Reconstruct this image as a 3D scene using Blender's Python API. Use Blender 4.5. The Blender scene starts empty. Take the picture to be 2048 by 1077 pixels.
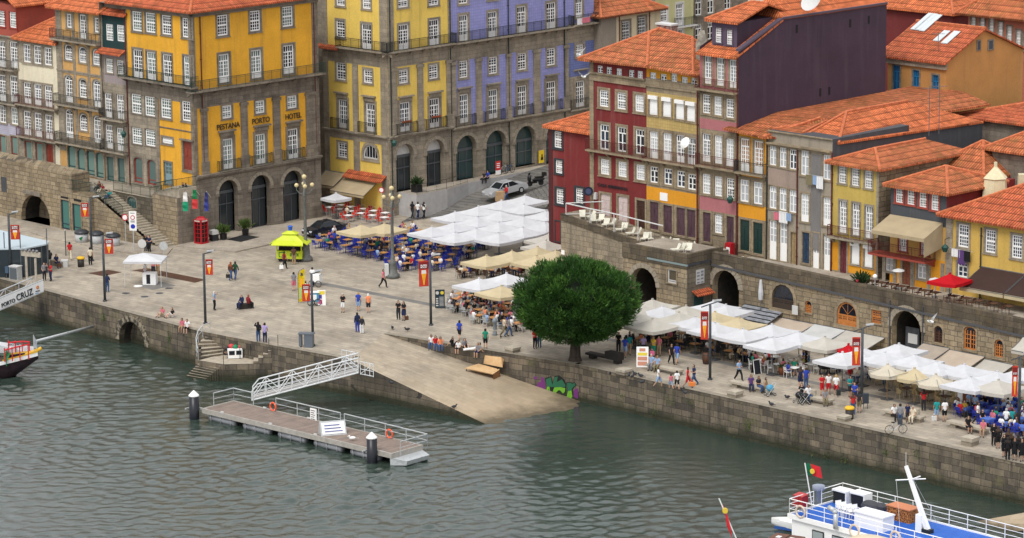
import bpy,bmesh,math,random
import numpy as np
from mathutils import Vector,Matrix
random.seed(7);np.random.seed(7)
S=bpy.context.scene
COL=S.collection
rad=math.radians;Tr=Matrix.Translation;Ro=Matrix.Rotation;ru=random.uniform
BXF=[(0,3,2,1),(4,5,6,7),(0,1,5,4),(1,2,6,5),(2,3,7,6),(3,0,4,7)]
# ---------------------------------------------------------------- camera
F,PITCH,ROLL,CAMZ=6400.0,rad(11.8),-0.0095,60.0
CROT=Ro(math.pi/2-PITCH,3,'X')@Ro(ROLL,3,'Z')
CAM=Vector((0,0,CAMZ))
cd=bpy.data.cameras.new('camera');cam=bpy.data.objects.new('camera',cd);COL.objects.link(cam)
cam.matrix_world=Tr(CAM)@CROT.to_4x4()
cd.sensor_width=36;cd.lens=36*F/2048;cd.clip_start=1;cd.clip_end=4000
S.camera=cam
# ---------------------------------------------------------------- world, sun, exposure
SUN_EL,SUN_AZ=rad(55),rad(207)
w=bpy.data.worlds.new('World');S.world=w;w.use_nodes=True
nt=w.node_tree;bg=nt.nodes['Background']
sky=nt.nodes.new('ShaderNodeTexSky');sky.sky_type='NISHITA';sky.sun_disc=False
sky.sun_elevation=SUN_EL;sky.sun_rotation=SUN_AZ;sky.dust_density=9.0;sky.air_density=1.0
hs=nt.nodes.new('ShaderNodeHueSaturation');hs.inputs['Saturation'].default_value=0.3
nt.links.new(sky.outputs[0],hs.inputs['Color']);
# a bright overcast: broken white cloud over most of the sky
ctc=nt.nodes.new('ShaderNodeTexCoord');cn=nt.nodes.new('ShaderNodeTexNoise');cn.inputs['Scale'].default_value=2.2;cn.inputs['Detail'].default_value=5
nt.links.new(ctc.outputs['Generated'],cn.inputs['Vector']);cr_=nt.nodes.new('ShaderNodeValToRGB');cr_.color_ramp.elements[0].position=.3;cr_.color_ramp.elements[1].position=.7
cr_.color_ramp.elements[0].color=(4.6,4.8,5.1,1);cr_.color_ramp.elements[1].color=(7.6,7.7,7.9,1);nt.links.new(cn.outputs['Fac'],cr_.inputs[0])
cm_=nt.nodes.new('ShaderNodeMix');cm_.data_type='RGBA';cm_.inputs[0].default_value=.75
nt.links.new(hs.outputs[0],cm_.inputs[6]);nt.links.new(cr_.outputs[0],cm_.inputs[7]);nt.links.new(cm_.outputs[2],bg.inputs[0])
bg.inputs[1].default_value=0.15
sl=bpy.data.lights.new('sun','SUN');sl.energy=1.3;sl.angle=rad(22);sl.color=(1,.96,.9)
so=bpy.data.objects.new('sun',sl);COL.objects.link(so)
sd=Vector((math.sin(SUN_AZ)*math.cos(SUN_EL),math.cos(SUN_AZ)*math.cos(SUN_EL),math.sin(SUN_EL)))
so.rotation_euler=sd.to_track_quat('Z','Y').to_euler()
S.view_settings.view_transform='Standard';S.view_settings.look='None'
S.view_settings.exposure=0.26;S.view_settings.gamma=1.0
# ---------------------------------------------------------------- geometry helpers
def ray(u,v):return CROT@Vector(((u-1024)/F,-(v-538.5)/F,-1))
def P(u,v,z=0.0):
 d=ray(u,v);return CAM+d*((z-CAMZ)/d.z)
def mats_(m):return list(m)if isinstance(m,(list,tuple))else[m]
class MB:
 """collects faces of one mesh"""
 def __init__(s):s.v=[];s.f=[];s.m=[];s.uv={};s.T=None
 def add(s,vs,fs,m=0):
  b=len(s.v)
  if s.T is not None:vs=[s.T@Vector(p)for p in vs]
  s.v+=[tuple(p)for p in vs]
  for f in fs:s.f.append([b+i for i in f]);s.m.append(m)
  return s
 def poly(s,pts,m=0,uv=None):
  if uv:s.uv[len(s.f)]=uv
  return s.add(pts,[range(len(pts))],m)
 def box(s,x0,x1,y0,y1,z0,z1,m=0):
  x0,x1=min(x0,x1),max(x0,x1);y0,y1=min(y0,y1),max(y0,y1);z0,z1=min(z0,z1),max(z0,z1)
  return s.add([(x0,y0,z0),(x1,y0,z0),(x1,y1,z0),(x0,y1,z0),(x0,y0,z1),(x1,y0,z1),(x1,y1,z1),(x0,y1,z1)],BXF,m)
 def bar(s,a,b,r,m=0,n=5,r2=None,cap=True):
  a,b=Vector(a),Vector(b);d=b-a
  if d.length<1e-6:return s
  q=d.to_track_quat('Z','Y');vs=[];r2=r if r2 is None else r2
  for e,rr in((a,r),(b,r2)):
   for i in range(n):
    t=2*math.pi*(i+.5)/n;vs.append(e+q@Vector((rr*math.cos(t),rr*math.sin(t),0)))
  fs=[(i,(i+1)%n,n+(i+1)%n,n+i)for i in range(n)]
  if cap:fs+=[tuple(range(n-1,-1,-1)),tuple(range(n,2*n))]
  return s.add(vs,fs,m)
 def tube(s,pts,r,m=0,n=5):
  for a,b in zip(pts,pts[1:]):s.bar(a,b,r,m,n)
  return s
 def lathe(s,prof,m=0,n=12,c=(0,0,0)):
  vs=[];k=len(prof)
  for i in range(n):
   t=2*math.pi*i/n
   for r,z in prof:vs.append((c[0]+r*math.cos(t),c[1]+r*math.sin(t),c[2]+z))
  fs=[(i*k+j,((i+1)%n)*k+j,((i+1)%n)*k+j+1,i*k+j+1)for i in range(n)for j in range(k-1)]
  fs+=[tuple(i*k+k-1 for i in range(n)),tuple((n-1-i)*k for i in range(n))]
  return s.add(vs,fs,m)
 def ball(s,c,r,m=0,n=10,k=6):
  rx,ry,rz=(r,r,r)if not isinstance(r,tuple)else r
  vs=[];fs=[]
  for j in range(k+1):
   p=math.pi*j/k
   for i in range(n):
    t=2*math.pi*i/n
    vs.append((c[0]+rx*math.sin(p)*math.cos(t),c[1]+ry*math.sin(p)*math.sin(t),c[2]-rz*math.cos(p)))
  for j in range(k):
   for i in range(n):fs.append((j*n+i,j*n+(i+1)%n,(j+1)*n+(i+1)%n,(j+1)*n+i))
  return s.add(vs,fs,m)
 def prism(s,pts,z0,z1,m=0,mt=None):
  """vertical prism over xy points (counter-clockwise)"""
  n=len(pts)
  s.add([(p[0],p[1],z0)for p in pts]+[(p[0],p[1],z1)for p in pts],[(i,(i+1)%n,n+(i+1)%n,n+i)for i in range(n)],m)
  s.poly([(p[0],p[1],z1)for p in pts],m if mt is None else mt)
  return s.poly([(p[0],p[1],z0)for p in reversed(pts)],m)
 def torus(s,c,R,r,q,m=0,n=16,k=6):
  vs=[]
  for i in range(n):
   t=2*math.pi*i/n
   for j in range(k):
    p=2*math.pi*j/k;e=R+r*math.cos(p)
    vs.append(Vector(c)+q@Vector((e*math.cos(t),e*math.sin(t),r*math.sin(p))))
  return s.add(vs,[(i*k+j,((i+1)%n)*k+j,((i+1)%n)*k+(j+1)%k,i*k+(j+1)%k)for i in range(n)for j in range(k)],m)
 def mesh(s,name,mats,smooth=False):
  me=bpy.data.meshes.new(name)
  me.from_pydata(s.v,[],s.f)
  for m in mats_(mats):me.materials.append(m)
  me.polygons.foreach_set('material_index',s.m)
  if s.uv:
   ul=me.uv_layers.new(name='UVMap')
   for fi,uv in s.uv.items():
    for k,li in enumerate(me.polygons[fi].loop_indices):ul.data[li].uv=uv[k]
  if smooth:me.polygons.foreach_set('use_smooth',[True]*len(s.f))
  me.update();return me
 def obj(s,name,mats,parent=None,smooth=False):return link(name,s.mesh(name,mats,smooth),parent)
def link(name,data,parent=None,loc=None,rz=0):
 o=bpy.data.objects.new(name,data);COL.objects.link(o)
 if parent:o.parent=parent
 if loc is not None:o.location=loc
 if rz:o.rotation_euler=(0,0,rz)
 return o
def tag(o,label,cat,group=None,kind=None):
 if label:o['label']=label
 if cat:o['category']=cat
 if group:o['group']=group
 if kind:o['kind']=kind
 return o
def thing(name,label,cat,loc,rz=0,group=None):
 return tag(link(name,None,None,loc,rz),label,cat,group)
def struct(o):o['kind']='structure';return o
def dup(o,loc,rz=0,label=None,scale=None,parent=None):
 c=o.copy();COL.objects.link(c)
 if parent is not None:c.parent=parent
 else:c.location=loc;c.rotation_euler=(0,0,rz)
 if scale:c.scale=(scale,)*3
 if label:c['label']=label
 for ch in o.children:dup(ch,None,parent=c)
 return c
ORD=['first','second','third','fourth','fifth','sixth','seventh','eighth','ninth','tenth','eleventh','twelfth','thirteenth','fourteenth','fifteenth','sixteenth']
# ---------------------------------------------------------------- materials
MC={}
def new_mat(name):
 m=bpy.data.materials.new(name);m.use_nodes=True
 t=m.node_tree;return m,t,t.nodes['Principled BSDF'],t.nodes.new,t.links.new
def plain(name,c,r=.6,metal=0,spec=.4):
 if name in MC:return MC[name]
 m,t,b,N,L=new_mat(name)
 b.inputs['Base Color'].default_value=(*c,1);b.inputs['Roughness'].default_value=r
 b.inputs['Metallic'].default_value=metal;b.inputs['Specular IOR Level'].default_value=spec
 MC[name]=m;return m
def _co(t,N,L,world=False):
 tc=N('ShaderNodeTexCoord')
 if world:return N('ShaderNodeNewGeometry').outputs['Position']
 return tc.outputs['Object']
def _wallco(t,N,L):
 tc=N('ShaderNodeTexCoord');sx=N('ShaderNodeSeparateXYZ');L(tc.outputs['Object'],sx.inputs[0])
 ad=N('ShaderNodeMath');L(sx.outputs[0],ad.inputs[0]);L(sx.outputs[1],ad.inputs[1])
 cb=N('ShaderNodeCombineXYZ');L(ad.outputs[0],cb.inputs[0]);L(sx.outputs[2],cb.inputs[1]);return cb.outputs[0]
def _noise(N,L,co,scale,detail=4,stretch=None,rough=.6):
 n=N('ShaderNodeTexNoise');n.inputs['Scale'].default_value=scale;n.inputs['Detail'].default_value=detail
 n.inputs['Roughness'].default_value=rough
 if stretch:
  mp=N('ShaderNodeMapping');mp.inputs['Scale'].default_value=stretch;L(co,mp.inputs[0]);co=mp.outputs[0]
 L(co,n.inputs['Vector']);return n.outputs['Fac']
def _ramp(N,L,f,stops):
 r=N('ShaderNodeValToRGB');e=r.color_ramp.elements
 e[0].position,e[0].color=stops[0][0],(*stops[0][1],1);e[1].position,e[1].color=stops[-1][0],(*stops[-1][1],1)
 for p,c in stops[1:-1]:
  x=e.new(p);x.color=(*c,1)
 L(f,r.inputs[0]);return r.outputs[0]
def _mix(N,L,f,a,b,mode='MIX'):
 x=N('ShaderNodeMix');x.data_type='RGBA';x.blend_type=mode
 for s,val in((x.inputs[0],f),(x.inputs[6],a),(x.inputs[7],b)):
  if isinstance(val,(int,float)):s.default_value=val
  elif isinstance(val,tuple):s.default_value=(*val,1)
  else:L(val,s)
 return x.outputs[2]
def _bump(N,L,b,h,strength,dist=.05):
 x=N('ShaderNodeBump');x.inputs['Strength'].default_value=strength;x.inputs['Distance'].default_value=dist
 L(h,x.inputs['Height']);L(x.outputs[0],b.inputs['Normal'])
def mul(c,k):return tuple(min(1,x*k)for x in c)
def plaster(name,c,amt=.35,rough=.85,stain=(.10,.085,.07)):
 """painted render: patches, vertical dirt runs, fine grain"""
 if name in MC:return MC[name]
 m,t,b,N,L=new_mat(name);co=_co(t,N,L,True)
 a=_ramp(N,L,_noise(N,L,co,.35,5),[(.3,mul(c,.86)),(.55,c),(.75,mul(c,1.1))])
 st=_ramp(N,L,_noise(N,L,co,1.0,5,(1.6,1.6,.12)),[(.52,(0,0,0)),(.8,(1,1,1))])
 sm=N('ShaderNodeMath');sm.operation='MULTIPLY';sm.inputs[1].default_value=amt;L(st,sm.inputs[0])
 c2=_mix(N,L,sm.outputs[0],a,stain)
 g=_noise(N,L,co,9,3)
 gr=_ramp(N,L,g,[(.3,(.88,.88,.88)),(.7,(1.06,1.06,1.06))])
 L(_mix(N,L,1.0,c2,gr,'MULTIPLY'),b.inputs['Base Color']);b.inputs['Roughness'].default_value=rough
 b.inputs['Specular IOR Level'].default_value=.2
 _bump(N,L,b,g,.25,.02);MC[name]=m;return m
def ashlar(name,c1,c2,mortar,bw=.7,bh=.35,stain=.45,dark=(.05,.045,.04),sscale=1.0,streak=.15,gap=.02,rough=.9,bias=0.0,lichen=None,tide=False):
 """coursed stone with per-block tone, dirt runs and blotches"""
 if name in MC:return MC[name]
 m,t,b,N,L=new_mat(name);co=_wallco(t,N,L);wc=_co(t,N,L,True)
 br=N('ShaderNodeTexBrick');br.inputs['Scale'].default_value=1;br.inputs['Brick Width'].default_value=bw
 br.inputs['Row Height'].default_value=bh;br.inputs['Mortar Size'].default_value=gap;br.inputs['Mortar Smooth'].default_value=.3
 br.inputs['Color1'].default_value=(*c1,1);br.inputs['Color2'].default_value=(*c2,1);br.inputs['Mortar'].default_value=(*mortar,1)
 br.inputs['Bias'].default_value=bias;br.offset=.37;br.squash=1.35;br.squash_frequency=3
 wob=N('ShaderNodeTexNoise');wob.inputs['Scale'].default_value=1.3;L(co,wob.inputs['Vector'])
 vm=N('ShaderNodeVectorMath');vm.operation='MULTIPLY_ADD';vm.inputs[1].default_value=(.14,.14,0);L(wob.outputs['Color'],vm.inputs[0]);L(co,vm.inputs[2])
 L(vm.outputs[0],br.inputs['Vector'])
 big=_ramp(N,L,_noise(N,L,wc,.5,6),[(.25,(.62,.6,.58)),(.5,(1,1,1)),(.75,(1.18,1.14,1.06))])
 c=_mix(N,L,1.0,br.outputs['Color'],big,'MULTIPLY')
 st=_ramp(N,L,_noise(N,L,wc,sscale,6,(1.5,1.5,streak),.65),[(.47,(0,0,0)),(.72,(1,1,1))])
 sm=N('ShaderNodeMath');sm.operation='MULTIPLY';sm.inputs[1].default_value=stain;L(st,sm.inputs[0])
 c=_mix(N,L,sm.outputs[0],c,dark)
 if lichen:
  lf=_ramp(N,L,_noise(N,L,wc,.9,6),[(.56,(0,0,0)),(.72,(1,1,1))])
  lm=N('ShaderNodeMath');lm.operation='MULTIPLY';lm.inputs[1].default_value=.55;L(lf,lm.inputs[0])
  c=_mix(N,L,lm.outputs[0],c,lichen)
 if tide:
  sz=N('ShaderNodeSeparateXYZ');L(wc,sz.inputs[0]);nz=_noise(N,L,wc,1.2,5)
  ma=N('ShaderNodeMath');ma.operation='MULTIPLY_ADD';ma.inputs[1].default_value=-.9;L(nz,ma.inputs[0]);L(sz.outputs[2],ma.inputs[2])
  mr=N('ShaderNodeMapRange');mr.inputs[1].default_value=-3.2;mr.inputs[2].default_value=-2.5;mr.inputs[3].default_value=.85;mr.inputs[4].default_value=0;L(ma.outputs[0],mr.inputs[0])
  c=_mix(N,L,mr.outputs[0],c,(.028,.032,.018))
 g=_noise(N,L,wc,7,4)
 gr=_ramp(N,L,g,[(.25,(.78,.78,.78)),(.75,(1.12,1.12,1.12))])
 L(_mix(N,L,1.0,c,gr,'MULTIPLY'),b.inputs['Base Color']);b.inputs['Roughness'].default_value=rough
 b.inputs['Specular IOR Level'].default_value=.2
 hm=N('ShaderNodeMath');hm.operation='MULTIPLY_ADD';hm.inputs[1].default_value=-1.0;L(br.outputs['Fac'],hm.inputs[0]);L(g,hm.inputs[2])
 _bump(N,L,b,hm.outputs[0],.6,.05);MC[name]=m;return m
def roofmat(name,c,moss=.35,old=.5):
 """clay tile: UV u across the tiles (m), v up the slope (m)"""
 if name in MC:return MC[name]
 m,t,b,N,L=new_mat(name);tc=N('ShaderNodeTexCoord');co=tc.outputs['UV'];wc=_co(t,N,L,True)
 br=N('ShaderNodeTexBrick');br.offset=0;br.inputs['Scale'].default_value=1;br.inputs['Brick Width'].default_value=.26;br.inputs['Row Height'].default_value=.42
 br.inputs['Mortar Size'].default_value=.012;br.inputs['Mortar Smooth'].default_value=.5
 br.inputs['Color1'].default_value=(*mul(c,.72),1);br.inputs['Color2'].default_value=(*mul(c,1.18),1);br.inputs['Mortar'].default_value=(*mul(c,.45),1)
 L(co,br.inputs['Vector'])
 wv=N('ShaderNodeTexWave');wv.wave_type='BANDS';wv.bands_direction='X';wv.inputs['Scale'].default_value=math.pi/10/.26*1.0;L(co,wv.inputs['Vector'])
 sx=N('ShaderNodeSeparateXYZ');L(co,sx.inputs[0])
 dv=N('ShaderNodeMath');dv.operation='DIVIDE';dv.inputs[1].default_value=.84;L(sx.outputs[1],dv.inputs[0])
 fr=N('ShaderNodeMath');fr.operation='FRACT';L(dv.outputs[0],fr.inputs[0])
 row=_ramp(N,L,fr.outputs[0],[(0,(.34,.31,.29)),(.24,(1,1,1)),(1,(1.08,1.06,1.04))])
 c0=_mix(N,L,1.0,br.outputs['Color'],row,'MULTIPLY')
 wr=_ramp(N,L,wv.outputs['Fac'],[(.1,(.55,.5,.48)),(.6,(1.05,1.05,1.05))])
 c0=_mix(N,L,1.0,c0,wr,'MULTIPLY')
 ob=_ramp(N,L,_noise(N,L,wc,.8,6),[(.3,(.62,.6,.58)),(.55,(1,1,1)),(.8,(1.15,1.1,1.05))])
 c0=_mix(N,L,old,c0,_mix(N,L,1.0,c0,ob,'MULTIPLY'))
 mf=_ramp(N,L,_noise(N,L,wc,1.3,6,None,.7),[(.5,(0,0,0)),(.68,(1,1,1))])
 mm=N('ShaderNodeMath');mm.operation='MULTIPLY';mm.inputs[1].default_value=moss;L(mf,mm.inputs[0])
 L(_mix(N,L,mm.outputs[0],c0,(.16,.10,.03)),b.inputs['Base Color'])
 b.inputs['Roughness'].default_value=.85;b.inputs['Specular IOR Level'].default_value=.2
 hh=N('ShaderNodeMath');hh.operation='MULTIPLY_ADD';hh.inputs[1].default_value=-.6;L(fr.outputs[0],hh.inputs[0]);L(wv.outputs['Fac'],hh.inputs[2])
 _bump(N,L,b,hh.outputs[0],.7,.05);MC[name]=m;return m
def azulejo(name,c,c2,step=.2):
 if name in MC:return MC[name]
 m,t,b,N,L=new_mat(name);co=_wallco(t,N,L);wc=_co(t,N,L,True)
 br=N('ShaderNodeTexBrick');br.offset=0;br.inputs['Scale'].default_value=1;br.inputs['Brick Width'].default_value=step;br.inputs['Row Height'].default_value=step
 br.inputs['Mortar Size'].default_value=step*.1;br.inputs['Color1'].default_value=(*c,1);br.inputs['Color2'].default_value=(*mul(c,.86),1);br.inputs['Mortar'].default_value=(*c2,1)
 L(co,br.inputs['Vector'])
 big=_ramp(N,L,_noise(N,L,wc,.4,5),[(.3,(.8,.8,.8)),(.7,(1.1,1.1,1.1))])
 st=_ramp(N,L,_noise(N,L,wc,1,5,(1.5,1.5,.12)),[(.55,(1,1,1)),(.8,(.7,.68,.66))])
 cc=_mix(N,L,1.0,_mix(N,L,1.0,br.outputs['Color'],big,'MULTIPLY'),st,'MULTIPLY')
 L(cc,b.inputs['Base Color']);b.inputs['Roughness'].default_value=.4;MC[name]=m;return m
def mottled(name,stops,scale=2,rough=.8,stretch=None,detail=5,bump=0,metal=0):
 if name in MC:return MC[name]
 m,t,b,N,L=new_mat(name);co=_co(t,N,L,True);f=_noise(N,L,co,scale,detail,stretch)
 L(_ramp(N,L,f,stops),b.inputs['Base Color']);b.inputs['Roughness'].default_value=rough;b.inputs['Metallic'].default_value=metal
 b.inputs['Specular IOR Level'].default_value=.3
 if bump:_bump(N,L,b,f,bump,.03)
 MC[name]=m;return m
def fabric(name,c,trans=.25):
 if name in MC:return MC[name]
 m,t,b,N,L=new_mat(name);co=_co(t,N,L,True)
 f=_noise(N,L,co,1.2,5);L(_ramp(N,L,f,[(.3,mul(c,.88)),(.7,mul(c,1.05))]),b.inputs['Base Color'])
 b.inputs['Roughness'].default_value=.9;b.inputs['Specular IOR Level'].default_value=.15
 g=_noise(N,L,co,.9,3);_bump(N,L,b,g,.35,.15)
 if trans:
  tr=N('ShaderNodeBsdfTranslucent');tr.inputs[0].default_value=(*c,1);mx=N('ShaderNodeMixShader');mx.inputs[0].default_value=trans
  L(b.outputs[0],mx.inputs[1]);L(tr.outputs[0],mx.inputs[2]);L(mx.outputs[0],t.nodes['Material Output'].inputs[0])
 MC[name]=m;return m
STONE=ashlar('granite',(.36,.31,.24),(.27,.235,.185),(.19,.165,.13),.9,.42,.35,gap=.012)
STONED=ashlar('dark_granite',(.27,.23,.185),(.19,.165,.135),(.13,.115,.095),.9,.42,.4,gap=.012)
STONEP=ashlar('pale_granite',(.34,.27,.18),(.26,.21,.145),(.17,.14,.10),.8,.4,.25,gap=.012)
GREYW=plaster('weathered_grey_render',(.25,.215,.175),.5)
IRON=plain('dark_iron',(.018,.022,.022),.5)
IRONG=plain('green_iron',(.02,.045,.035),.5)
IRONR=plain('red_iron',(.10,.018,.016),.5)
WHITE=plain('white_paint',(.84,.84,.83),.5)
WHITED=plain('dull_white_paint',(.55,.55,.54),.6)
SLATE=mottled('slate',[(.3,(.035,.038,.045)),(.7,(.075,.08,.09))],3,.6,(1,1,.3))
DARK=plain('dark_interior',(.012,.011,.012),.9)
def glass(name,c,r=.08):
 return plain(name,c,r,0,.5)
G_DARK=glass('dark_pane',(.012,.015,.022));G_TEAL=glass('curtained_pane',(.10,.15,.14),.2);G_WHITE=glass('net_curtain_pane',(.42,.44,.46),.3)
G_SHOP=glass('shopfront_pane',(.035,.07,.072),.12);G_BLUE=glass('bluish_pane',(.03,.045,.07))
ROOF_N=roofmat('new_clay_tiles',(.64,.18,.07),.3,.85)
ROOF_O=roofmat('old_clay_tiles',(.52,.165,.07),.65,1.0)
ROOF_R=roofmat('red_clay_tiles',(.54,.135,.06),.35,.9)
RIDGE=mottled('ridge_tiles',[(.3,(.36,.09,.035)),(.7,(.62,.2,.09))],4,.85)
ZINC=plain('zinc',(.30,.31,.32),.5,.3)
WOODB=mottled('brown_wood',[(.3,(.05,.022,.012)),(.7,(.10,.045,.025))],4,.6,(1,1,.2))
WOODO=mottled('orange_wood',[(.3,(.38,.13,.03)),(.7,(.52,.2,.055))],5,.5)
STEEL=plain('grey_steel',(.12,.135,.15),.45,.3)
GALV=mottled('galvanised_steel',[(.3,(.42,.44,.45)),(.7,(.58,.6,.61))],5,.45,metal=.3)
FAB_W=fabric('white_canvas',(.70,.71,.74));FAB_O=fabric('off_white_canvas',(.60,.57,.51));FAB_C=fabric('cream_canvas',(.64,.54,.35));FAB_R=fabric('red_canvas',(.55,.012,.02))
FAB_G=fabric('grey_canvas',(.55,.55,.56));FAB_BR=fabric('brown_canvas',(.055,.032,.028),.05);FAB_T=fabric('tan_canvas',(.52,.42,.27));FAB_B=fabric('beige_canvas',(.60,.50,.40))
# ---------------------------------------------------------------- the setting: water, quay, ramps
WZ=-3.0
LFO=P(395,481,0);LFM=Tr(LFO)@Ro(rad(-45.5),4,'Z')
FRO=P(1660,556,5);FRO.z=0;FRM=Tr(FRO)@Ro(rad(-46),4,'Z')
B1O=P(780,428,.3);B1O.z=0;BRM=Tr(B1O)@Ro(rad(45.7),4,'Z')
def pl(M,u,v,t=0.0):
 """where the sight line of a pixel meets the plane y=t of frame M, in that frame"""
 I=M.inverted();o=I@CAM;d=I.to_3x3()@ray(u,v);k=(t-o.y)/d.y;return o+d*k
def xy(u,v,z=0):p=P(u,v,z);return(p.x,p.y)
def water_mat():
 m,t,b,N,L=new_mat('river_water')
 co=_co(t,N,L,True)
 f=_noise(N,L,co,.08,4)
 L(_ramp(N,L,f,[(.3,(.024,.040,.032)),(.7,(.036,.054,.042))]),b.inputs['Base Color'])
 b.inputs['Roughness'].default_value=.06;b.inputs['IOR'].default_value=1.5;b.inputs['Specular IOR Level'].default_value=1.0
 n1=_noise(N,L,co,1.5,5,(.7,1.3,1),.6)
 n2=_noise(N,L,co,5.0,3,None,.6)
 ad=N('ShaderNodeMath');ad.operation='MULTIPLY_ADD';ad.inputs[1].default_value=.1;L(n2,ad.inputs[0]);L(n1,ad.inputs[2])
 _bump(N,L,b,ad.outputs[0],.25,.25)
 return m
def make_water():
 x0,x1,y0,y1,st=-50,50,198,288,.17
 nx,ny=int((x1-x0)/st)+1,int((y1-y0)/st)+1
 X,Y=np.meshgrid(np.linspace(x0,x1,nx),np.linspace(y0,y1,ny))
 Z=np.zeros_like(X);rg=np.random.RandomState(3)
 for i in range(44):
  lam=.85*1.042**(i%22)*rg.uniform(.9,1.1);a=rad(94)+rg.normal(0,.55);k=2*math.pi/lam
  Z+=.0125*lam*(1.2-2*np.abs(np.sin(.5*(k*(X*math.cos(a)+Y*math.sin(a))+rg.uniform(0,6.28)))))*(.6+.4*np.sin(X*rg.uniform(.05,.3)+Y*rg.uniform(.05,.3)+i))
 q=(X+Y-254.8)/1.414
 amp=.3+.7*np.clip((-q-3)/22,0,1)
 patch=.75+.35*np.sin(X*.11+Y*.05+1)*np.sin(Y*.13-X*.04)
 Z*=amp*patch
 edge=np.minimum.reduce([X-x0,x1-X,Y-y0,y1-Y]);Z*=np.clip(edge/3,0,1)
 v=np.stack([X.ravel(),Y.ravel(),WZ+Z.ravel()],1)
 idx=np.arange(nx*ny).reshape(ny,nx)
 f=np.stack([idx[:-1,:-1].ravel(),idx[:-1,1:].ravel(),idx[1:,1:].ravel(),idx[1:,:-1].ravel()],1)
 vs=v.tolist();fs=f.tolist();b=len(vs);R=1500
 vs+=[(x0,y0,WZ),(x1,y0,WZ),(x1,y1,WZ),(x0,y1,WZ),(-R,-R,WZ),(R,-R,WZ),(R,R,WZ),(-R,R,WZ)]
 fs+=[(b+4,b+5,b+1,b),(b+5,b+6,b+2,b+1),(b+6,b+7,b+3,b+2),(b+7,b+4,b,b+3)]
 me=bpy.data.meshes.new('water');me.from_pydata(vs,[],fs);me.materials.append(water_mat())
 me.polygons.foreach_set('use_smooth',[True]*len(fs));me.update()
 struct(link('water',me))
make_water()
def paving(name='quay_paving',c1=(.405,.35,.28),c2=(.30,.265,.215),mo=(.17,.15,.125),rot=45,warm=.35,wet=False):
 m,t,b,N,L=new_mat(name);tc=N('ShaderNodeTexCoord')
 mp=N('ShaderNodeMapping');mp.inputs['Rotation'].default_value=(0,0,rad(rot));L(tc.outputs['Object'],mp.inputs[0]);co=mp.outputs[0]
 br=N('ShaderNodeTexBrick');br.inputs['Scale'].default_value=1;br.inputs['Brick Width'].default_value=1.1;br.inputs['Row Height'].default_value=.55
 br.inputs['Mortar Size'].default_value=.012;br.inputs['Color1'].default_value=(*c1,1);br.inputs['Color2'].default_value=(*c2,1);br.inputs['Mortar'].default_value=(*mo,1)
 L(co,br.inputs['Vector'])
 wc=tc.outputs['Object']
 big=_ramp(N,L,_noise(N,L,wc,.16,6,None,.6),[(.3,(.74,.73,.72)),(.52,(1,1,1)),(.72,(1.14,1.12,1.08))])
 c=_mix(N,L,1.0,br.outputs['Color'],big,'MULTIPLY')
 ft=_ramp(N,L,_noise(N,L,wc,1.1,6,(1,.45,1),.7),[(.3,(.78,.77,.76)),(.5,(1,1,1)),(.8,(1.1,1.08,1.04))])
 c=_mix(N,L,1.0,c,ft,'MULTIPLY')
 w2=_ramp(N,L,_noise(N,L,wc,.45,5),[(.58,(0,0,0)),(.75,(1,1,1))])
 mm=N('ShaderNodeMath');mm.operation='MULTIPLY';mm.inputs[1].default_value=warm;L(w2,mm.inputs[0])
 c=_mix(N,L,mm.outputs[0],c,(.33,.25,.17))
 if wet:
  sz=N('ShaderNodeSeparateXYZ');L(_co(t,N,L,True),sz.inputs[0]);nz=_noise(N,L,wc,.9,5)
  ma=N('ShaderNodeMath');ma.operation='MULTIPLY_ADD';ma.inputs[1].default_value=-.7;L(nz,ma.inputs[0]);L(sz.outputs[2],ma.inputs[2])
  for lo,hi,col,k in((-2.9,-1.2,(.40,.30,.185),.55),(-3.3,-2.85,(.10,.08,.05),.9)):
   mr=N('ShaderNodeMapRange');mr.inputs[1].default_value=lo;mr.inputs[2].default_value=hi;mr.inputs[3].default_value=k;mr.inputs[4].default_value=0;L(ma.outputs[0],mr.inputs[0]);c=_mix(N,L,mr.outputs[0],c,col)
 L(c,b.inputs['Base Color']);b.inputs['Roughness'].default_value=.8;b.inputs['Specular IOR Level'].default_value=.3
 _bump(N,L,b,br.outputs['Fac'],.3,-.02)
 return m
PAVE=paving()
RAMPM=paving('slipway_stone',(.42,.355,.27),(.34,.29,.22),(.23,.195,.15),40,.6,True)
QUAYW=ashlar('quay_wall_stone',(.225,.185,.135),(.09,.078,.063),(.06,.054,.048),1.0,.5,.8,dark=(.04,.038,.036),gap=.022,sscale=1.5,streak=.16,lichen=(.16,.15,.07),tide=True)
OLDW=ashlar('old_wall_stone',(.36,.29,.195),(.24,.19,.125),(.13,.11,.085),.75,.42,.55,dark=(.085,.07,.055),gap=.03,sscale=.8,streak=.3,lichen=(.26,.22,.14))
PARA=ashlar('mossy_parapet_stone',(.15,.12,.085),(.09,.075,.055),(.06,.05,.04),1.0,.5,.6,dark=(.035,.03,.025),gap=.02,sscale=1.0,streak=.2,lichen=(.15,.11,.05))
# quay outline (river side), z=0
qa,qb=xy(-200,505),xy(392,661)
qs1,qs2=xy(398,662),xy(556,693)
qd=xy(700,719)
qe=xy(768,668)
qf=xy(1150,728);qg=xy(2300,985)
BACK=[(400,900),(-400,900)]
def sheet(name,pts,z,mat,label=None,cat=None,kind='structure'):
 mb=MB();mb.poly([(p[0],p[1],z if len(p)<3 else p[2])for p in pts],0);o=mb.obj(name,mat);o['kind']=kind;return o
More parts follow.
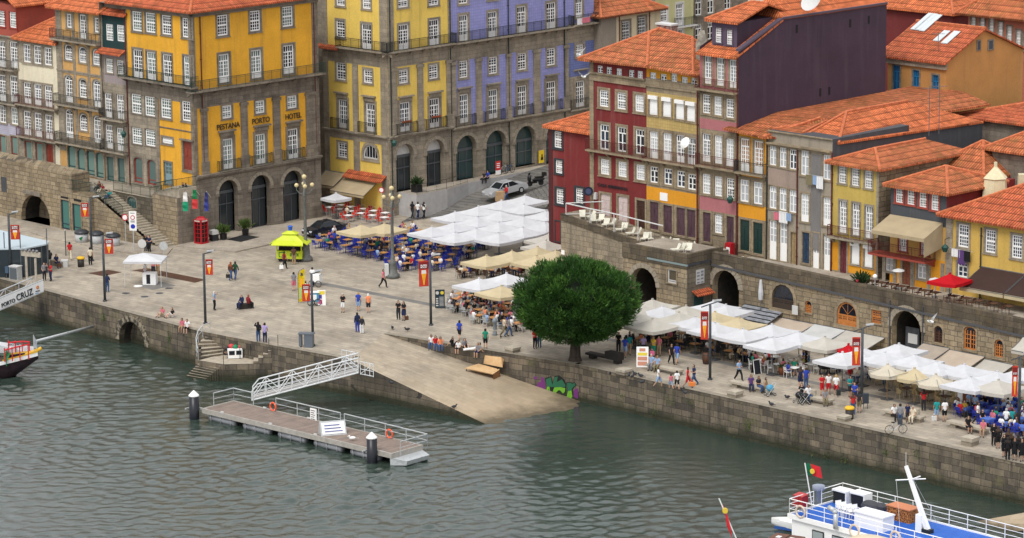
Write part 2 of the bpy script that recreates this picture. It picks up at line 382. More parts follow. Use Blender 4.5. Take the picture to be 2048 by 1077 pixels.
# wedge where the slipway meets the water
ri=P(1163,829,WZ);ro=P(972,849,WZ)
def quay():
 mb=MB()
 top=[qa,qb,qs1,qs2,qd,qe,qf,qg,(400,qg[1]),(400,900),(-400,900),(-400,qa[1])]
 mb.poly([(x,y,0)for x,y in top],0)
 o=mb.obj('quay',PAVE);struct(o)
quay()
def wallstrip(name,label,pts,z0,z1,thick,mat,cat='quay wall',cop=True):
 """a masonry wall along xy points with its thickness behind (left-hand side), coped"""
 o=thing(name,label,cat,(pts[0][0],pts[0][1],z0))
 a=Vector((pts[0][0],pts[0][1],0));d=Vector((pts[-1][0],pts[-1][1],0))-a;ang=math.atan2(d.y,d.x);o.rotation_euler.z=ang
 I=(Tr((pts[0][0],pts[0][1],z0))@Ro(ang,4,'Z')).inverted()
 q=[I@Vector((p[0],p[1],z0))for p in pts];mb=MB();cp=MB()
 for p,r in zip(q,q[1:]):
  h0=z1[0]-z0 if isinstance(z1,tuple)else z1-z0;h1=z1[1]-z0 if isinstance(z1,tuple)else z1-z0
  n=(r-p).normalized();n=Vector((-n.y,n.x,0))*thick
  bs=[p,r,r+n,p+n];hs=[h0,h1,h1,h0]
  mb.add([(x.x,x.y,0)for x in bs]+[(x.x,x.y,h)for x,h in zip(bs,hs)],BXF)
  if cop:
   e=n.normalized()*-.04;bs2=[p+e,r+e,r+n.normalized()*.55,p+n.normalized()*.55]
   cp.add([(x.x,x.y,h+.002)for x,h in zip(bs2,hs)]+[(x.x,x.y,h+.03)for x,h in zip(bs2,hs)],BXF)
 mb.obj('masonry',mat,o)
 if cop:cp.obj('coping',COPE,o)
 return o
COPE=mottled('granite_coping',[(.3,(.2,.175,.14)),(.7,(.3,.265,.21))],2,.85)
VSHADE=mottled('vault_shade',[(.3,(.022,.019,.016)),(.7,(.05,.043,.036))],2,.95)  # near-black lining: the shade inside the vaults is painted into the stone colour
def arched_wall(M,x0,x1,z0,z1,arches,depth,mat,name,label,cat,tz=None,rmat=None,xs=None):
 """wall on y=0 of frame M running back to y=depth, arches=[(xa,xb,zbase,zspring,floor depth)]; returns the thing"""
 o=thing(name,label,cat,(0,0,0));o.matrix_world=M@Tr((x0,0,z0));
 mb=MB();mb.T=Tr((-x0,0,-z0))
 tops=tz or(z1,z1)
 def top(x):return tops[0]+(tops[1]-tops[0])*(x-x0)/(x1-x0)
 cut=sorted({x0,x1,*[a for r in arches for a in r[:2]]});n=10
 for xa,xb in zip(cut,cut[1:]):
  A=[r for r in arches if abs(r[0]-xa)<1e-5]
  if not A:
   mb.poly([(xa,0,z0),(xb,0,z0),(xb,0,top(xb)),(xa,0,top(xa))]);continue
  _,_,zb,zs,dp=A[0];R=(xb-xa)/2;cx=(xa+xb)/2
  if zb>z0:mb.poly([(xa,0,z0),(xb,0,z0),(xb,0,zb),(xa,0,zb)])
  pts=[(cx-R*math.cos(math.pi*i/n),zs+R*math.sin(math.pi*i/n))for i in range(n+1)]
  for p,q in zip(pts,pts[1:]):mb.poly([(p[0],0,p[1]),(q[0],0,q[1]),(q[0],0,top(q[0])),(p[0],0,top(p[0]))])
  ring=[(xa,zb)]+pts+[(xb,zb)]
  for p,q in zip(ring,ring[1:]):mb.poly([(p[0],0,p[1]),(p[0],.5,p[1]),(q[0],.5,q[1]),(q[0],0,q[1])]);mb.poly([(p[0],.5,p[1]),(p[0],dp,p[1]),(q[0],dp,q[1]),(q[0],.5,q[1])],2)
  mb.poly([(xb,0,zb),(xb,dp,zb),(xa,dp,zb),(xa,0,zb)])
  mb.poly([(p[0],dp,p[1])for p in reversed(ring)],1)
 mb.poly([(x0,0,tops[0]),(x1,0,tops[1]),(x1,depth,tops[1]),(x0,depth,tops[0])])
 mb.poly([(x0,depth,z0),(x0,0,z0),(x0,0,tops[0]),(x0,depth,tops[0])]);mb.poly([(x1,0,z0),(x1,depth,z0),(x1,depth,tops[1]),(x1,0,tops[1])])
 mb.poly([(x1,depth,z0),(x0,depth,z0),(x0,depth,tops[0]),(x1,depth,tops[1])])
 mb.obj('masonry',[mat,DARK,VSHADE],o);return o,Tr((-x0,0,-z0))
def voussoirs(parent,T,r,mat,w=.45,proud=.05,n=11,alt=False,name='arch_ring'):
 xa,xb,zb,zs=r[:4];R=(xb-xa)/2;cx=(xa+xb)/2;mb=MB();mb.T=T
 for i in range(n):
  t0=math.pi*(i+.04)/n;t1=math.pi*(i+.96)/n;ww=w*(1.35 if alt and i%2 else 1)
  pr=[(cx-R*math.cos(t0),zs+R*math.sin(t0)),(cx-R*math.cos(t1),zs+R*math.sin(t1)),(cx-(R+ww)*math.cos(t1),zs+(R+ww)*math.sin(t1)),(cx-(R+ww)*math.cos(t0),zs+(R+ww)*math.sin(t0))]
  mb.add([(x,-proud,z)for x,z in pr]+[(x,.1,z)for x,z in pr],[(0,1,2,3),(7,6,5,4),(1,0,4,5),(2,1,5,6),(3,2,6,7),(0,3,7,4)])
 return mb.obj(name,mat,parent)
VOUS=mottled('voussoir_stone',[(.3,(.23,.20,.155)),(.7,(.36,.31,.24))],3,.9)
# left quay wall with its culvert arch
a=Vector((*qa,0));b_=Vector((*qb,0));ang=math.atan2(b_.y-a.y,b_.x-a.x)
QLM=Tr(a)@Ro(ang,4,'Z');Lq=(b_-a).length
c0=pl(QLM,239,690);c1=pl(QLM,291,700)
cul=(c0.x,c1.x,WZ-1.2,-.75-(c1.x-c0.x)/2,5)
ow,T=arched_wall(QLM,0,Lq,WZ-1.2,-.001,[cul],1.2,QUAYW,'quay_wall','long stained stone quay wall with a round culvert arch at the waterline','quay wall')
voussoirs(ow,T,cul,mottled('patchy_voussoir',[(.42,(.05,.045,.038)),(.58,(.30,.255,.185))],2.2,.9),.5,.06,15,True)
mb=MB();mb.T=T;mb.box(0,Lq,-.05,.5,.0,.035);mb.obj('coping',COPE,ow)
wallstrip('quay_wall','pier of stone wall between the stair alcove and the slipway',[qs2,qd],WZ-1.2,-.001,1.2,QUAYW)
# right quay wall
wallstrip('quay_wall','long mossy stone quay wall below the tree and the café terraces',[qf,qg],WZ-1.2,-.001,1.2,QUAYW)
o=wallstrip('quay_wall','graffitied retaining wall that grows along the inner side of the slipway',[qe,(ri.x-.1,ri.y+4.3)],WZ-1.2,-.001,1.2,QUAYW)
# slipway: from z=0 along qd-qe down into the water, with a side wall to the river
def slipway():
 mb=MB();dn=Vector((ro.x-qd[0],ro.y-qd[1],WZ));A=Vector((*qd,0));B=Vector((*qe,0))
 o2=A+dn*1.35;i2=Vector((qf[0],qf[1],0));
 ri2=Vector((ri.x,ri.y+4.2,WZ))
 i2=B+(ri2-B)*1.35
 mb.poly([A,o2,i2,B],0)
 mb.poly([(A.x,A.y,WZ-1.2),(o2.x,o2.y,WZ-1.2),o2,A],1)
 o=mb.obj('slipway',[RAMPM,QUAYW]);struct(o)
slipway()
# ---------------------------------------------------------------- river stair in its alcove
STEPQ=mottled('river_step_stone',[(.3,(.30,.26,.20)),(.7,(.46,.40,.31))],2.5,.9)
def prism_px(mb,xyp,zb,z,m=0,mt=1):
 a=sum(p[0]*q[1]-q[0]*p[1]for p,q in zip(xyp,xyp[1:]+xyp[:1]))
 if a<0:xyp=xyp[::-1]
 mb.prism(xyp,zb,z,m,mt)
st=thing('river_stair','fan shaped stone stair dropping from the quay to a landing and the water','stair',P(425,715,-1.5))
bpy.context.view_layer.update();TI=st.matrix_world.inverted()
D2=Vector((.7071,.7071))
up_=[((423,668),(467,672)),((409,675),(467,677)),((400,683),(467,682)),((396,690),(466,687)),((394,699),(462,693)),((397,707),(458,699)),((399,714),(456,706))]
for i,(l,r)in enumerate(up_):
 z=-.2*(i+1);a,b=P(*l,z),P(*r,z);mb=MB();mb.T=TI
 prism_px(mb,[(a.x,a.y),(b.x,b.y),(b.x+.3,b.y+3.6),(a.x+.6,a.y+3.6)],WZ-1,z);mb.obj('step',[QUAYW,STEPQ],st)
LZ=-1.55
A,B,K=P(398,721,LZ),P(446,729,LZ),P(556,695,-.2)
Kl=Vector((K.x,K.y));Bl=Vector((B.x,B.y));dd=(Kl-Bl).normalized();nn=Vector((-dd.y,dd.x))
mb=MB();mb.T=TI;prism_px(mb,[(A.x,A.y),(B.x,B.y),tuple(Bl+dd*2.5),tuple(Bl+dd*2.5+nn*3.5),(A.x+2.4,A.y+3)],WZ-1,LZ);mb.obj('landing',[QUAYW,STEPQ],st)
L_=(Kl-Bl).length;n=5
for i in range(n):
 t0,t1=2.5+(L_-2.5)*i/n,2.5+(L_-2.5)*(i+1)/n+(.6 if i==n-1 else 0);mb=MB();mb.T=TI
 prism_px(mb,[tuple(Bl+dd*t0),tuple(Bl+dd*t1),tuple(Bl+dd*t1+nn*3.4),tuple(Bl+dd*t0+nn*3.4)],WZ-1,LZ+(-.12-LZ)*(i+.7)/n);mb.obj('step',[QUAYW,STEPQ],st)
for i in range(9):
 t=i/8;z=LZ-.19*(i+1);a,b=P(398-34*t,724+36*t,z),P(441-38*t,733+33*t,z);mb=MB();mb.T=TI
 prism_px(mb,[(a.x,a.y),(b.x,b.y),(b.x+D2.x*2.2,b.y+D2.y*2.2),(a.x+D2.x*2.2,a.y+D2.y*2.2)],WZ-1.5,z);mb.obj('step',[QUAYW,STEPQ],st)
# back wall of the alcove and cheek wall with its curved rail
wallstrip('quay_wall','short wall behind the river stair below the plaza edge',[(qb[0],qb[1]),qs2],WZ-1.2,-.001,.8,QUAYW,cop=False)
mb=MB();mb.T=TI;a,b=P(392,661,0),P(393,716,-1.5);prism_px(mb,[(a.x,a.y),(b.x-.1,b.y),(b.x+.35,b.y),(a.x+.5,a.y)],WZ-1.2,-1.0);mb.obj('cheek_wall',QUAYW,st)
pts=[P(u,v,z)for u,v,z in((420,645,.0+.9),(405,652,.85),(396,662,.5),(392,676,.1),(393,690,-.3),(396,698,-.6))];mb=MB();mb.T=TI;mb.tube(pts,.04)
mb.tube([p-Vector((0,0,.4))for p in pts],.025)
for p in pts:mb.bar(p,p-Vector((0,0,1.0)),.025)
mb.obj('rail',GALV,st)
mb=MB();mb.T=TI
for(u,v,z)in((447,729,LZ),(480,718,LZ),(501,712,-1.2),(538,701,-.5),(556,694,-.1)):
 p=P(u,v,z);mb.bar(p,p+Vector((0,0,1)),.025)
mb.obj('railing_posts',IRON,st)
# ---------------------------------------------------------------- building kit
WCACHE={}
def win_meshes(kind,w,h,arch,frame,pane,sur,sash,n):
 """window or door pieces with the opening's bottom centre at the origin, wall plane y=0"""
 key=(kind,round(w,2),round(h,2),arch,frame,pane.name,sur.name if sur else '',sash.name,n)
 if key in WCACHE:return WCACHE[key]
 a,R=w/2,w/2;pr=.05;fw=frame
 rise=.28*w if arch=='seg' else(R if arch=='round' else 0)
 hs=h-rise
 def ring(grow):
  aa=a+grow
  if not arch:return[(-aa,-grow),(-aa,h+grow),(aa,h+grow),(aa,-grow)]
  k=7;rr=rise+grow
  return[(-aa,-grow)]+[(-aa*math.cos(math.pi*i/k),hs+rr*math.sin(math.pi*i/k))for i in range(k+1)]+[(aa,-grow)]
 s=MB()
 if sur:
  o,i_=ring(fw),ring(0);m=len(o)
  for j in range(m):
   k=(j+1)%m;p,q,r,t=o[j],o[k],i_[k],i_[j]
   s.add([(p[0],-pr,p[1]),(q[0],-pr,q[1]),(r[0],-pr,r[1]),(t[0],-pr,t[1]),(p[0],.02,p[1]),(q[0],.02,q[1]),(r[0],.2,r[1]),(t[0],.2,t[1])],[(3,2,1,0),(4,5,1,0),(3,2,6,7)])
  s.box(-a-fw-.05,a+fw+.05,-pr-.05,.01,-fw-.002,-fw+.09)
  if arch:
   top=[(x,z)for x,z in ring(fw*.5)][1:-1]
   H=h+.001
   for p,q in zip(top,top[1:]):s.poly([(p[0],.015,p[1]),(q[0],.015,q[1]),(q[0],.015,H+fw),(p[0],.015,H+fw)])
 b=MB();y0,y1=.07,.13;fr=min(.13,w*.11)
 ir=ring(-fr)if not arch else None
 def V(x,z0,z1,t=.028):b.box(x-t,x+t,y0,y1,z0,z1)
 def Hh(z,x0,x1,t=.025):b.box(x0,x1,y0+.006,y1-.006,z-t,z+t)
 b.box(-a,-a+fr,y0,y1,0,hs);b.box(a-fr,a,y0,y1,0,hs);b.box(-a+fr,a-fr,y0,y1,0,fr)
 if arch:
  k=7;pts=[(-a*math.cos(math.pi*i/k),hs+rise*math.sin(math.pi*i/k))for i in range(k+1)]
  for p,q in zip(pts,pts[1:]):
   p2=(p[0]*(1-fr/a*1.2),hs+(p[1]-hs)*(1-fr/a*1.2));q2=(q[0]*(1-fr/a*1.2),hs+(q[1]-hs)*(1-fr/a*1.2))
   b.poly([(p[0],y0,p[1]),(q[0],y0,q[1]),(q2[0],y0,q2[1]),(p2[0],y0,p2[1])])
   b.poly([(p2[0],y0,p2[1]),(q2[0],y0,q2[1]),(q2[0],y1,q2[1]),(p2[0],y1,p2[1])])
 else:b.box(-a+fr,a-fr,y0,y1,h-fr,h)
 z0,z1,xi=fr,(hs if arch else h-fr),a-fr;th=.027
 if kind=='sash':
  b.box(-xi,xi,y0-.03,y1,h*.5-.075,h*.5+.075)
  for i in range(1,n):V(-xi+2*xi*i/n,z0,z1,th)
  for z in(h*.17,h*.335,h*.67,h*.84):
   if z<z1:Hh(z,-xi,xi,th)
 elif kind=='case':
  V(0,z0,z1,.06)
  for x in(-a*.5,a*.5):V(x,z0,z1,th)
  for i in range(1,4):Hh(z0+(z1-z0)*i/4,-xi,xi,th)
 elif kind in('door','french'):
  tz=z1-(.2*h if not arch else.05*h);pb=h*.24 if kind=='door' else h*.16
  b.box(-xi,xi,y0-.02,y1,tz-.05,tz+.05);V(0,z0,tz,.065)
  b.box(-xi,xi,y0+.01,y1-.01,z0,pb)
  for x in(-a*.5,a*.5):V(x,pb,tz,th)
  for i in range(1,4):Hh(pb+(tz-pb)*i/4,-xi,xi,th)
  if not arch:
   for i in range(1,n):V(-xi+2*xi*i/n,tz,z1,th)
  else:
   for t in(.25,.5,.75):b.bar((0,y0+.03,hs),(-a*.9*math.cos(math.pi*t),y0+.03,hs+rise*.9*math.sin(math.pi*t)),.022,0,4)
 elif kind=='casew':
  tz=h*.74;b.box(-xi,xi,y0-.02,y1,tz-.045,tz+.045);V(0,z0,tz,.06);Hh(h*.36,-xi,xi,.03)
  for x in(-w/6,w/6):V(x,tz,z1,th)
 elif kind=='half':
  b.box(-xi,xi,y0,y1,z0,h*.46);V(0,h*.46,z1,.05);Hh(h*.8,-xi,xi,.05);Hh(h*.62,-xi,xi,.03)
 elif kind=='shut':
  b.box(-xi,xi,y0-.03,y1,z0,z1)
  for i in range(1,9):b.box(-xi,xi,y0-.04,y0-.02,z0+(z1-z0)*i/9,z0+(z1-z0)*i/9+.03)
  b.box(-a-.03,a+.03,-.18,.1,h-.12,h+.2)
 elif kind=='wood':
  b.box(-xi,xi,y0,y1,z0,z1);V(0,z0,z1,.02)
  b.box(-xi,xi,y0-.03,y0,h*.8-.04,h*.8+.04)
  for x in(-a*.5,a*.5):
   b.box(x-a*.3,x+a*.3,y0-.03,y0,h*.1,h*.38);b.box(x-a*.3,x+a*.3,y0-.03,y0,h*.46,h*.74)
 elif kind=='shop':Hh(h*.18,-xi,xi,.04)
 elif kind=='fan':
  for i in range(1,5):V(-a+2*a*i/5,0,hs+rise*math.sin(math.acos(abs(-1+2*i/5)))*.95,.03)
 sb=b.mesh('sash' if kind not in('wood','shut')else 'leaf',sash)
 p=MB();pts=[(x,.105,z)for x,z in ring(-.005)];p.poly(pts[::-1])
 r=(s.mesh('window',sur)if sur else None,sb,p.mesh('pane',pane)if kind not in('wood','shut')else None)
 WCACHE[key]=r;return r
class House:
 """a building in the frame M (x along the front, y into the block, z up from the base z0)"""
 def __init__(s,name,label,cat,M,x0,x1,z0,group=None,y0=0.0,into=None):
  s.M=M@Tr((0,y0,z0));s.I=s.M.inverted();s.x0,s.x1,s.z0=x0,x1,z0
  off=s.M@Tr((x0,0,0));s.M=off;s.I=off.inverted();s.w=x1-x0
  s.rel=None;s.holes=[];s.arches=[]
  if into:s.o=into.o;s.rel=into.I@off;s.stone=into.stone;s.panes=into.panes
  else:s.o=tag(link(name,None),label,cat,group);s.o.matrix_world=off;s.stone=STONE;s.panes=[G_DARK]
 def px(s,u,v,x):
  "where a pixel's sight line meets the plane x=const of this frame"
  o=s.I@CAM;d=s.I.to_3x3()@ray(u,v);k=(x-o.x)/d.x;return o+d*k
 def put(s,o):
  if s.rel is not None:o.matrix_basis=s.rel@o.matrix_basis
  return o
 def p(s,u,v,t=0.0):
  o=s.I@CAM;d=s.I.to_3x3()@ray(u,v);k=(t-o.y)/d.y;return o+d*k
 def sub(s,name,mb,mats,parent=None,smooth=False):
  o=mb.obj(name,mats,parent or s.o,smooth)
  return o if parent else s.put(o)
 def win(s,u,v,w,h,kind='sash',pane=None,sash=None,sur='d',frame=.16,arch=None,n=4,hole=True,label=None):
  A,B=s.p(u-w/2,v),s.p(u+w/2,v);x=(A.x+B.x)/2;W=abs(B.x-A.x);Hh=s.p(u,v-h/2).z-s.p(u,v+h/2).z;zc=s.p(u,v+h/2).z
  W=round(W/.06)*.06;Hh=round(Hh/.06)*.06
  sur=s.stone if sur=='d' else sur;pane=pane or random.choice(s.panes);sash=sash or WHITE
  ms=win_meshes(kind,W,Hh,arch,frame,pane,sur,sash,n)
  nm='door' if kind in('wood','half')else('shopfront' if kind=='shop' else 'window')
  o=s.put(link(nm,ms[0]if ms[0]else ms[1],s.o,(x,0,zc)))
  if label:o['label']=label
  if ms[0]:link('sash' if kind not in('wood','shut')else('leaf' if kind=='wood' else 'shutter'),ms[1],o)
  if ms[2]:link('pane',ms[2],o)
  if hole:s.holes.append((x-W/2,x+W/2,zc,zc+Hh))
  return o
 def row(s,a,b,cnt,w,h,kind='sash',**k):
  out=[]
  for i in range(cnt):
   t=i/(cnt-1)if cnt>1 else 0
   out.append(s.win(a[0]+(b[0]-a[0])*t,a[1]+(b[1]-a[1])*t,w,h,kind,**k))
  return out
 def wins_at(s,pts,w,h,kind='sash',**k):return[s.win(x,y,w,h,kind,**k)for x,y in pts]
 def wall(s,z1,mat,depth=9,side=None,z0=0.0,name='wall',bands=(),inset=0.0):
  """front with its openings, plain sides and back; bands=[(za,zb,mat)] change the front's colour between heights"""
  mats=[mat]+[b[2]for b in bands];mb=MB();x0,x1=0,s.w
  hs=[(max(x0,a),min(x1,b),max(z0,c),min(z1,d))for a,b,c,d in s.holes]
  xs=sorted({x0,x1,*[q for r in hs for q in r[:2]]});zs=sorted({z0,z1,*[q for r in hs for q in r[2:]],*[q for b in bands for q in b[:2]if z0<q<z1]})
  xs=[q for q in xs if x0<=q<=x1];zs=[q for q in zs if z0<=q<=z1]
  for xa,xb in zip(xs,xs[1:]):
   for za,zb in zip(zs,zs[1:]):
    cx,cz=(xa+xb)/2,(za+zb)/2
    if any(a<cx<b and c<cz<d for a,b,c,d in hs):continue
    ar=[r for r in s.arches if r[0]-1e-6<cx<r[1]+1e-6 and r[2]<cz<r[3]+(r[1]-r[0])/2]
    if ar:continue
    mi=0
    for j,(c,d,_)in enumerate(bands):
     if c<cz<d:mi=j+1
    mb.poly([(xa,0,za),(xb,0,za),(xb,0,zb),(xa,0,zb)],mi)
  sm=len(mats);mats.append(side or mat)
  xq=x0+inset;mb.poly([(xq,depth,z0),(xq,.01,z0),(xq,.01,z1),(xq,depth,z1)],sm);mb.poly([(x1,0,z0),(x1,depth,z0),(x1,depth,z1),(x1,0,z1)],sm)
  mb.poly([(x1,depth,z0),(x0,depth,z0),(x0,depth,z1),(x1,depth,z1)],sm);mb.poly([(x0,0,z1),(x1,0,z1),(x1,depth,z1),(x0,depth,z1)],sm)
  sp=len(mats);mats+=[s.stone,VSHADE]
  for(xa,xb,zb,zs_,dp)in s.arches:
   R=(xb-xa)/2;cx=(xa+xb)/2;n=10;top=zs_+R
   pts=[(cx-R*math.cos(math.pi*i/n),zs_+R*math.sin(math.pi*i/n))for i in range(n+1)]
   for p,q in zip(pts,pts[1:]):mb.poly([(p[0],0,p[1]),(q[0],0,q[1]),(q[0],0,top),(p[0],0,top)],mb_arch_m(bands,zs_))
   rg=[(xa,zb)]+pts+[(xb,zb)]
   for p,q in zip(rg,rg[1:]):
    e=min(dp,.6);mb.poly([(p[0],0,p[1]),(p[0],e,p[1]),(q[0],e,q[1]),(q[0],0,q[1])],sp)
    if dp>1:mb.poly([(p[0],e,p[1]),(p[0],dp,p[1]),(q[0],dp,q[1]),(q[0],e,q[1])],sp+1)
  s.depth=depth;s.top=z1
  return s.sub(name,mb,mats)
 def arch(s,u0,u1,vb,vt,dp=.7,infill='shop',pane=None,zb=None,vo=.35):
  """an arcade opening; u0,u1 its jambs, vt the crown, vb the foot"""
  um=(u0+u1)/2;xa,xb=s.p(u0,(vb+vt)/2).x,s.p(u1,(vb+vt)/2).x;R=(xb-xa)/2
  zb=s.p(um,vb).z if zb is None else zb;zt=s.p(um,vt).z;zs=zt-R
  r=(xa,xb,zb,zs,dp);s.arches.append(r);s.holes.append((xa,xb,zb,zs));s.holes.append((xa,xb,zs,zt))
  s.put(voussoirs(s.o,None,r,VOUS,vo,.1,11))
  n=10;cx=(xa+xb)/2
  pts=[(cx-R*math.cos(math.pi*i/n),zs+R*math.sin(math.pi*i/n))for i in range(n+1)]
  mb=MB();mb.poly([(x,dp-.05,z)for x,z in([(xa,zb)]+pts+[(xb,zb)])][::-1]);g=s.sub('shopfront',mb,pane or glass('arch_glass',(.035,.042,.047),.12))
  if infill=='tunnel':g.name='dark_back';return g,r
  f=MB()
  for x in(cx-R*.33,cx+R*.33):f.box(x-.03,x+.03,dp-.12,dp-.06,zb,zs)
  f.box(xa,xb,dp-.16,dp-.06,zs-.2,zs+.08);f.box(xa,xb,dp-.14,dp-.06,zs-1.3,zs-1.2);s.sub('shop_frame',f,STEEL,g)
  for x,d in((xa,-1),(xb,1)):cp=MB();cp.box(x-.03*d,x+.42*d,-.12,0,zs-.22,zs);s.sub('capital',cp,s.stone)
  return g,r
 def pilaster(s,u,v,wpx,z0,z1,proud=.1,cap=True,mat=None):
  x=s.p(u,v).x;hw=abs(s.p(u+wpx/2,v).x-s.p(u-wpx/2,v).x)/2;mb=MB();mb.box(x-hw,x+hw,-proud,.0,z0,z1)
  if cap:mb.box(x-hw-.1,x+hw+.1,-proud-.08,0,z1-.35,z1-.05);mb.box(x-hw-.08,x+hw+.08,-proud-.06,0,z0,z0+1.3)
  return s.sub('pilaster',mb,mat or s.stone)
 def cornice(s,z,h=.3,proud=.35,x0=None,x1=None,mat=None,name='cornice'):
  x0=0 if x0 is None else x0;x1=s.w if x1 is None else x1
  mb=MB();mb.box(x0,x1,-proud,0,z,z+h*.5);mb.box(x0,x1,-proud*.6,0,z-h*.5,z-.003);return s.sub(name,mb,mat or s.stone)
 def balcony(s,x0,x1,z,out=.7,rail=IRON,h=1.0,slab=.16,step=.14,mat=None,brackets=True):
  mb=MB();mb.box(x0,x1,-out,-.003,z-slab,z)
  if brackets:
   n=max(2,int((x1-x0)/1.5))
   for i in range(n):
    x=x0+.2+(x1-x0-.4)*i/(n-1);mb.add([(x-.1,0,z-slab),(x+.1,0,z-slab),(x+.1,-out*.8,z-slab),(x-.1,-out*.8,z-slab),(x-.1,0,z-slab-.45),(x+.1,0,z-slab-.45)],[(0,3,4),(1,5,2),(3,2,5,4),(0,4,5,1)])
  o=s.sub('balcony',mb,mat or s.stone)
  r=MB();y=-out+.05
  for a,b in(((x0,y),(x1,y)),((x0+.02,y),(x0+.02,-.02)),((x1-.02,y),(x1-.02,-.02))):
   Ln=math.hypot(b[0]-a[0],b[1]-a[1]);n=max(2,int(Ln/step))
   r.bar((*a,z+h),(*b,z+h),.03,0,4);r.bar((*a,z+.1),(*b,z+.1),.02,0,4);r.bar((*a,z+h-.16),(*b,z+h-.16),.014,0,4)
   for i in range(n+1):
    x=a[0]+(b[0]-a[0])*i/n;yy=a[1]+(b[1]-a[1])*i/n;r.bar((x,yy,z+.0),(x,yy,z+h),.013 if i%8 else.028,0,4,cap=False)
  s.sub('railing',r,rail,o);return o
 def pipe(s,u,v,z0,z1,mat=None,r=.06):
  x=s.p(u,v).x;mb=MB();mb.bar((x,-.1,z0),(x,-.1,z1),r,0,6)
  for z in np.arange(z0+1,z1,2.5):mb.box(x-.09,x+.09,-.15,0,z,z+.05)
  return s.sub('drainpipe',mb,mat or IRONR)
 def text(s,t,u,v,hpx,mat,wpx=None,t_off=-.08):
  A=s.p(u,v);h=s.p(u,v-hpx/2).z-s.p(u,v+hpx/2).z;wd=abs(s.p(u+wpx/2,v).x-s.p(u-wpx/2,v).x)if wpx else None
  o=lettering(t,h,mat,wd);o.parent=s.o;o.location=(A.x,t_off,A.z-h/2);o.rotation_euler=(math.pi/2,0,0);bpy.context.view_layer.update();return s.put(o)
def mb_arch_m(bands,z):
 for j,(c,d,_)in enumerate(bands):
  if c<z<d:return j+1
 return 0
def lettering(t,h,mat,width=None,name='lettering',ext=.02):
 cu=bpy.data.curves.new(name,'FONT');cu.body=t;cu.size=1;cu.extrude=.02;cu.align_x='CENTER';cu.space_line=.9;cu.offset=.012
 tmp=bpy.data.objects.new('tmp',cu);COL.objects.link(tmp);dg=bpy.context.evaluated_depsgraph_get()
 me=bpy.data.meshes.new_from_object(tmp.evaluated_get(dg));bpy.data.objects.remove(tmp)
 co=np.empty(len(me.vertices)*3);me.vertices.foreach_get('co',co);co=co.reshape(-1,3)
 if len(co):
  mn,mx=co.min(0),co.max(0);nl=t.count('\n')+1
  sy=h/max(mx[1]-mn[1],1e-3);sx=width/(mx[0]-mn[0])if width else sy
  co[:,0]=(co[:,0]-(mn[0]+mx[0])/2)*sx;co[:,1]=(co[:,1]-mn[1])*sy;co[:,2]*=ext/.02
  me.vertices.foreach_set('co',co.ravel())
 me.materials.clear();me.materials.append(mat);me.update();me.name=name
 return link(name,me)
def roof_mesh(polys,th=.16):
 """polys of 3D points in the parent's frame; UV in metres across and up the slope"""
 mb=MB()
 for pts in polys:
  pts=[Vector(p)for p in pts]
  nrm=Vector((0,0,0))
  for i in range(len(pts)):
   a,b=pts[i],pts[(i+1)%len(pts)];nrm+=a.cross(b)
  nrm.normalize()
  if nrm.z<0:pts.reverse();nrm=-nrm
  up=Vector((0,0,1))-nrm*nrm.z
  up=up.normalized()if up.length>1e-4 else Vector((0,1,0));ac=up.cross(nrm)
  uv=[(p.dot(ac),p.dot(up))for p in pts]
  mb.poly(pts,0,uv)
  lo=[p-Vector((0,0,th))for p in pts];mb.poly(lo[::-1],1,uv[::-1])
  for i in range(len(pts)):
   j=(i+1)%len(pts);mb.poly([pts[i],lo[i],lo[j],pts[j]],0,[uv[i],uv[i],uv[j],uv[j]])
 return mb
def roof(h,polys,mat,ridges=(),th=.16,name='roof',parent=None,under=None):
 o=h.sub(name,roof_mesh(polys,th),[mat,under or WOODB],parent)
 if ridges:
  r=MB()
  for a,b in ridges:
   a,b=Vector(a),Vector(b);n=max(2,int((b-a).length/.42))
   for i in range(n):
    p,q=a.lerp(b,i/n),a.lerp(b,(i+1)/n);r.bar(p+Vector((0,0,.03)),q+Vector((0,0,.03)),.12,0,6,.145)
  h.sub('ridge_cap',r,RIDGE,o)
 return o
def hip(h,x0,x1,y0,y1,z,rise,over=.5,hl=True,hr=True,mat=None,rid=None):
 """hipped roof over the plan, ridge along x, with gable ends where hl/hr is False"""
 x0,x1,y0,y1=x0-over,x1+over,y0-over,y1+over;d=(y1-y0)/2;ym=(y0+y1)/2
 a=x0+(min(d,(x1-x0)/2-.05)if hl else 0);b=x1-(min(d,(x1-x0)/2-.05)if hr else 0);Zr=z+rise
 A,B,C,D=(x0,y0,z),(x1,y0,z),(x1,y1,z),(x0,y1,z);R1,R2=(a,ym,Zr),(b,ym,Zr)
 polys=[[A,B,R2,R1],[C,D,R1,R2]]+([[D,A,R1]]if hl else[])+([[B,C,R2]]if hr else[])
 rd=[(R1,R2)]+([(A,R1),(D,R1)]if hl else[])+([(B,R2),(C,R2)]if hr else[])
 return roof(h,polys,mat or ROOF_N,rd)
def hipy(h,x0,x1,y0,y1,z,rise,over=.4,hf=True,hb=False,mat=None):
 "ridge runs back into the block"
 x0,x1,y0,y1=x0-over,x1+over,y0-over,y1+over;xm=(x0+x1)/2;d=(x1-x0)/2
 a=y0+(d if hf else 0);b=y1-(d if hb else 0);Zr=z+rise
 A,B,C,D=(x0,y0,z),(x1,y0,z),(x1,y1,z),(x0,y1,z);R1,R2=(xm,a,Zr),(xm,b,Zr)
 polys=[[B,C,R2,R1],[D,A,R1,R2]]+([[A,B,R1]]if hf else[])+([[C,D,R2]]if hb else[])
 return roof(h,polys,mat or ROOF_N,[(R1,R2)]+([(A,R1),(B,R1)]if hf else[]))
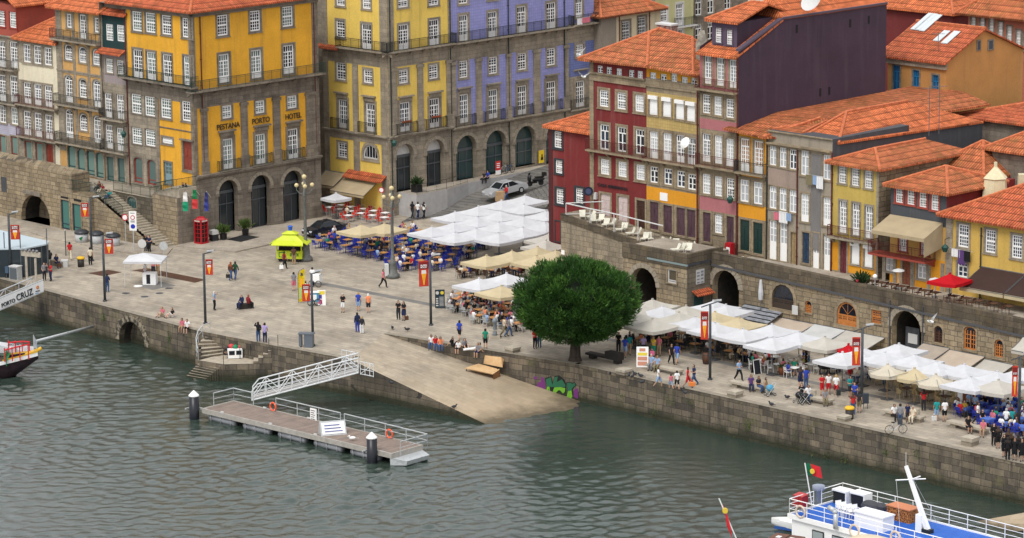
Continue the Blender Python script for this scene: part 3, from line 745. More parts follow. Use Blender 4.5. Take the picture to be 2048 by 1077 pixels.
# ---------------------------------------------------------------- left row of houses on the terrace
def XL(u,v,t=0):return pl(LFM,u,v,t).x
ZL=4.1
C_YEL=plaster('ochre_render',(.76,.39,.04),.4);C_ORA=plaster('apricot_render',(.62,.36,.13),.3);C_CRM=plaster('cream_render',(.72,.66,.50),.25)
C_REDW=plaster('terracotta_render',(.36,.085,.06),.4);C_LIL=azulejo('lilac_tiles',(.42,.40,.52),(.55,.53,.6));C_GRN=plaster('bottle_green_render',(.018,.05,.052),.3)
C_LAV=plaster('lavender_grey_render',(.33,.28,.28),.35)
DOORR=mottled('red_brown_door',[(.3,(.20,.035,.02)),(.7,(.27,.055,.035))],4,.5);DOORG=plain('dark_green_door',(.012,.035,.03),.4);REDF=plain('red_frame',(.26,.03,.02),.5)
TEALF=plain('teal_frame',(.02,.07,.07),.5)
G_MINT=glass('mint_blind_pane',(.17,.27,.24),.25)
# 1: tiled house at the picture's edge
h=House('town_house','grey stone house at the left edge with a terracotta red top storey','house',LFM,XL(-40,230),XL(40.5,230),ZL)
h.stone=STONE;h.panes=[G_DARK,G_TEAL]
h.row((-19,35),(26,40),3,13,32,'sash',sur=REDF,frame=.1);h.row((-20,106),(28,110),3,15,52,'door',frame=.14);h.row((-19,174),(28,178),3,15,52,'door',frame=.14)
h.row((-18,226),(29,232),3,14,34,'case',frame=.14);h.row((-18,290),(29,295),3,13,42,'shop',pane=G_MINT,sash=REDF,frame=.14)
zt=h.p(20,10).z;za=h.p(20,75).z;zl0,zl1=h.p(20,273).z,h.p(20,248).z
h.wall(zt,STONE,9,C_REDW,bands=[(za,zt,C_REDW),(zl0,zl1,C_LIL)])
for u,v in((20,138),(20,206)):h.balcony(-.1,h.w-.05,h.p(u,v).z,.6,IRON,.95)
h.cornice(za,.22,.25);hipy(h,0,h.w,0,11,zt,2.2,.45,False,False,ROOF_N)
# 2: cream house
h=House('town_house','narrow cream house with three french windows and red balcony rails','house',LFM,XL(40.5,230),XL(118,240),ZL)
h.stone=STONE;h.panes=[G_DARK,G_BLUE]
h.row((54,107),(96,113),3,15,36,'case',frame=.2);h.row((55,186),(97,193),3,15,42,'door',frame=.2);h.row((55,246),(98,254),3,15,48,'door',frame=.2)
h.row((57,305),(78,308),2,14,45,'shop',pane=G_MINT,sash=REDF,frame=.14);h.win(100,307,14,36,'wood',sash=DOORR)
zt=h.p(75,82).z;b0,b1=h.p(75,165).z,h.p(75,131).z;g=h.p(75,262).z
h.wall(zt,STONE,9,C_CRM,bands=[(b0,b1,C_CRM)])
for u,v in((75,212),(75,276)):h.balcony(-.05,h.w+.05,h.p(u,v).z,.6,IRONR,.9)
mb=MB();mb.box(h.w-.75,h.w-.02,-.02,.0,0,zt);h.sub('corner_strip',mb,C_CRM)
hip(h,0,h.w,0,9,zt,2.6,.45,True,False,ROOF_N)
# 3: stone and apricot house with arched windows
h=House('town_house','stone house with apricot panels and arched windows','house',LFM,XL(118,230),XL(208,240),ZL)
h.stone=STONE;h.panes=[G_DARK,G_BLUE]
h.win(140,42,14,28,'case',frame=.14);h.win(167,54,15,48,'door',frame=.14);h.win(196,51,14,29,'case',frame=.14)
h.row((137,105),(193,115),3,15,31,'sash',arch='seg',frame=.14);
for u,v,hh,k in((138,179,56,'door'),(166,177,37,'sash'),(194,189,56,'door'),(139,248,58,'door'),(167,245,33,'sash'),(195,262,58,'door')):h.win(u,v,15,hh,k,arch='seg',frame=.14)
for u,v in((144,317),(163,322),(182,326),(200,331)):h.win(u,v,15,50,'shop',pane=G_MINT,sash=TEALF,arch='seg',frame=.12)
zt=h.p(160,20).z
h.wall(zt,C_ORA,9,STONE)
for u,v,wd in((123,200,11),(152,200,5),(180,200,5),(206,200,7)):
 h.pilaster(u,v,wd,h.p(u,300).z,zt,.05,False)
for v in(80,148,212,283):h.cornice(h.p(165,v).z,.3,.12,name='string_course')
mb=MB();mb.box(0,h.w,-.05,0,h.p(165,310).z+1.2,h.p(165,283).z-.3);h.sub('stone_band',mb,STONE)
for v0,u in((82,160),(213,165),(289,165)):h.balcony(-.1 if v0<90 else.1,h.w+.05,h.p(u,v0).z,.75,IRON,1.0)
hip(h,0,h.w,0,9,zt,2.6,.7,True,False,ROOF_N)
# 4: green topped house
h=House('town_house','slim house with a bottle green top storey under a small tiled pent roof','house',LFM,XL(208,240),XL(256,250),ZL)
h.stone=STONE;h.panes=[G_DARK,G_TEAL]
h.row((219,65),(241,67),2,14,33,'sash',sur=None,pane=G_TEAL);h.row((219,132),(241,135),2,14,28,'sash',frame=.1);h.row((217,211),(241,214),2,14,48,'door',frame=.12)
h.row((219,274),(241,279),2,14,46,'door',frame=.12);h.row((221,338),(243,341),2,14,48,'shop',pane=G_TEAL,sash=TEALF,frame=.14)
zt=h.p(230,28).z;zg=h.p(230,100).z;zv=h.p(230,168).z
h.wall(zt,STONE,9,C_LAV,bands=[(zg,zt,C_GRN),(zv,zg,C_LAV)])
h.balcony(0.05,h.w-.05,h.p(230,238).z,.65,IRON,.95);h.balcony(.05,h.w-.05,h.p(230,302).z,.65,IRON,.95)
roof(h,[[(-.1,-.8,zg-.35),(h.w+.1,-.8,zg-.35),(h.w+.1,0,zg+.1),(-.1,0,zg+.1)]],ROOF_R,name='pent_roof',th=.1)
hip(h,0,h.w,0,9,zt,2.2,.5,False,False,ROOF_R)
# 5/6: the ochre hotel: river side and square side, one building
HRM=Tr(Vector((LFO.x,LFO.y,0)))@Ro(rad(45.3),4,'Z')
def XH(u,v):return pl(HRM,u,v).x
h=House('hotel_building','big ochre yellow corner hotel with dark granite arcade and green iron balconies','hotel',HRM,0,XH(640,300),0)
h.stone=STONED;h.panes=[G_TEAL,G_TEAL,G_DARK]
hotel=h
h.row((445,51),(575,33),3,21,41,'sash',frame=.22);h.row((448,137),(577,119),3,21,57,'door',frame=.22)
h.wins_at([(454,224),(520,214),(584,204)],19,26,'sash',frame=.18,n=3);h.wins_at([(456,308),(521,298),(586,288)],20,60,'french',frame=.3)
for c,vt,vb in((457,360,469),(522,350,459),(586,341,449)):h.arch(c-19.5,c+19.5,vb,vt,.9,zb=.02)
zt=h.p(510,12).z;ze0,ze1=h.p(520,199).z,h.p(520,166).z;zl=h.p(520,334).z
h.wall(zt,C_YEL,14,STONED,bands=[(0,zl,STONED),(ze0,ze1,STONED)],z0=0,inset=.6)
for u,wd in((408,12),(488,13),(553,14),(622,20)):h.pilaster(u,260,wd,zl+.1,ze0,.14)
mb=MB();mb.box(0,.35,-.08,0,0,zt-.1);mb.box(h.w-.75,h.w,-.08,0,0,zt-.1);h.sub('quoin_strip',mb,STONED)
h.cornice(ze1,.35,.5);h.cornice(zl,.35,.4);h.cornice(zt-.15,.4,.35)
for u,v in((452,262),(522,251),(586,243)):
 c=h.p(u,v);mb=MB();mb.box(c.x-1.05,c.x+1.05,-.35,0,c.z-.08,c.z+.08);mb.box(c.x-.85,c.x+.85,-.2,0,c.z-.5,c.z-.08);h.sub('lintel',mb,STONED)
h.balcony(-.9,h.w+.2,ze1+.2,.9,IRONG,1.0)
for c in(456,521,586):
 x=h.p(c,330).x;h.balcony(x-1.35,x+1.35,zl+.25,.4,IRONG,1.0,brackets=False)
for t,u,v,wd in(('PESTANA',456,252,46),('PORTO',521,241,35),('HOTEL',586,232,32)):h.text(t,u,v,11,plain('bronze_letters',(.045,.03,.018),.5),wd)
h.pipe(402.5,170,zl+.3,zt-.2);h.pipe(629,170,zl+.3,zt-.2)
hl_=House('','','',LFM,XL(256,250),0,0,into=h);q=hl_
q.row((274,43),(301,46),2,19,39,'sash',frame=.2);q.wins_at([(333,50),(374,56)],19,39,'sash',frame=.2,pane=G_DARK)
q.wins_at([(276,129),(303,133),(335,138),(377,143)],18,58,'door',frame=.2)
q.wins_at([(273,208),(300,213)],20,39,'sash',frame=.1,pane=G_TEAL);q.wins_at([(332,217),(374,223)],20,39,'sash',frame=.2)
q.wins_at([(274,272),(301,276)],20,33,'sash',frame=.08,pane=G_TEAL);q.win(335,282,21,11,'sash',frame=.2);q.wins_at([(277,341),(304,345)],17,50,'shop',pane=G_TEAL,sash=REDF,arch='seg',frame=.15)
q.win(337,347,15,42,'half',frame=.15,sash=plain('pale_blue_door',(.2,.3,.33),.5));q.win(376,312,17,57,'wood',sash=DOORR,frame=.25)
zb0,zb1=q.p(300,195).z,q.p(300,166).z
q.wall(zt,C_YEL,.24,STONED,bands=[(zb0,zb1+.2,STONED)],name='river_wall')
xs=q.p(318,260).x
mb=MB();mb.box(0,.3,-.06,0,zb1,zt);mb.box(q.w-.42,q.w-.02,-.06,-.002,0,zt-.2);mb.box(xs-.3,xs+.1,-.07,0,0,zb0);q.sub('quoin_strip',mb,STONED)
# bare stone front of the lower left half, between its openings
hz=sorted(q.holes);mb=MB()
xsw=sorted({0,xs-.3,*[k for r in q.holes for k in r[:2]if k<xs-.3]});zz=sorted({0,zb0,*[k for r in q.holes for k in r[2:]if k<zb0]})
for xa,xb in zip(xsw,xsw[1:]):
 for c,d in zip(zz,zz[1:]):
  if not any(r[0]<(xa+xb)/2<r[1]and r[2]<(c+d)/2<r[3]for r in q.holes):mb.box(xa,xb,-.03,-.004,c,d)
q.sub('stone_facing',mb,STONE)
q.cornice(zb1+.2,.3,.4,name='cornice');q.cornice(zt-.15,.4,.35)
q.balcony(-.2,q.w+.9,zb1+.35,.9,IRONG,1.0);q.cornice(q.p(350,259).z,.12,.08,x0=xs,name='string_course')
q.pipe(256,200,4.2,zt-.2)
c=q.p(376,282);mb=MB();mb.box(c.x-1.0,c.x+.95,-.3,0,c.z,c.z+.15);q.sub('lintel',mb,STONED)
Lw=-XL(256,250)
hip(h,0,h.w,0,Lw+1.5,zt+.22,3.4,.6,True,True,ROOF_R)
# ---------------------------------------------------------------- terrace, stair and old wall under the left row
def lz(u,v,t):return pl(LFM,u,v,t)
TY=-5.3
xw0,xw1=lz(-160,430,TY).x,lz(146,440,TY).x
ar=(lz(43,440,TY).x,lz(100,440,TY).x,0,1.0,6)
R_=(ar[1]-ar[0])/2;ar=(ar[0],ar[1],0,max(.4,lz(68,405,TY).z-R_),6)
LWM=LFM@Tr((0,TY,0))
zt0=lz(0,318,TY).z;zt1=lz(120,345,TY).z
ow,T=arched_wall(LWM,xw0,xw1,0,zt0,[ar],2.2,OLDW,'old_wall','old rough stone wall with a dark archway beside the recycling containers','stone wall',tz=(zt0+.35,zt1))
c=lz(8,369,TY);mb=MB();mb.T=T;mb.box(c.x-.45,c.x+.45,-.03,0,c.z-.75,c.z+.75);mb.obj('plaque',SLATE,ow)
mb=MB();mb.T=T;c=lz(65,386,TY);mb.box(c.x-1.3,c.x+1.5,-.25,0,c.z-.2,c.z+.15);mb.obj('stone_ledge',STONED,ow)
# terrace floor behind it
mb=MB();TF=LFM;zf=4.1
mb.poly([TF@Vector(p)for p in((xw0,TY+2,zf),(-3.2,TY+2.4,zf),(0,-.1,zf),(0,2,zf),(xw0,2,zf))]);struct(mb.obj('terrace',PAVE))
# stone front with two glazed doors under the landing, then the stair
g0,g1=lz(116,440,TY).x,lz(172,440,TY).x
h=House('stone_frontage','rough stone terrace front with two tall glazed doors behind the recycling containers','stone wall',LFM,g0+.9,-9.6,0,y0=TY-.25)
h.stone=STONEP;h.panes=[glass('green_door_pane',(.05,.16,.14),.2)]
for u,v in((131,430),(154,437)):h.win(u,v,17,58,'shop',sash=plain('navy_frame',(.012,.025,.05),.4),frame=.13)
h.wall(h.p(145,388).z,OLDW,1.8)
mb=MB()
for u,v in((129,396),(155,401)):c=h.p(u,v);mb.box(c.x-.6,c.x+.6,-.015,0,c.z-.12,c.z+.12);h.sub('vent_slot',mb,DARK);mb=MB()
# main stair, parallel to the houses
SX0,SX1,SY0,SY1,N=-9.6,.2,-5.0,-2.9,24
mb=MB();rise=zf/N
for i in range(N):
 x1=SX1-(SX1-SX0)*i/N;x0=SX1-(SX1-SX0)*(i+1)/N
 mb.box(x0-.04 if i<N-1 else x0,x1,SY0,SY1,0,rise*(i+1))
stair=thing('stone_stair','long straight stone stair climbing to the terrace beside the hotel','stair',(0,0,0));stair.matrix_world=LFM@Tr((SX1,SY0,0))
def rel(mb_,o):mb_.T=o.matrix_world.inverted()@LFM;return mb_
bpy.context.view_layer.update()
STEP=mottled('worn_step_stone',[(.3,(.27,.235,.18)),(.7,(.42,.37,.29))],3,.9)
m2=rel(MB(),stair);
for i in range(N):
 x1=SX1-(SX1-SX0)*i/N;x0=SX1-(SX1-SX0)*(i+1)/N
 m2.box(x0,x1+.03,SY0+.3,SY1,rise*i if i else 0,rise*(i+1))
m2.obj('steps',STEP,stair)
m2=rel(MB(),stair)
m2.add([(SX1-.3,SY0,0),(SX0,SY0,0),(SX0,SY0,zf-.45),(SX1-1.2,SY0,.12),(SX1-.3,SY0,.05),(SX1-.3,SY0+.3,0),(SX0,SY0+.3,0),(SX0,SY0+.3,zf-.45),(SX1-1.2,SY0+.3,.12),(SX1-.3,SY0+.3,.05)],[(0,1,2,3,4),(9,8,7,6,5),(4,3,8,9),(3,2,7,8),(0,4,9,5),(1,6,7,2)]);m2.obj('stringer_wall',OLDW,stair)
def rails(o,pts,mat=IRONG,h=1.0,step=.14,name='railing',mid=True):
 mb=MB();mb.T=o.matrix_world.inverted()if o else None
 for a,b in zip(pts,pts[1:]):
  a,b=Vector(a),Vector(b);n=max(1,int((b-a).length/step));H=Vector((0,0,h))
  mb.bar(a+H,b+H,.03,0,4);mb.bar(a+H*.12,b+H*.12,.018,0,4)
  for i in range(n+1):p=a.lerp(b,i/n);mb.bar(p,p+H,.014 if i%10 else.03,0,4,cap=False)
 return mb.obj(name,mat,o)
W=lambda x,y,z:LFM@Vector((x,y,z))
rails(stair,[W(SX1-5.4,SY0+.12,2.35),W(SX0,SY0+.12,zf)])
# retaining wall behind the stair and the bastion below the hotel door
h=House('retaining_wall','dark stained retaining wall between the stair and the houses above','stone wall',LFM,-9.6,-3.0,0,y0=-2.88)
h.stone=STONED;h.panes=[G_TEAL];h.win(264,405,18,22,'case',sash=TEALF,arch='seg',frame=.1);h.wall(zf-.02,ashlar('sooty_wall_stone',(.16,.135,.10),(.09,.08,.06),(.05,.045,.04),.8,.42,.6,gap=.025),.6)
rails(h.o,[W(-9.4,-2.7,zf),W(-3.6,-2.7,zf),W(-3.6,-.6,zf)])
h=House('stone_bastion','pale stone bastion carrying the hotel side landing, two flags on its corner','stone wall',LFM,-3.0,.75,0,y0=-2.95)
h.stone=STONEP;h.wall(zf+.5,OLDW,2.7,STONED)
m2=MB()
for i in range(5):m2.box(.2+i*.5,.2+(i+1)*.5 if i<4 else h.w,.3,2.4,zf+.5,zf+.5+.17*(i+1))
h.sub('steps',m2,STEP)
rails(h.o,[W(-2.9,-.5,zf+.5),W(-2.9,-2.8,zf+.5),W(-.2,-2.8,zf+1.2),W(.6,-2.8,zf+1.3),W(.6,-.3,zf+1.3)])
t_=thing('terrace_railing','green iron railing with a bowed end on the left terrace corner','railing',W(-14.6,TY+.3,zf));bpy.context.view_layer.update()
rails(t_,[W(-14.6,TY+.6,zf),W(-13.8,TY+.05,zf),W(-11.4,TY-.05,zf),W(-9.7,TY+.25,zf)])
# low pavement kerb in front of the hotel and left terrace
def kerb(name,px,z=.12,mat=None,w=.3):
 pts=[P(u,v,0)for u,v in px];mb=MB()
 for a,b in zip(pts,pts[1:]):
  d=(b-a).normalized();n=Vector((-d.y,d.x,0))*w
  mb.add([a,b,b+n,a+n]+[p+Vector((0,0,z))for p in(a,b,b+n,a+n)],[(4,5,6,7),(0,1,5,4),(1,2,6,5),(2,3,7,6),(3,0,4,7)])
 return struct(mb.obj(name,mat or COPE))
def slab(name,px,z,mat,zb=0):
 mb=MB();pts=[P(u,v,zb)for u,v in px];xyp=[(p.x,p.y)for p in pts]
 ar_=sum(a[0]*b[1]-b[0]*a[1]for a,b in zip(xyp,xyp[1:]+xyp[:1]))
 if ar_<0:xyp.reverse()
 mb.prism(xyp,zb,z);return struct(mb.obj(name,mat))
PAVE2=paving('pavement_slabs',(.40,.35,.285),(.34,.30,.25),(.24,.21,.175),0,.2)
slab('pavement',[(352,494),(470,506),(562,486),(700,450),(640,440),(420,470)],.12,PAVE2)
slab('pavement',[(60,466),(150,462),(215,482),(345,498),(335,510),(250,507),(95,478)],.10,PAVE2)
COBB=ashlar('basalt_setts',(.13,.125,.12),(.10,.095,.09),(.06,.06,.055),.14,.1,.2,gap=.015)
ASPH=mottled('worn_asphalt',[(.3,(.13,.125,.118)),(.7,(.2,.19,.175))],.6,.9)
slab('drain_channel',[(620,566),(640,564),(1060,645),(1340,700),(2120,872),(2120,876),(1330,704),(1050,649)],.006,ASPH)
slab('paving_panel',[(176,547),(216,540),(244,545),(206,553)],.006,WOODB);slab('paving_panel',[(264,541),(296,537),(412,560),(390,566)],.006,WOODB);slab('paving_panel',[(270,571),(320,563),(352,572),(305,580)],.007,ASPH)
slab('manhole_cover',[(106,555),(118,552),(128,554),(117,557)],.006,ASPH)
for u,v in((252,587),(289,594),(319,587),(338,577)):
 mb=MB();c=P(u,v);mb.lathe([(.36,0),(.36,.008)],0,14,c);struct(mb.obj('manhole_cover',SLATE))
# ---------------------------------------------------------------- the yellow and blue building closing the square
def XB(u,v,t=0):return pl(BRM,u,v,t).x
C_LEM=plaster('lemon_render',(.80,.57,.13),.35);C_BLU=azulejo('blue_tiles',(.32,.33,.64),(.24,.25,.54),.3);C_BLD=azulejo('deep_blue_tiles',(.13,.17,.42),(.2,.24,.46),.25)
h=House('apartment_building','tall lemon yellow corner building with grey granite pilasters and an arcade','building',BRM,0,XB(903,180),0)
h.stone=STONE;h.panes=[G_DARK,G_DARK,G_BLUE];yb=h
h.wins_at([(806,2),(867,-2)],20,26,'sash',n=3,frame=.18);h.wins_at([(807,74),(868,65)],20,51,'door',frame=.2);h.wins_at([(807,153),(867,144)],18,28,'sash',n=3,frame=.18);h.wins_at([(810,234),(869,226)],20,58,'french',frame=.3)
zt=h.p(840,-40).z;z1a,z1b=h.p(840,128).z,h.p(840,97).z;zl=h.p(842,266).z
LUN=plain('white_lunette',(.62,.62,.6),.6)
for c,vt,vb in((810,288,382),(871,279,374)):
 g,r=h.arch(c-18,c+18,vb,vt,.7)
 mb=MB();R=(r[1]-r[0])/2;cx=(r[0]+r[1])/2;mb.poly([(cx-R*math.cos(math.pi*i/12),.6,r[3]+R*math.sin(math.pi*i/12))for i in range(13)][::-1]);h.sub('lunette',mb,LUN,g)
h.wall(zt,C_LEM,12,STONE,bands=[(0,zl,STONE),(z1a,z1b,STONE)],inset=.6)
for u,v,wd in((788,190,10),(840,190,11),(897,180,9)):h.pilaster(u,v,wd,zl+.1,z1a,.13)
mb=MB();mb.box(0,.9,-.07,0,0,zt);mb.box(h.w-.4,h.w,-.07,0,0,zt);h.sub('quoin_strip',mb,STONE)
h.cornice(z1b,.3,.4);h.cornice(zl,.3,.35)
for u,v in((811,193),(869,184)):
 c=h.p(u,v);mb=MB();mb.box(c.x-1.0,c.x+1.0,-.32,0,c.z-.07,c.z+.08);mb.box(c.x-.8,c.x+.8,-.16,0,c.z-.5,c.z-.07);h.sub('lintel',mb,STONE)
h.balcony(-.8,h.w,z1b+.15,.8,IRON,1.0)
FLW=mottled('red_flowers',[(.4,(.02,.05,.015)),(.6,(.4,.06,.03))],8)
for u,v in((811,255),(870,246)):
 x=h.p(u,v).x;b=h.balcony(x-1.45,x+1.45,zl+.2,.35,IRON,1.1,brackets=False)
 mb=MB();mb.box(x-.6,x+.6,-.28,-.1,zl+1.25,zl+1.5);h.sub('flower_box',mb,FLW,b)
h.pipe(781,200,1,zt,plain('dark_pipe',(.03,.035,.03),.5));h.pipe(901,200,1,zt,MC['dark_pipe'])
# the side towards the hotel
BLM=BRM@Ro(rad(-90),4,'Z')
xl0=pl(BLM,648,200).x
q=House('','','',BLM,xl0,0,0,into=h)
q.wins_at([(681,0),(733,6)],17,24,'sash',n=3,frame=.18);q.win(681,58,17,34,'sash',n=3,frame=.18);q.win(733,74,19,51,'door',frame=.2);q.win(682,143,19,34,'sash',n=3,frame=.18);q.win(736,153,17,27,'sash',n=3,frame=.18)
q.wins_at([(686,228),(741,235)],17,56,'french',frame=.3);q.win(685,300,18,31,'sash',n=3,frame=.18)
q.win(741,304,28,28,'fan',arch='round',frame=.3,sash=WHITED)
q.wall(zt,C_LEM,.24,STONE,bands=[(z1a,z1b,STONE)],name='side_wall')
mb=MB();mb.box(0,.75,-.07,0,0,zt);mb.box(q.w-1.0,q.w-.02,-.07,-.002,0,zt);x5=q.p(712,200).x;mb.box(x5-.4,x5+.4,-.1,0,zl,z1a);mb.box(x5-.45,x5+.45,-.06,0,0,zl);q.sub('pilaster',mb,STONE)
mb=MB();mb.box(0,q.w,-.05,0,zl-.75,zl-.16);q.sub('stone_band',mb,STONE)
q.cornice(zl,.3,.35);xc=q.p(682,96).x;q.cornice(z1b,.3,.4,x0=xc)
for u,v in((684,186),(739,193)):
 c=q.p(u,v);mb=MB();mb.box(c.x-.95,c.x+.95,-.32,0,c.z-.07,c.z+.08);mb.box(c.x-.75,c.x+.75,-.16,0,c.z-.5,c.z-.07);q.sub('lintel',mb,STONE)
q.balcony(xc,q.w+.8,z1b+.15,.8,IRON,1.0)
for u,v in((682,252),(737,258)):
 x=q.p(u,v).x;q.balcony(x-1.25,x+1.25,zl+.2,.35,IRON,1.1,brackets=False)
roof(q,[[(-.6,-.5,z1b-.2),(xc,-.5,z1b-.2),(xc,0,z1b+.12),(-.6,0,z1b+.12)]],ROOF_R,name='pent_roof',th=.12)
c0=q.p(697,343);c1=q.p(775,352)
roof(q,[[(c0.x,-.9,c0.z-.35),(q.w-.3,-.9,c0.z-.35),(q.w-.3,0,c0.z+.25),(c0.x,0,c0.z+.25)]],ROOF_R,name='pent_roof',th=.12)
hip(h,0,h.w+12,0,-xl0,zt+.05,3,.5,True,True,ROOF_N)
h=House('apartment_building','blue tiled building with a granite arcade and a long black balcony','building',BRM,XB(903,180),XB(1136,150),0)
h.stone=STONE;h.panes=[G_DARK,G_DARK,G_BLUE]
h.row((926,-12),(1102,-38),4,18,40,'sash',n=3,frame=.2);h.wins_at([(927,56),(985,49),(1043,39),(1102,31)],18,52,'door',frame=.22);h.wins_at([(927,139),(986,131),(1044,123),(1102,114)],17,34,'sash',n=3,frame=.2)
h.wins_at([(928,217),(986,208),(1044,200),(1102,192)],18,58,'french',frame=.36)
zt=h.p(1020,-60).z;z1a,z1b=h.p(1018,107).z,h.p(1018,72).z;zl=h.p(1018,240).z
for c,vt,vb in((933,271,360),(992,261,348),(1051,252,332)):h.arch(c-20.5,c+20.5,vb,vt,.7,pane=G_SHOP)
h.arch(1092,1132,325,244,.7,pane=G_SHOP)
h.wall(zt,C_BLU,12,STONE,bands=[(0,zl,STONE),(z1a,z1b,STONE)])
for u,v,wd in((907,180,8),(957,190,11),(1017,180,8),(1073,165,13),(1132,150,8)):h.pilaster(u,v,wd,zl+.1,z1a,.13)
h.cornice(z1b,.3,.4);h.cornice(zl,.3,.35);h.balcony(0.02,h.w+.2,z1b+.15,.8,IRON,1.05)
for u,v in((928,176),(986,168),(1044,160),(1102,150)):
 c=h.p(u,v);mb=MB();mb.box(c.x-1.0,c.x+1.0,-.32,0,c.z-.07,c.z+.08);mb.box(c.x-.8,c.x+.8,-.16,0,c.z-.5,c.z-.07);h.sub('lintel',mb,STONE)
for u,v in((928,240),(986,231),(1044,224),(1102,215)):
 x=h.p(u,v).x;h.balcony(x-1.45,x+1.45,zl+.2,.4,IRON,1.1,brackets=False)
h.pipe(1016,100,1,zt,MC['dark_pipe']);h.pipe(1128,100,3,zt,MC['dark_pipe'])
hip(h,0,h.w,0,12,zt,3,.5,False,False,ROOF_N)
h=House('town_house','narrow blue tiled house with laundry hanging from its upper balcony','house',BRM,XB(1136,150),XB(1188,120),0)
h.stone=STONE;h.panes=[G_DARK]
h.win(1158,16,14,38,'door',frame=.2);h.win(1159,101,15,24,'sash',frame=.25);h.win(1160,188,17,52,'french',frame=.3)
zt=h.p(1160,-40).z;zm=h.p(1160,46).z
h.wall(zt,STONE,12,GREYW,bands=[(h.p(1160,152).z,h.p(1160,84).z,C_BLD),(zm,zt,C_BLU)])
h.balcony(.1,h.w-.1,zm-.05,.8,IRON,1.0);c=h.p(1160,140);h.cornice(c.z,.2,.3,c.x-1,c.x+1,name='lintel');h.balcony(.1,h.w-.1,h.p(1160,217).z,.4,IRON,1.1,brackets=False)
hip(h,0,h.w,0,12,zt,2.5,.4,False,False,ROOF_R)
C_CR2=plaster('pale_cream_render',(.62,.53,.36),.4);C_PGR=plaster('pale_green_render',(.52,.50,.26),.3)
h=House('town_house','cream house with grey shuttered windows under a tiled hip roof behind the brick chimney','house',BRM,XB(1188,110),XB(1307,70),3,y0=-1.0)
h.stone=STONED;h.panes=[G_DARK]
h.wins_at([(1252,62),(1284,53)],16,38,'sash',frame=.2,sash=WHITED);h.wins_at([(1252,120),(1284,112)],16,38,'sash',frame=.2)
zt=h.p(1250,27).z;h.wall(zt,C_CR2,10,GREYW)
mb=MB();x=h.p(1232,80).x;mb.box(0,x,-.06,0,0,zt);h.sub('grey_strip',mb,GREYW);h.pipe(1238,80,0,zt);h.pipe(1298,60,0,zt)
hip(h,0,h.w,0,9,zt,2.6,.6,True,True,ROOF_O)
h=House('town_house','pale green house with arched lattice windows half hidden by a tiled roof','house',BRM,XB(1307,50),XB(1384,30),3,y0=-.2)
h.stone=WHITED;h.panes=[G_DARK]
h.win(1328,29,14,30,'sash',frame=.16);h.win(1359,29,14,44,'door',frame=.16);h.wins_at([(1328,82),(1359,77)],14,36,'door',frame=.16)
zt=h.p(1340,-30).z;h.wall(zt,C_PGR,10,GREYW);h.balcony(h.p(1348,50).x,h.w,h.p(1359,52).z,.6,IRON,.9);hip(h,0,h.w,0,9,zt,2.4,.4,False,False,ROOF_O)
h=House('town_house','dark stone house with white windows between the green house and the purple dormer','house',BRM,XB(1384,20),XB(1500,-10),3,y0=.3)
h.stone=STONE;h.panes=[G_DARK]
h.wins_at([(1397,14),(1421,10)],13,34,'casew',frame=.14);h.wins_at([(1397,66),(1421,62)],13,34,'casew',frame=.14);h.win(1455,2,13,34,'casew',frame=.14)
zt=h.p(1400,-40).z;h.wall(zt,STONED,10,GREYW);hip(h,0,h.w,0,9,zt,2.4,.4,False,False,ROOF_O)
# ---------------------------------------------------------------- right row of houses above the old city wall
def XR(u,v,t=2.5):return pl(FRM,u,v,t).x
ZR,YR=4.6,2.5
C_RED=plaster('oxblood_render',(.185,.03,.03),.3,stain=(.28,.16,.14));C_YT=azulejo('yellow_tiles',(.50,.36,.13),(.38,.27,.10),.28);C_PNK=plaster('pink_render',(.42,.16,.17),.3);C_OCH=plaster('deep_ochre_render',(.68,.30,.025),.2)
C_PUR=plaster('purple_metal',(.062,.040,.062),.5,.55,stain=(.105,.08,.105));C_OLV=plaster('olive_yellow_render',(.52,.38,.10),.3);C_GRY=plaster('old_grey_render',(.33,.285,.225),.5);C_TAU=plaster('taupe_render',(.34,.26,.215),.3)
C_TAN=plaster('burnt_tan_render',(.50,.255,.085),.25);C_SLT=plaster('slate_clad',(.07,.075,.085),.4,.6,stain=(.16,.165,.17));C_PLU=mottled('plum_door',[(.3,(.05,.025,.035)),(.7,(.11,.06,.075))],5,.6,(1,1,.2))
C_PPD=mottled('pale_pink_door',[(.3,(.5,.40,.39)),(.7,(.62,.52,.5))],4,.6);C_BRD=mottled('dark_brown_door',[(.3,(.035,.016,.012)),(.7,(.07,.03,.022))],5,.5)
BLACKL=plain('black_letters',(.012,.014,.02),.4)
# small red house on the square
h=House('town_house','small dark red house with a bright orange hip roof at the corner of the square','house',FRM,XR(1098,380,3.4),XR(1186,380,3.4),0,y0=3.4)
h.stone=plain('slate_surround',(.03,.034,.04),.6);h.panes=[glass('amber_pane',(.10,.06,.035),.2),G_DARK]
h.win(1116,280,15,32,'sash',frame=.2);h.win(1118,334,14,26,'sash',frame=.16);h.win(1120,393,15,30,'sash',frame=.2);h.win(1159,392,15,30,'sash',frame=.2)
zt=h.p(1130,258).z;h.wall(zt,C_RED,8)
h.win(1116,463,10,40,'half',hole=False,frame=.1)
mb=MB();mb.box(-.02,.5,-.03,0,0,zt);h.sub('slate_edge',mb,plain('dark_red_trim',(.07,.012,.014),.6))
hip(h,0,h.w,0,8,zt,h.p(1180,215,4.2).z-zt,.4,True,False,ROOF_N)
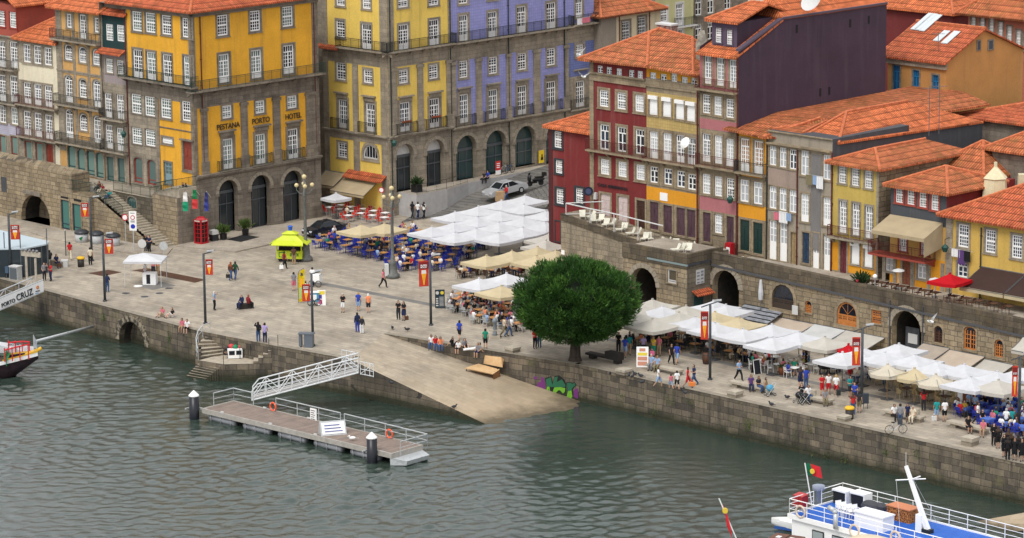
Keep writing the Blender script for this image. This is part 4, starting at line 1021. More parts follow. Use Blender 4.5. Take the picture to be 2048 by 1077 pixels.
# red house with the sign
h=House('town_house','oxblood red house with pale stone window frames and a dark lettered sign over pink doors','house',FRM,XR(1181,300),XR(1293,300),ZR,y0=YR)
h.stone=STONEP;h.panes=[G_DARK,G_BLUE,G_WHITE];hA=h
h.wins_at([(1200,139),(1218,142),(1238,145),(1263,148),(1280,150)],11,15,'casew',sur=None)
h.wins_at([(1208,197),(1243,202),(1279,207)],18,34,'sash',frame=.24);h.wins_at([(1209,275),(1244,279),(1280,284)],18,50,'casew',frame=.24);h.wins_at([(1210,334),(1245,339),(1281,345)],18,31,'sash',frame=.24,pane=G_WHITE)
h.wins_at([(1211,416),(1246,421)],19,54,'wood',sash=C_PPD,frame=.2);h.win(1282,430,17,58,'wood',sash=C_BRD,frame=.2)
zt=h.p(1235,125).z;zc=h.p(1237,160).z;h.wall(zt,C_RED,9)
mb=MB();mb.box(-.05,.45,-.06,0,0,zt);h.sub('quoin_strip',mb,STONEP);mb=MB();mb.box(0,h.w,-.12,0,zc-.35,zc+.35);h.sub('cornice',mb,STONEP);h.cornice(zc+.3,.2,.3)
hb=h.p(1236,306).z;h.balcony(-.1,h.w,hb,.6,IRONR,.95)
h.text("CASA RIBEIRINHA",1226,374,6,BLACKL,60)
c=h.p(1193,392);mb=MB();mb.box(c.x-.15,c.x+.15,-.25,0,c.z-.3,c.z+.3);h.sub('meter_box',mb,WHITED)
# yellow tiled house
k=House('town_house','yellow tiled house with white roller shutters and plum coloured doors','house',FRM,XR(1293,300),XR(1397,320),ZR,y0=YR)
k.stone=STONEP;k.panes=[G_WHITE,G_DARK,G_BLUE];hB=k
k.wins_at([(1306,154),(1327,157),(1348,156),(1369,163),(1388,165)],12,16,'casew',sur=None)
k.wins_at([(1307,213),(1334,217),(1360,222),(1382,226)],17,34,'shut',frame=.16);k.wins_at([(1308,290),(1335,294),(1361,298),(1383,302)],17,54,'door',frame=.16);k.wins_at([(1308,350),(1336,354),(1362,359),(1384,364)],16,32,'casew',frame=.16)
k.wins_at([(1309,432),(1336,439),(1362,444),(1383,448)],17,55,'wood',sash=C_PLU,frame=.16)
za=k.p(1345,168).z;z1,z2=k.p(1345,409).z,k.p(1345,381).z;z3,z4=k.p(1345,262).z,k.p(1345,190).z
k.wall(k.p(1345,140).z,STONEP,9,GREYW,bands=[(z1,z2,C_OCH),(z3,z4,C_YT),(za+.3,99,C_OCH)])
mb=MB();mb.box(0,k.w,-.12,0,za-.5,za+.2);k.sub('cornice',mb,STONEP);k.balcony(0,k.w-.05,k.p(1345,324).z,.6,IRONR,.95);k.pipe(1396,300,0,za)
c=k.p(1328,394);mb=MB();mb.box(c.x-.45,c.x+.45,-.05,0,c.z-.35,c.z+.35);k.sub('plaque',mb,WHITE)
c=k.p(1381,284);mb=MB();q=Ro(rad(60),3,'X');mb.T=Tr((c.x,-.7,c.z))@q.to_4x4();mb.lathe([(.05,.2),(.3,.14),(.5,0),(.52,.02),(.3,.17),(0,.22)],0,14);k.sub('satellite_dish',mb,WHITE)
# their common hipped roof belongs to the red house
xr=hA.w+k.w;e=hA.p(1230,128,-.7).z;rz=hA.p(1322,58,4.5).z
A,B,C,D=(-.8,-.8,e),(xr+.1,-.8,hA.p(1395,152,-.8).z),(xr+.1,9.6,e),(-.8,9.6,e);ra=hA.p(1318,58,4.6);rb=hA.p(1385,76,4.4);ra=(ra.x,ra.y,ra.z);rb=(rb.x,rb.y,rb.z);m0=hA.p(1294,133,-.8);m1=hA.p(1298,68,3.7)
roof(hA,[[A,tuple(m0),tuple(m1),ra],[tuple(m0),B,rb,ra,tuple(m1)],[B,C,rb],[C,D,ra,rb],[D,A,ra]],ROOF_O,[(A,ra),(tuple(m0),tuple(m1)),(tuple(m1),ra),(ra,rb),(rb,B)])
c=hA.p(1334,58,5.2);mb=MB();mb.box(c.x-.9,c.x+.9,c.y-.4,c.y+.4,c.z-1.2,c.z+.35,0);mb.box(c.x-1,c.x+1,c.y-.5,c.y+.5,c.z+.35,c.z+.5,1)
hA.sub('chimney',mb,[mottled('old_brick',[(.4,(.2,.06,.045)),(.6,(.35,.3,.27))],6),WHITED])
# pink house with the purple clad side and dormer
h=House('town_house','pink house with a huge purple clad side wall and a purple dormer','house',FRM,XR(1399,300),XR(1476,320),ZR,y0=YR)
h.stone=STONEP;h.panes=[G_DARK,G_WHITE,G_BLUE];w_=h.w
h.wins_at([(1416,140),(1441,144),(1466,148)],15,56,'door',frame=.16);h.wins_at([(1413,208),(1436,212),(1460,217)],16,38,'sash',frame=.16);h.wins_at([(1413,296),(1437,300),(1460,305)],16,56,'door',frame=.16);h.wins_at([(1413,368),(1437,373),(1461,377)],16,40,'sash',frame=.16)
h.wins_at([(1414,455),(1461,462)],15,58,'wood',sash=C_PLU,frame=.16);h.win(1437,448,15,38,'sash',frame=.16,pane=G_WHITE)
zt=h.p(1435,106).z;zpa,zpb=h.p(1437,262).z,h.p(1437,241).z;zq,zr_=h.p(1437,425).z,h.p(1437,398).z;zu=h.p(1437,184).z
h.wall(zt,STONEP,5,C_PUR,bands=[(zpa,zpb,C_PNK),(zq,zr_,C_PNK),(zu,99,C_PNK)])
h.balcony(0,w_,h.p(1437,180).z,.65,IRONR,.95);h.balcony(0,w_,h.p(1437,334).z,.6,IRONR,.95);h.pipe(1475.5,300,0,zt-.3)
s0=h.px(1478,103,w_);s1=h.px(1565,35,w_);s2=h.px(1773,12,w_);zs_=(s1.z+s2.z)/2
mb=MB();pr=[(0,0),(0,s0.z),(s1.y,zs_),(s2.y,zs_),(s2.y,0)]
mb.poly([(w_+.02,y,z)for y,z in pr]);mb.poly([(0,y,z)for y,z in reversed(pr)]);mb.poly([(w_+.02,s2.y,0),(0,s2.y,0),(0,s2.y,zs_),(w_+.02,s2.y,zs_)][::-1]);h.sub('side_wall',mb,C_PUR)
mb=MB();e_=.18
for(a,b)in((pr[1],pr[2]),(pr[2],pr[3])):mb.add([(w_-.3,a[0],a[1]),(w_+.14,a[0],a[1]),(w_+.14,b[0],b[1]),(w_-.3,b[0],b[1])]+[(w_-.3,a[0],a[1]+e_),(w_+.14,a[0],a[1]+e_),(w_+.14,b[0],b[1]+e_),(w_-.3,b[0],b[1]+e_)],BXF)
h.sub('roof_edge',mb,plain('purple_trim',(.09,.07,.10),.5))
for u,v in((1593,58),(1700,47),(1737,40),(1640,185),(1658,182)):
 c=h.px(u,v,w_);mb=MB();mb.box(w_+.02,w_+.05,c.y-.12,c.y+.12,c.z-.35,c.z+.35);h.sub('vent_slot',mb,DARK)
dx0,dx1=h.p(1424,70,.9).x,h.p(1474,75,.9).x;dz0,dz1=h.p(1448,97,.9).z,h.p(1448,42,.9).z
roof(h,[[(-.1,-.5,zt-.15),(w_+.1,-.5,zt-.15),(w_+.1,s1.y,zs_),(-.1,s1.y,zs_)]],ROOF_N,name='front_roof')
zrg=zs_+1.7;xm=w_*.5
roof(h,[[(w_+.1,s1.y-.2,zs_+.1),(w_+.1,s2.y,zs_+.1),(xm,s2.y,zrg),(xm,s1.y+1,zrg)],[(-.2,s2.y,zs_+.1),(-.2,s1.y-.2,zs_+.1),(xm,s1.y+1,zrg),(xm,s2.y,zrg)],[(-.2,s1.y-.2,zs_+.1),(w_+.1,s1.y-.2,zs_+.1),(xm,s1.y+1,zrg)]],ROOF_N,[((xm,s1.y+1,zrg),(xm,s2.y,zrg))],name='roof')
d=House('','','',h.M,dx0,dx1,0,y0=.9,into=h);d.panes=[G_DARK]
d.wins_at([(1437,71),(1459,75)],12,29,'sash',frame=.12,sur=plain('purple_trim',(.09,.07,.10)));d.wall(dz1,plaster('purple_render',(.115,.085,.13),.2),6,C_PUR,z0=dz0-1.2,name='dormer')
hip(d,0,d.w,0,7,dz1,1.3,.45,True,False,ROOF_N)
c=h.p(1404,85,2.5);mb=MB();mb.lathe([(.75,-1.6),(.75,-.3),(.3,1.0),(.22,1.0)],0,4,c);h.sub('chimney',mb,mottled('rendered_chimney',[(.4,(.22,.2,.17)),(.6,(.4,.37,.3))],3))
mb=MB();c=h.p(1622,2,8);q=Ro(rad(55),4,'X');mb.T=Tr(c)@q;mb.lathe([(.05,-.3),(.5,-.22),(.95,0),(1.0,.03),(.5,-.18),(0,-.26)],0,18);h.sub('satellite_dish',mb,WHITED)
# narrow ochre house
h=House('town_house','narrow ochre house with orange curtained windows and dark green doors','house',FRM,XR(1477,320),XR(1535,330),ZR,y0=YR)
h.stone=STONEP;h.panes=[glass('orange_curtain_pane',(.30,.14,.04),.3)]
h.wins_at([(1490,310),(1517,315)],18,66,'door',frame=.16);h.wins_at([(1489,382),(1516,387)],18,44,'casew',frame=.16,pane=G_WHITE);h.wins_at([(1490,471),(1516,477)],19,62,'wood',sash=DOORG,frame=.16)
zt=h.p(1505,268).z;z1,z2=h.p(1505,438).z,h.p(1505,410).z
h.wall(zt,C_OCH,8,STONED,bands=[(0,z1,STONEP),(z2,h.p(1505,355).z,STONEP)]);h.balcony(0.02,h.w-.02,h.p(1505,346).z,.6,IRON,.95);h.pipe(1535,320,0,zt,plain('dark_pipe',(.03,.035,.03)))
zr=h.p(1545,228,4).z;roof(h,[[(-1.2,-.7,h.p(1455,258,-.7).z),(h.w+.1,-.7,zt),(h.w+1.5,5,zr),(-.2,5,zr)],[(h.w+.1,-.7,zt),(h.w+4,2.5,zt),(h.w+4,8,zt+.5),(h.w+1.5,5,zr)],[(-.2,5,zr),(h.w+1.5,5,zr),(h.w+2,24,zr+.2),(-.2,24,zr+.2)],[(h.w+1.5,5,zr),(h.w+4,8,zt+.5),(h.w+5,24,zt+.5),(h.w+2,24,zr+.2)]],ROOF_O,[((h.w+.1,-.7,zt),(h.w+1.5,5,zr))])
c=h.p(1713,200,21);mb=MB();mb.box(c.x-1.1,c.x+1.1,c.y-.6,c.y+.6,c.z-1.0,c.z+.7);mb.box(c.x-1.3,c.x+.5,c.y-.75,c.y+.75,c.z+.7,c.z+.85);h.sub('chimney',mb,GREYW)
# wide grey house with the parapet
h=House('town_house','wide weathered grey house with a stone parapet and laundry under its windows','house',FRM,XR(1536,330),XR(1664,380),ZR,y0=YR)
h.stone=STONEP;h.panes=[G_WHITE,G_BLUE,G_DARK]
h.wins_at([(1546,311),(1566,315),(1586,319)],14,40,'casew',frame=.12);h.wins_at([(1546,395),(1566,399),(1586,403)],15,45,'casew',frame=.12,pane=G_WHITE);h.wins_at([(1546,480),(1567,484)],15,78,'half',frame=.1,pane=G_WHITE);h.win(1588,498,11,66,'wood',frame=.1,sash=mottled('ochre_panel',[(.4,(.28,.2,.10)),(.6,(.34,.25,.13))],4))
h.wins_at([(1610,326),(1654,335)],16,50,'casew',frame=.14,pane=G_WHITE);h.wins_at([(1610,416),(1654,424)],16,56,'door',frame=.14,pane=G_WHITE);h.win(1612,496,14,62,'wood',frame=.14,sash=mottled('navy_door',[(.3,(.015,.03,.06)),(.7,(.03,.06,.11))],5));h.wins_at([(1632,504),(1654,508)],13,74,'half',frame=.12)
zp=h.p(1600,270).z;z5=h.p(1600,296).z;zo1,zo2=h.p(1566,380).z,h.p(1566,340).z
h.wall(zp,C_GRY,10,C_SLT);h.cornice(z5,.3,.35);h.cornice(zp-.05,.15,.2);h.pipe(1595.5,400,0,z5);h.pipe(1664.5,420,0,z5)
xm=h.p(1595,360).x;mb=MB();mb.box(.05,xm-.15,-.02,0,zo1+.2,zo2);h.sub('taupe_panel',mb,C_TAU);a0,a1=h.p(1622,400).x,h.p(1642,400).x;mb=MB();mb.box(a0,a1,-.025,0,h.p(1632,500).z,h.p(1632,310).z);h.sub('cement_patch',mb,plaster('cement_render',(.20,.19,.185),.3))
# its deep new roof: side eave over a slate wall
s0=h.px(1668,288,h.w);s1=h.px(1965,243,h.w);ra=h.p(1677,238,5);rb=h.p(1885,200,5+s1.y-s0.y-9);zs_=s0.z
mb=MB();mb.poly([(h.w+.01,.4,0),(h.w+.01,s1.y,0),(h.w+.01,s1.y,s1.z),(h.w+.01,.4,s0.z)]);h.sub('slate_wall',mb,C_SLT)
xm=h.w*.45;zr=max(ra.z,zs_+1.6)
roof(h,[[(h.w+.15,.6,zs_+.05),(h.w+.15,s1.y,s1.z),(ra.x,s1.y-6,zr),(ra.x,6,zr)],[(xm,.6,zs_),(h.w+.15,.6,zs_+.05),(ra.x,6,zr)],[(-.1,s1.y,zs_),(xm,.6,zs_),(ra.x,6,zr),(ra.x,s1.y-6,zr)],[(h.w+.15,s1.y,s1.z),(-.1,s1.y,zs_),(ra.x,s1.y-6,zr)]],ROOF_N,[((ra.x,6,zr),(ra.x,s1.y-6,zr)),((h.w+.15,.6,zs_),(ra.x,6,zr)),((xm,.6,zs_),(ra.x,6,zr))])
zq=h.p(1603,238,5).z;roof(h,[[(.0,.6,zp),(xm,.6,zp),(xm*.55,5.5,zq)],[(xm,.6,zp),(xm,18,zp),(xm*.55,18,zq),(xm*.55,5.5,zq)],[(0,18,zp),(0,.6,zp),(xm*.55,5.5,zq),(xm*.55,18,zq)]],ROOF_O,[((.0,.6,zp),(xm*.55,5.5,zq)),((xm,.6,zp),(xm*.55,5.5,zq)),((xm*.55,5.5,zq),(xm*.55,18,zq))],name='rear_roof')
# olive yellow house
h=House('town_house','olive yellow house with stone side wall and a dark red balcony','house',FRM,XR(1665,400),XR(1757,440),ZR-.3,y0=YR)
h.stone=STONE;h.panes=[G_DARK,G_BLUE]
h.wins_at([(1685,350),(1711,355),(1737,360)],15,34,'sash',frame=.14);h.wins_at([(1686,434),(1712,439),(1738,445)],15,64,'door',frame=.14);h.win(1687,516,13,66,'wood',frame=.14,sash=mottled('wine_door',[(.3,(.10,.02,.025)),(.7,(.16,.04,.045))],5));h.wins_at([(1711,509),(1737,515)],17,40,'shut',frame=.14)
zt=h.p(1705,330).z;z6=h.p(1700,490).z;h.wall(zt,C_OLV,11,OLDW,bands=[(0,z6,C_OCH),(0,h.p(1710,548).z,STONEP)])
mb=MB();mb.box(h.w-.25,h.w,-.03,0,0,zt);h.sub('quoin_strip',mb,STONE);h.balcony(0,h.w-.2,h.p(1710,478).z,.65,IRONR,.95)
s0=h.px(1768,328,h.w);hipy(h,0,h.w,0,11.5,zt,(h.p(1763,287,4).z-zt)*.85,.5,True,True,ROOF_O)
mb=MB();c=h.p(1761,320,3.5);mb.lathe([(.28,-.8),(.28,.5),(.1,.9)],0,6,c);h.sub('chimney',mb,WHITED)
# slate clad house with the awning
h=House('town_house','slate clad house with red framed windows above a cream awning and a cluttered red balcony','house',FRM,XR(1781,430),XR(1892,470),ZR-.5,y0=YR)
h.stone=plain('red_brown_surround',(.30,.055,.035),.6);h.panes=[G_TEAL,G_DARK]
h.wins_at([(1799,390),(1822,394),(1846,399),(1870,405)],15,32,'sash',frame=.14)
h.wins_at([(1806,480),(1850,488)],16,46,'door',frame=.12);h.wins_at([(1780,526),(1844,541)],17,34,'casew',frame=.16,sur=STONE,pane=G_WHITE);h.win(1813,547,16,56,'wood',frame=.2,sur=STONE,sash=mottled('rust_door',[(.3,(.16,.05,.025)),(.7,(.25,.09,.05))],5))
zt=h.p(1830,377).z;z7=h.p(1825,440).z;z8=h.p(1825,512).z
h.wall(zt,C_SLT,9,C_RED,bands=[(z8,z7-.2,plaster('dull_ochre_render',(.55,.33,.10))),(0,z8,C_OCH)])  # duller ochre band at balcony height, stronger ochre below it
mb=MB();
for u in(1768,1790,1826,1858,1885):x=h.p(u,545).x;mb.box(x-.18,x+.18,-.04,0,0,z8-.2);h.sub('pilaster',mb,STONE);mb=MB()
h.balcony(-1.2,h.w-1.0,z8,1.4,IRONR,1.0);hip(h,0,h.w,0,7,zt,h.p(1870,330,3.5).z-zt,.5,True,True,ROOF_O)
a,b,c,d=h.p(1780,430,-.05),h.p(1886,452,-.05),h.p(1863,472,-2.2),h.p(1757,446,-2.2)
mb=MB();a_,b_2=Vector((0,-.05,a.z)),Vector((h.w-.3,-.05,a.z));d_,c_=Vector((-.1,-2.3,a.z-1.0)),Vector((h.w-.4,-2.3,a.z-1.0))
up=Vector((0,0,.05));mb.add([a_,b_2,c_,d_,a_+up,b_2+up,c_+up,d_+up],[(0,1,2,3),(7,6,5,4),(0,4,5,1),(2,6,7,3),(3,7,4,0),(1,5,6,2)]);mb.poly([d_,c_,c_-up*5,d_-up*5]);mb.poly([b_2,c_,c_-up*30,b_2-up*40])
h.sub('awning',mb,FAB_T)
# yellow house at the right edge
h=House('town_house','mustard yellow house at the right edge with a broad tiled roof and laundry','house',FRM,XR(1892,480),XR(2200,520),ZR-.6,y0=YR)
h.stone=STONE;h.panes=[G_DARK,G_BLUE,G_WHITE]
h.wins_at([(1927,472),(1981,483),(2034,494),(2090,506)],21,46,'sash',frame=.18);h.wins_at([(1925,540),(1990,556)],20,30,'casew',frame=.16,pane=G_BLUE)
zt=h.p(1960,440).z;h.wall(zt,plaster('mustard_render',(.60,.40,.10),.35),14,C_RED);mb=MB();mb.box(0,.7,-.04,0,0,zt);h.sub('quoin_strip',mb,STONE);h.pipe(1963,500,0,zt-.6,plain('dark_pipe',(.03,.035,.03)))
hip(h,0,h.w,0,13,zt,h.p(1995,325,6.5).z-zt,.6,True,False,ROOF_R)
c=h.p(1990,390,5.2);mb=MB();mb.lathe([(1.25,-1.3),(1.2,-.8),(.95,1.3),(1.05,1.4),(.15,2.3),(.15,2.7)],0,6,c);h.sub('chimney',mb,plaster('cream_chimney',(.66,.60,.40),.2))
c=h.p(2045,390,5.5);mb=MB();mb.lathe([(.6,-1.5),(.5,1.6),(.5,1.7)],0,4,c);h.sub('chimney',mb,MC['cream_chimney'])
# ---- houses further up the hill
h=House('hill_house','burnt tan gabled house with blue windows and skylights, behind the purple wall','house',FRM,XR(1775,150,26),XR(1892,170,26),6,y0=26)
h.stone=STONED;h.panes=[glass('blue_pane',(.02,.09,.2),.2)];BLF=plain('blue_frame',(.01,.16,.36),.4)
h.wins_at([(1793,156),(1832,166),(1871,176)],13,50,'casew',sash=BLF,frame=.14)
zt=h.p(1840,117).z;g0=h.px(1967,57,h.w);g1=h.px(2046,110,h.w);h.wall(zt,C_TAN,g1.y,C_TAN)
mb=MB();mb.poly([(h.w,0,zt),(h.w,g1.y,zt),(h.w,g0.y,g0.z)]);h.sub('gable',mb,C_TAN)
for u,v,w2 in((1957,91,.3),(1981,90,.45)):
 c=h.px(u,v,h.w);mb=MB();mb.box(h.w,h.w+.06,c.y-w2,c.y+w2,c.z-.5,c.z+.5);mm_=h.sub('window',mb,STONED);mb=MB();mb.box(h.w+.05,h.w+.07,c.y-w2*.6,c.y+w2*.6,c.z-.38,c.z+.38);h.sub('pane',mb,G_BLUE,mm_)
slope=(g0.z-zt)/g0.y
roof(h,[[(-1,-.5,zt-.1),(h.w+.25,-.5,zt-.1),(h.w+.25,g0.y,g0.z),(-1,g0.y,g0.z)],[(h.w+.25,g1.y+.3,zt),(-1,g1.y+.3,zt),(-1,g0.y,g0.z),(h.w+.25,g0.y,g0.z)]],ROOF_R,[((-1,g0.y,g0.z),(h.w+.25,g0.y,g0.z))])
mb=MB();mb.box(-.2,h.w+.1,-.25,0,zt-.75,zt-.1);h.sub('stone_parapet',mb,STONE)
def onslope(u,v):
 o=h.I@CAM;dd=h.I.to_3x3()@ray(u,v);n=Vector((0,-slope,1));k_=(zt+.05-n.dot(o))/n.dot(dd);return o+dd*k_
for u,v,L_,W_ in((1845,45,2.6,.35),(1853,46,2.6,.35),(1862,48,2.6,.35),(1884,74,1.6,.4),(1902,77,1.9,.4)):
 c=onslope(u,v);mb=MB();dy=L_/2
 mb.add([(c.x-W_,c.y-dy,c.z-dy*slope+.05),(c.x+W_-.08,c.y-dy,c.z-dy*slope+.05),(c.x+W_-.08,c.y+dy,c.z+dy*slope+.05),(c.x-W_,c.y+dy,c.z+dy*slope+.05),(c.x-W_,c.y-dy,c.z-dy*slope+.12),(c.x+W_-.08,c.y-dy,c.z-dy*slope+.12),(c.x+W_-.08,c.y+dy,c.z+dy*slope+.12),(c.x-W_,c.y+dy,c.z+dy*slope+.12)],[(4,5,6,7),(0,1,5,4),(1,2,6,5),(2,3,7,6),(3,0,4,7)]);h.sub('skylight',mb,glass('skylight_glass',(.55,.6,.62),.15))
h=House('hill_house','salmon house with a row of tall dark windows high on the hill at the right','house',FRM,XR(1936,50,44),XR(2120,90,44),8,y0=44)
h.stone=STONED;h.panes=[G_TEAL];h.row((1947,38),(2037,78),6,9,34,'sash',frame=.14);h.row((2052,84),(2084,98),3,9,34,'sash',frame=.14)
zt=h.p(1990,32).z;h.wall(zt,plaster('salmon_render',(.42,.15,.10),.3),14);hip(h,0,h.w,0,14,zt,5.5,.9,True,False,ROOF_O)
h=House('hill_house','dark wine red house under a wide orange roof behind the tan gable','house',FRM,XR(1700,20,52),XR(1905,40,52),8,y0=52)
h.wall(h.p(1830,22).z,plaster('wine_render',(.15,.03,.03),.3),14);hip(h,0,h.w,0,14,h.p(1830,20).z,4,.5,True,True,ROOF_N)
h=House('hill_house','slate grey house under a red roof at the top edge of the hill','house',FRM,XR(1880,40,70),XR(1990,40,70),9,y0=70)
h.wall(h.p(1910,18).z,C_SLT,14);hip(h,0,h.w,0,14,h.p(1910,16).z,5,.5,True,True,ROOF_R)
h=House('hill_house','broad red roofed house with a white lower edge, right of the slate wall','house',FRM,XR(1915,235,24),XR(2140,270,24),5,y0=24)
h.wall(h.p(1990,240).z,STONED,14);hip(h,0,h.w,0,14,h.p(1990,240).z,h.p(2020,190,31).z-h.p(1990,240,24).z,.5,True,False,ROOF_R)
h=House('hill_house','small mossy roofed outhouse with a red frame near the right edge','house',FRM,XR(1985,300,14),XR(2140,330,14),4,y0=14)
h.wall(h.p(2010,300).z,STONED,8);hip(h,0,h.w,0,8,h.p(2010,300).z,2.4,.6,True,False,ROOF_O)
h=House('hill_house','low dark red house with lean-to roofs between the slate house and the mustard house','house',FRM,XR(1860,360,11),XR(1965,380,11),4,y0=11)
h.wall(h.p(1880,345).z,C_RED,7);hip(h,0,h.w,0,7,h.p(1880,345).z,2.4,.6,True,True,ROOF_O)
h=House('hill_house','roofs and slate gable seen in the gap between the hotel and the lemon building','house',BRM,XB(590,60,16),XB(690,60,16),0,y0=16)
h.wall(h.p(640,70).z,SLATE,10);hip(h,0,h.w,0,10,h.p(640,66).z,4.5,.4,True,False,ROOF_R)
# ---------------------------------------------------------------- old city wall carrying the upper street
def R3(x,y,z):return FRM@Vector((x,y,z))
YW=-2.5
xa_,xb_=XR(1424,520,YW),XR(2250,700,YW)
h=House('city_wall','long old city wall of golden stone with dark arches and a mossy parapet above the café awnings','stone wall',FRM,xa_,xb_,0,y0=YW)
h.stone=STONEP;h.panes=[G_DARK]
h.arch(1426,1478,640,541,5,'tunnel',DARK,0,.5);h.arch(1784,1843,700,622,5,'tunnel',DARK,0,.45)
h.win(1566,594,44,50,'door',arch='round',frame=.3,sash=plain('dark_wood_frame',(.05,.035,.025)));h.win(1694,628,40,48,'door',arch='round',frame=.3,sash=WOODO)
h.win(1617,614,13,24,'case',arch='round',frame=.12,sash=WOODO);h.win(1753,634,20,28,'sash',frame=.06,sash=WOODO,pane=G_BLUE);h.win(1877,669,17,34,'case',arch='round',frame=.16,sash=WOODB);h.win(1940,677,24,46,'case',arch='seg',frame=.14,sash=WOODO);h.win(1998,697,18,36,'case',arch='round',frame=.2,sash=WOODO)
t0,t1=h.p(1430,505).z,h.p(2048,640).z;t1=t0+(t1-t0)*(xb_-xa_)/(h.p(2048,640).x);zl0,zl1=h.p(1430,530).z,h.p(2048,672).z;zl1=zl0+(zl1-zl0)*(xb_-xa_)/h.p(2048,672).x
h.wall(min(t0,t1)-.1,OLDW,4.9)
W2=h
mb=MB();mb.add([(0,-.06,zl0),(h.w,-.06,zl1),(h.w,.5,zl1),(0,.5,zl0),(0,-.06,t0),(h.w,-.06,t1),(h.w,.5,t1),(0,.5,t0)],BXF);h.sub('parapet',mb,PARA)
mb=MB();mb.add([(0,-.16,zl0-.12),(h.w,-.16,zl1-.12),(h.w,-.05,zl1-.12),(0,-.05,zl0-.12),(0,-.16,zl0+.06),(h.w,-.16,zl1+.06),(h.w,-.05,zl1+.06),(0,-.05,zl0+.06)],BXF);h.sub('string_course',mb,plain('lead_ledge',(.075,.075,.08),.7))
for u in(1781,1847):h.pipe(u,660,0,zl0-.2,SLATE)
mb=MB();c=h.p(1830,678,1.2);mb.box(c.x-.9,c.x+.5,1.1,1.25,c.z-.9,c.z+.9,1);mb.box(c.x-.6,c.x+.35,1.05,1.1,c.z-.4,c.z+.4,0);h.sub('arch_notice',mb,[WHITED,SLATE])
street_z=4.6
zw_=h.top+.012
mb=MB();mb.poly([R3(xa_,YW+.4,zw_),R3(xb_,YW+.4,zw_),R3(xb_,3,zw_),R3(xa_,3,zw_)]);struct(mb.obj('street',PAVE2))
# block at the bend
x0,x1=XR(1246,560,-5.5),XR(1374,560,-5.5)
h=House('city_wall','projecting stone bastion at the bend of the wall with a tunnel arch and a poster on its side','stone wall',FRM,x0,x1,0,y0=-5.5)
h.stone=STONEP;h.panes=[plain('brown_glass',(.09,.075,.05),.25)]
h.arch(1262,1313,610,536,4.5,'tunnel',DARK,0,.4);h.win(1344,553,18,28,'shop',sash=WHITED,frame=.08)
zt=h.p(1373,517).z;h.wall(zt,OLDW,5.2,ashlar('bastion_side_stone',(.22,.19,.145),(.17,.145,.11),(.11,.095,.075),.8,.42,.35,gap=.02))
mb=MB();a=h.p(1296,513);mb.box(a.x,h.w+.12,-.14,0,h.p(1373,531).z-.08,h.p(1373,531).z+.08);h.sub('zinc_ledge',mb,plain('verdigris_zinc',(.20,.26,.26),.5))
mb=MB();mb.box(h.w+.0,h.w+.12,0,3.2,h.p(1373,531).z-.1,h.p(1373,531).z+.1);h.sub('zinc_ledge',mb,SLATE)
a,b=h.px(1392,541,h.w),h.px(1408,566,h.w);mb=MB();mb.box(h.w,h.w+.04,a.y,b.y,b.z,a.z);po=h.sub('wall_poster',mb,WHITED)
mb=MB();ym=(a.y+b.y)/2;rg=random.Random(4)
for i in range(2):
 for j in range(4):mb.box(h.w+.04,h.w+.05,a.y+.08+i*(b.y-a.y)*.48,a.y+(i+.85)*(b.y-a.y)*.48,b.z+(a.z-b.z)*(j*.23+.06),b.z+(a.z-b.z)*(j*.23+.06+rg.uniform(.08,.17)))
h.sub('poster_print',mb,plain('grey_print',(.22,.22,.26)),po)
a,b=h.px(1384,588,h.w),h.px(1418,580,h.w);roof(h,[[(h.w,a.y,a.z+.25),(h.w,b.y,a.z+.25),(h.w+.7,b.y,a.z-.1),(h.w+.7,a.y,a.z-.1)]],ROOF_R,name='porch_roof',th=.1)
mb=MB();mb.box(h.w,h.w+.03,h.px(1387,600,h.w).y,h.px(1406,600,h.w).y,0,h.px(1395,592,h.w).z);h.sub('doorway',mb,G_SHOP)
W1=h
mb=MB();mb.box(-.0,h.w+.1,-.1,.3,zt-.9,zt+.35);h.sub('parapet',mb,PARA);mb=MB();mb.box(h.w-.25,h.w+.1,.3,4.4,zt-.75,zt+.35);h.sub('parapet',mb,PARA)
mb=MB();mb.poly([R3(x0,-5.4,zt+.01),R3(x1,-5.4,zt+.01),R3(x1,-.35,zt+.01),R3(x0,-.35,zt+.01)]);struct(mb.obj('terrace',PAVE2))
# high terrace below the red house
x0,x1=XR(1122,470,-1),XR(1300,500,-1)
h=House('city_wall','tall streaked stone terrace wall below the red house with white chairs on top','stone wall',FRM,x0,x1,0,y0=-1)
h.stone=STONEP;ta,tb=h.p(1122,428).z,h.p(1300,493).z
TERW=ashlar('streaked_terrace_stone',(.34,.285,.205),(.25,.21,.155),(.15,.13,.10),.9,.45,.65,dark=(.075,.07,.06),gap=.02,sscale=1.3,streak=.15)
mb=MB();bt=[(0,0),(h.w,0),(h.w,3.4),(0,3.4)]
mb.add([(x,y,0)for x,y in bt]+[(x,y,tb if x else ta)for x,y in bt],BXF);h.sub('masonry',mb,TERW)
W0=h;h.tz=lambda x:ta+(tb-ta)*x/h.w
mb=MB();mb.add([(0,-.05,ta-.55),(h.w,-.05,tb-.55),(h.w,.25,tb-.55),(0,.25,ta-.55),(0,-.05,ta+.06),(h.w,-.05,tb+.06),(h.w,.25,tb+.06),(0,.25,ta+.06)],BXF);h.sub('coping',mb,PARA)
c=h.p(1126,505);mb=MB();mb.box(c.x-.2,c.x+.2,-.03,0,c.z-.2,c.z+.2);h.sub('wall_plate',mb,WHITE)
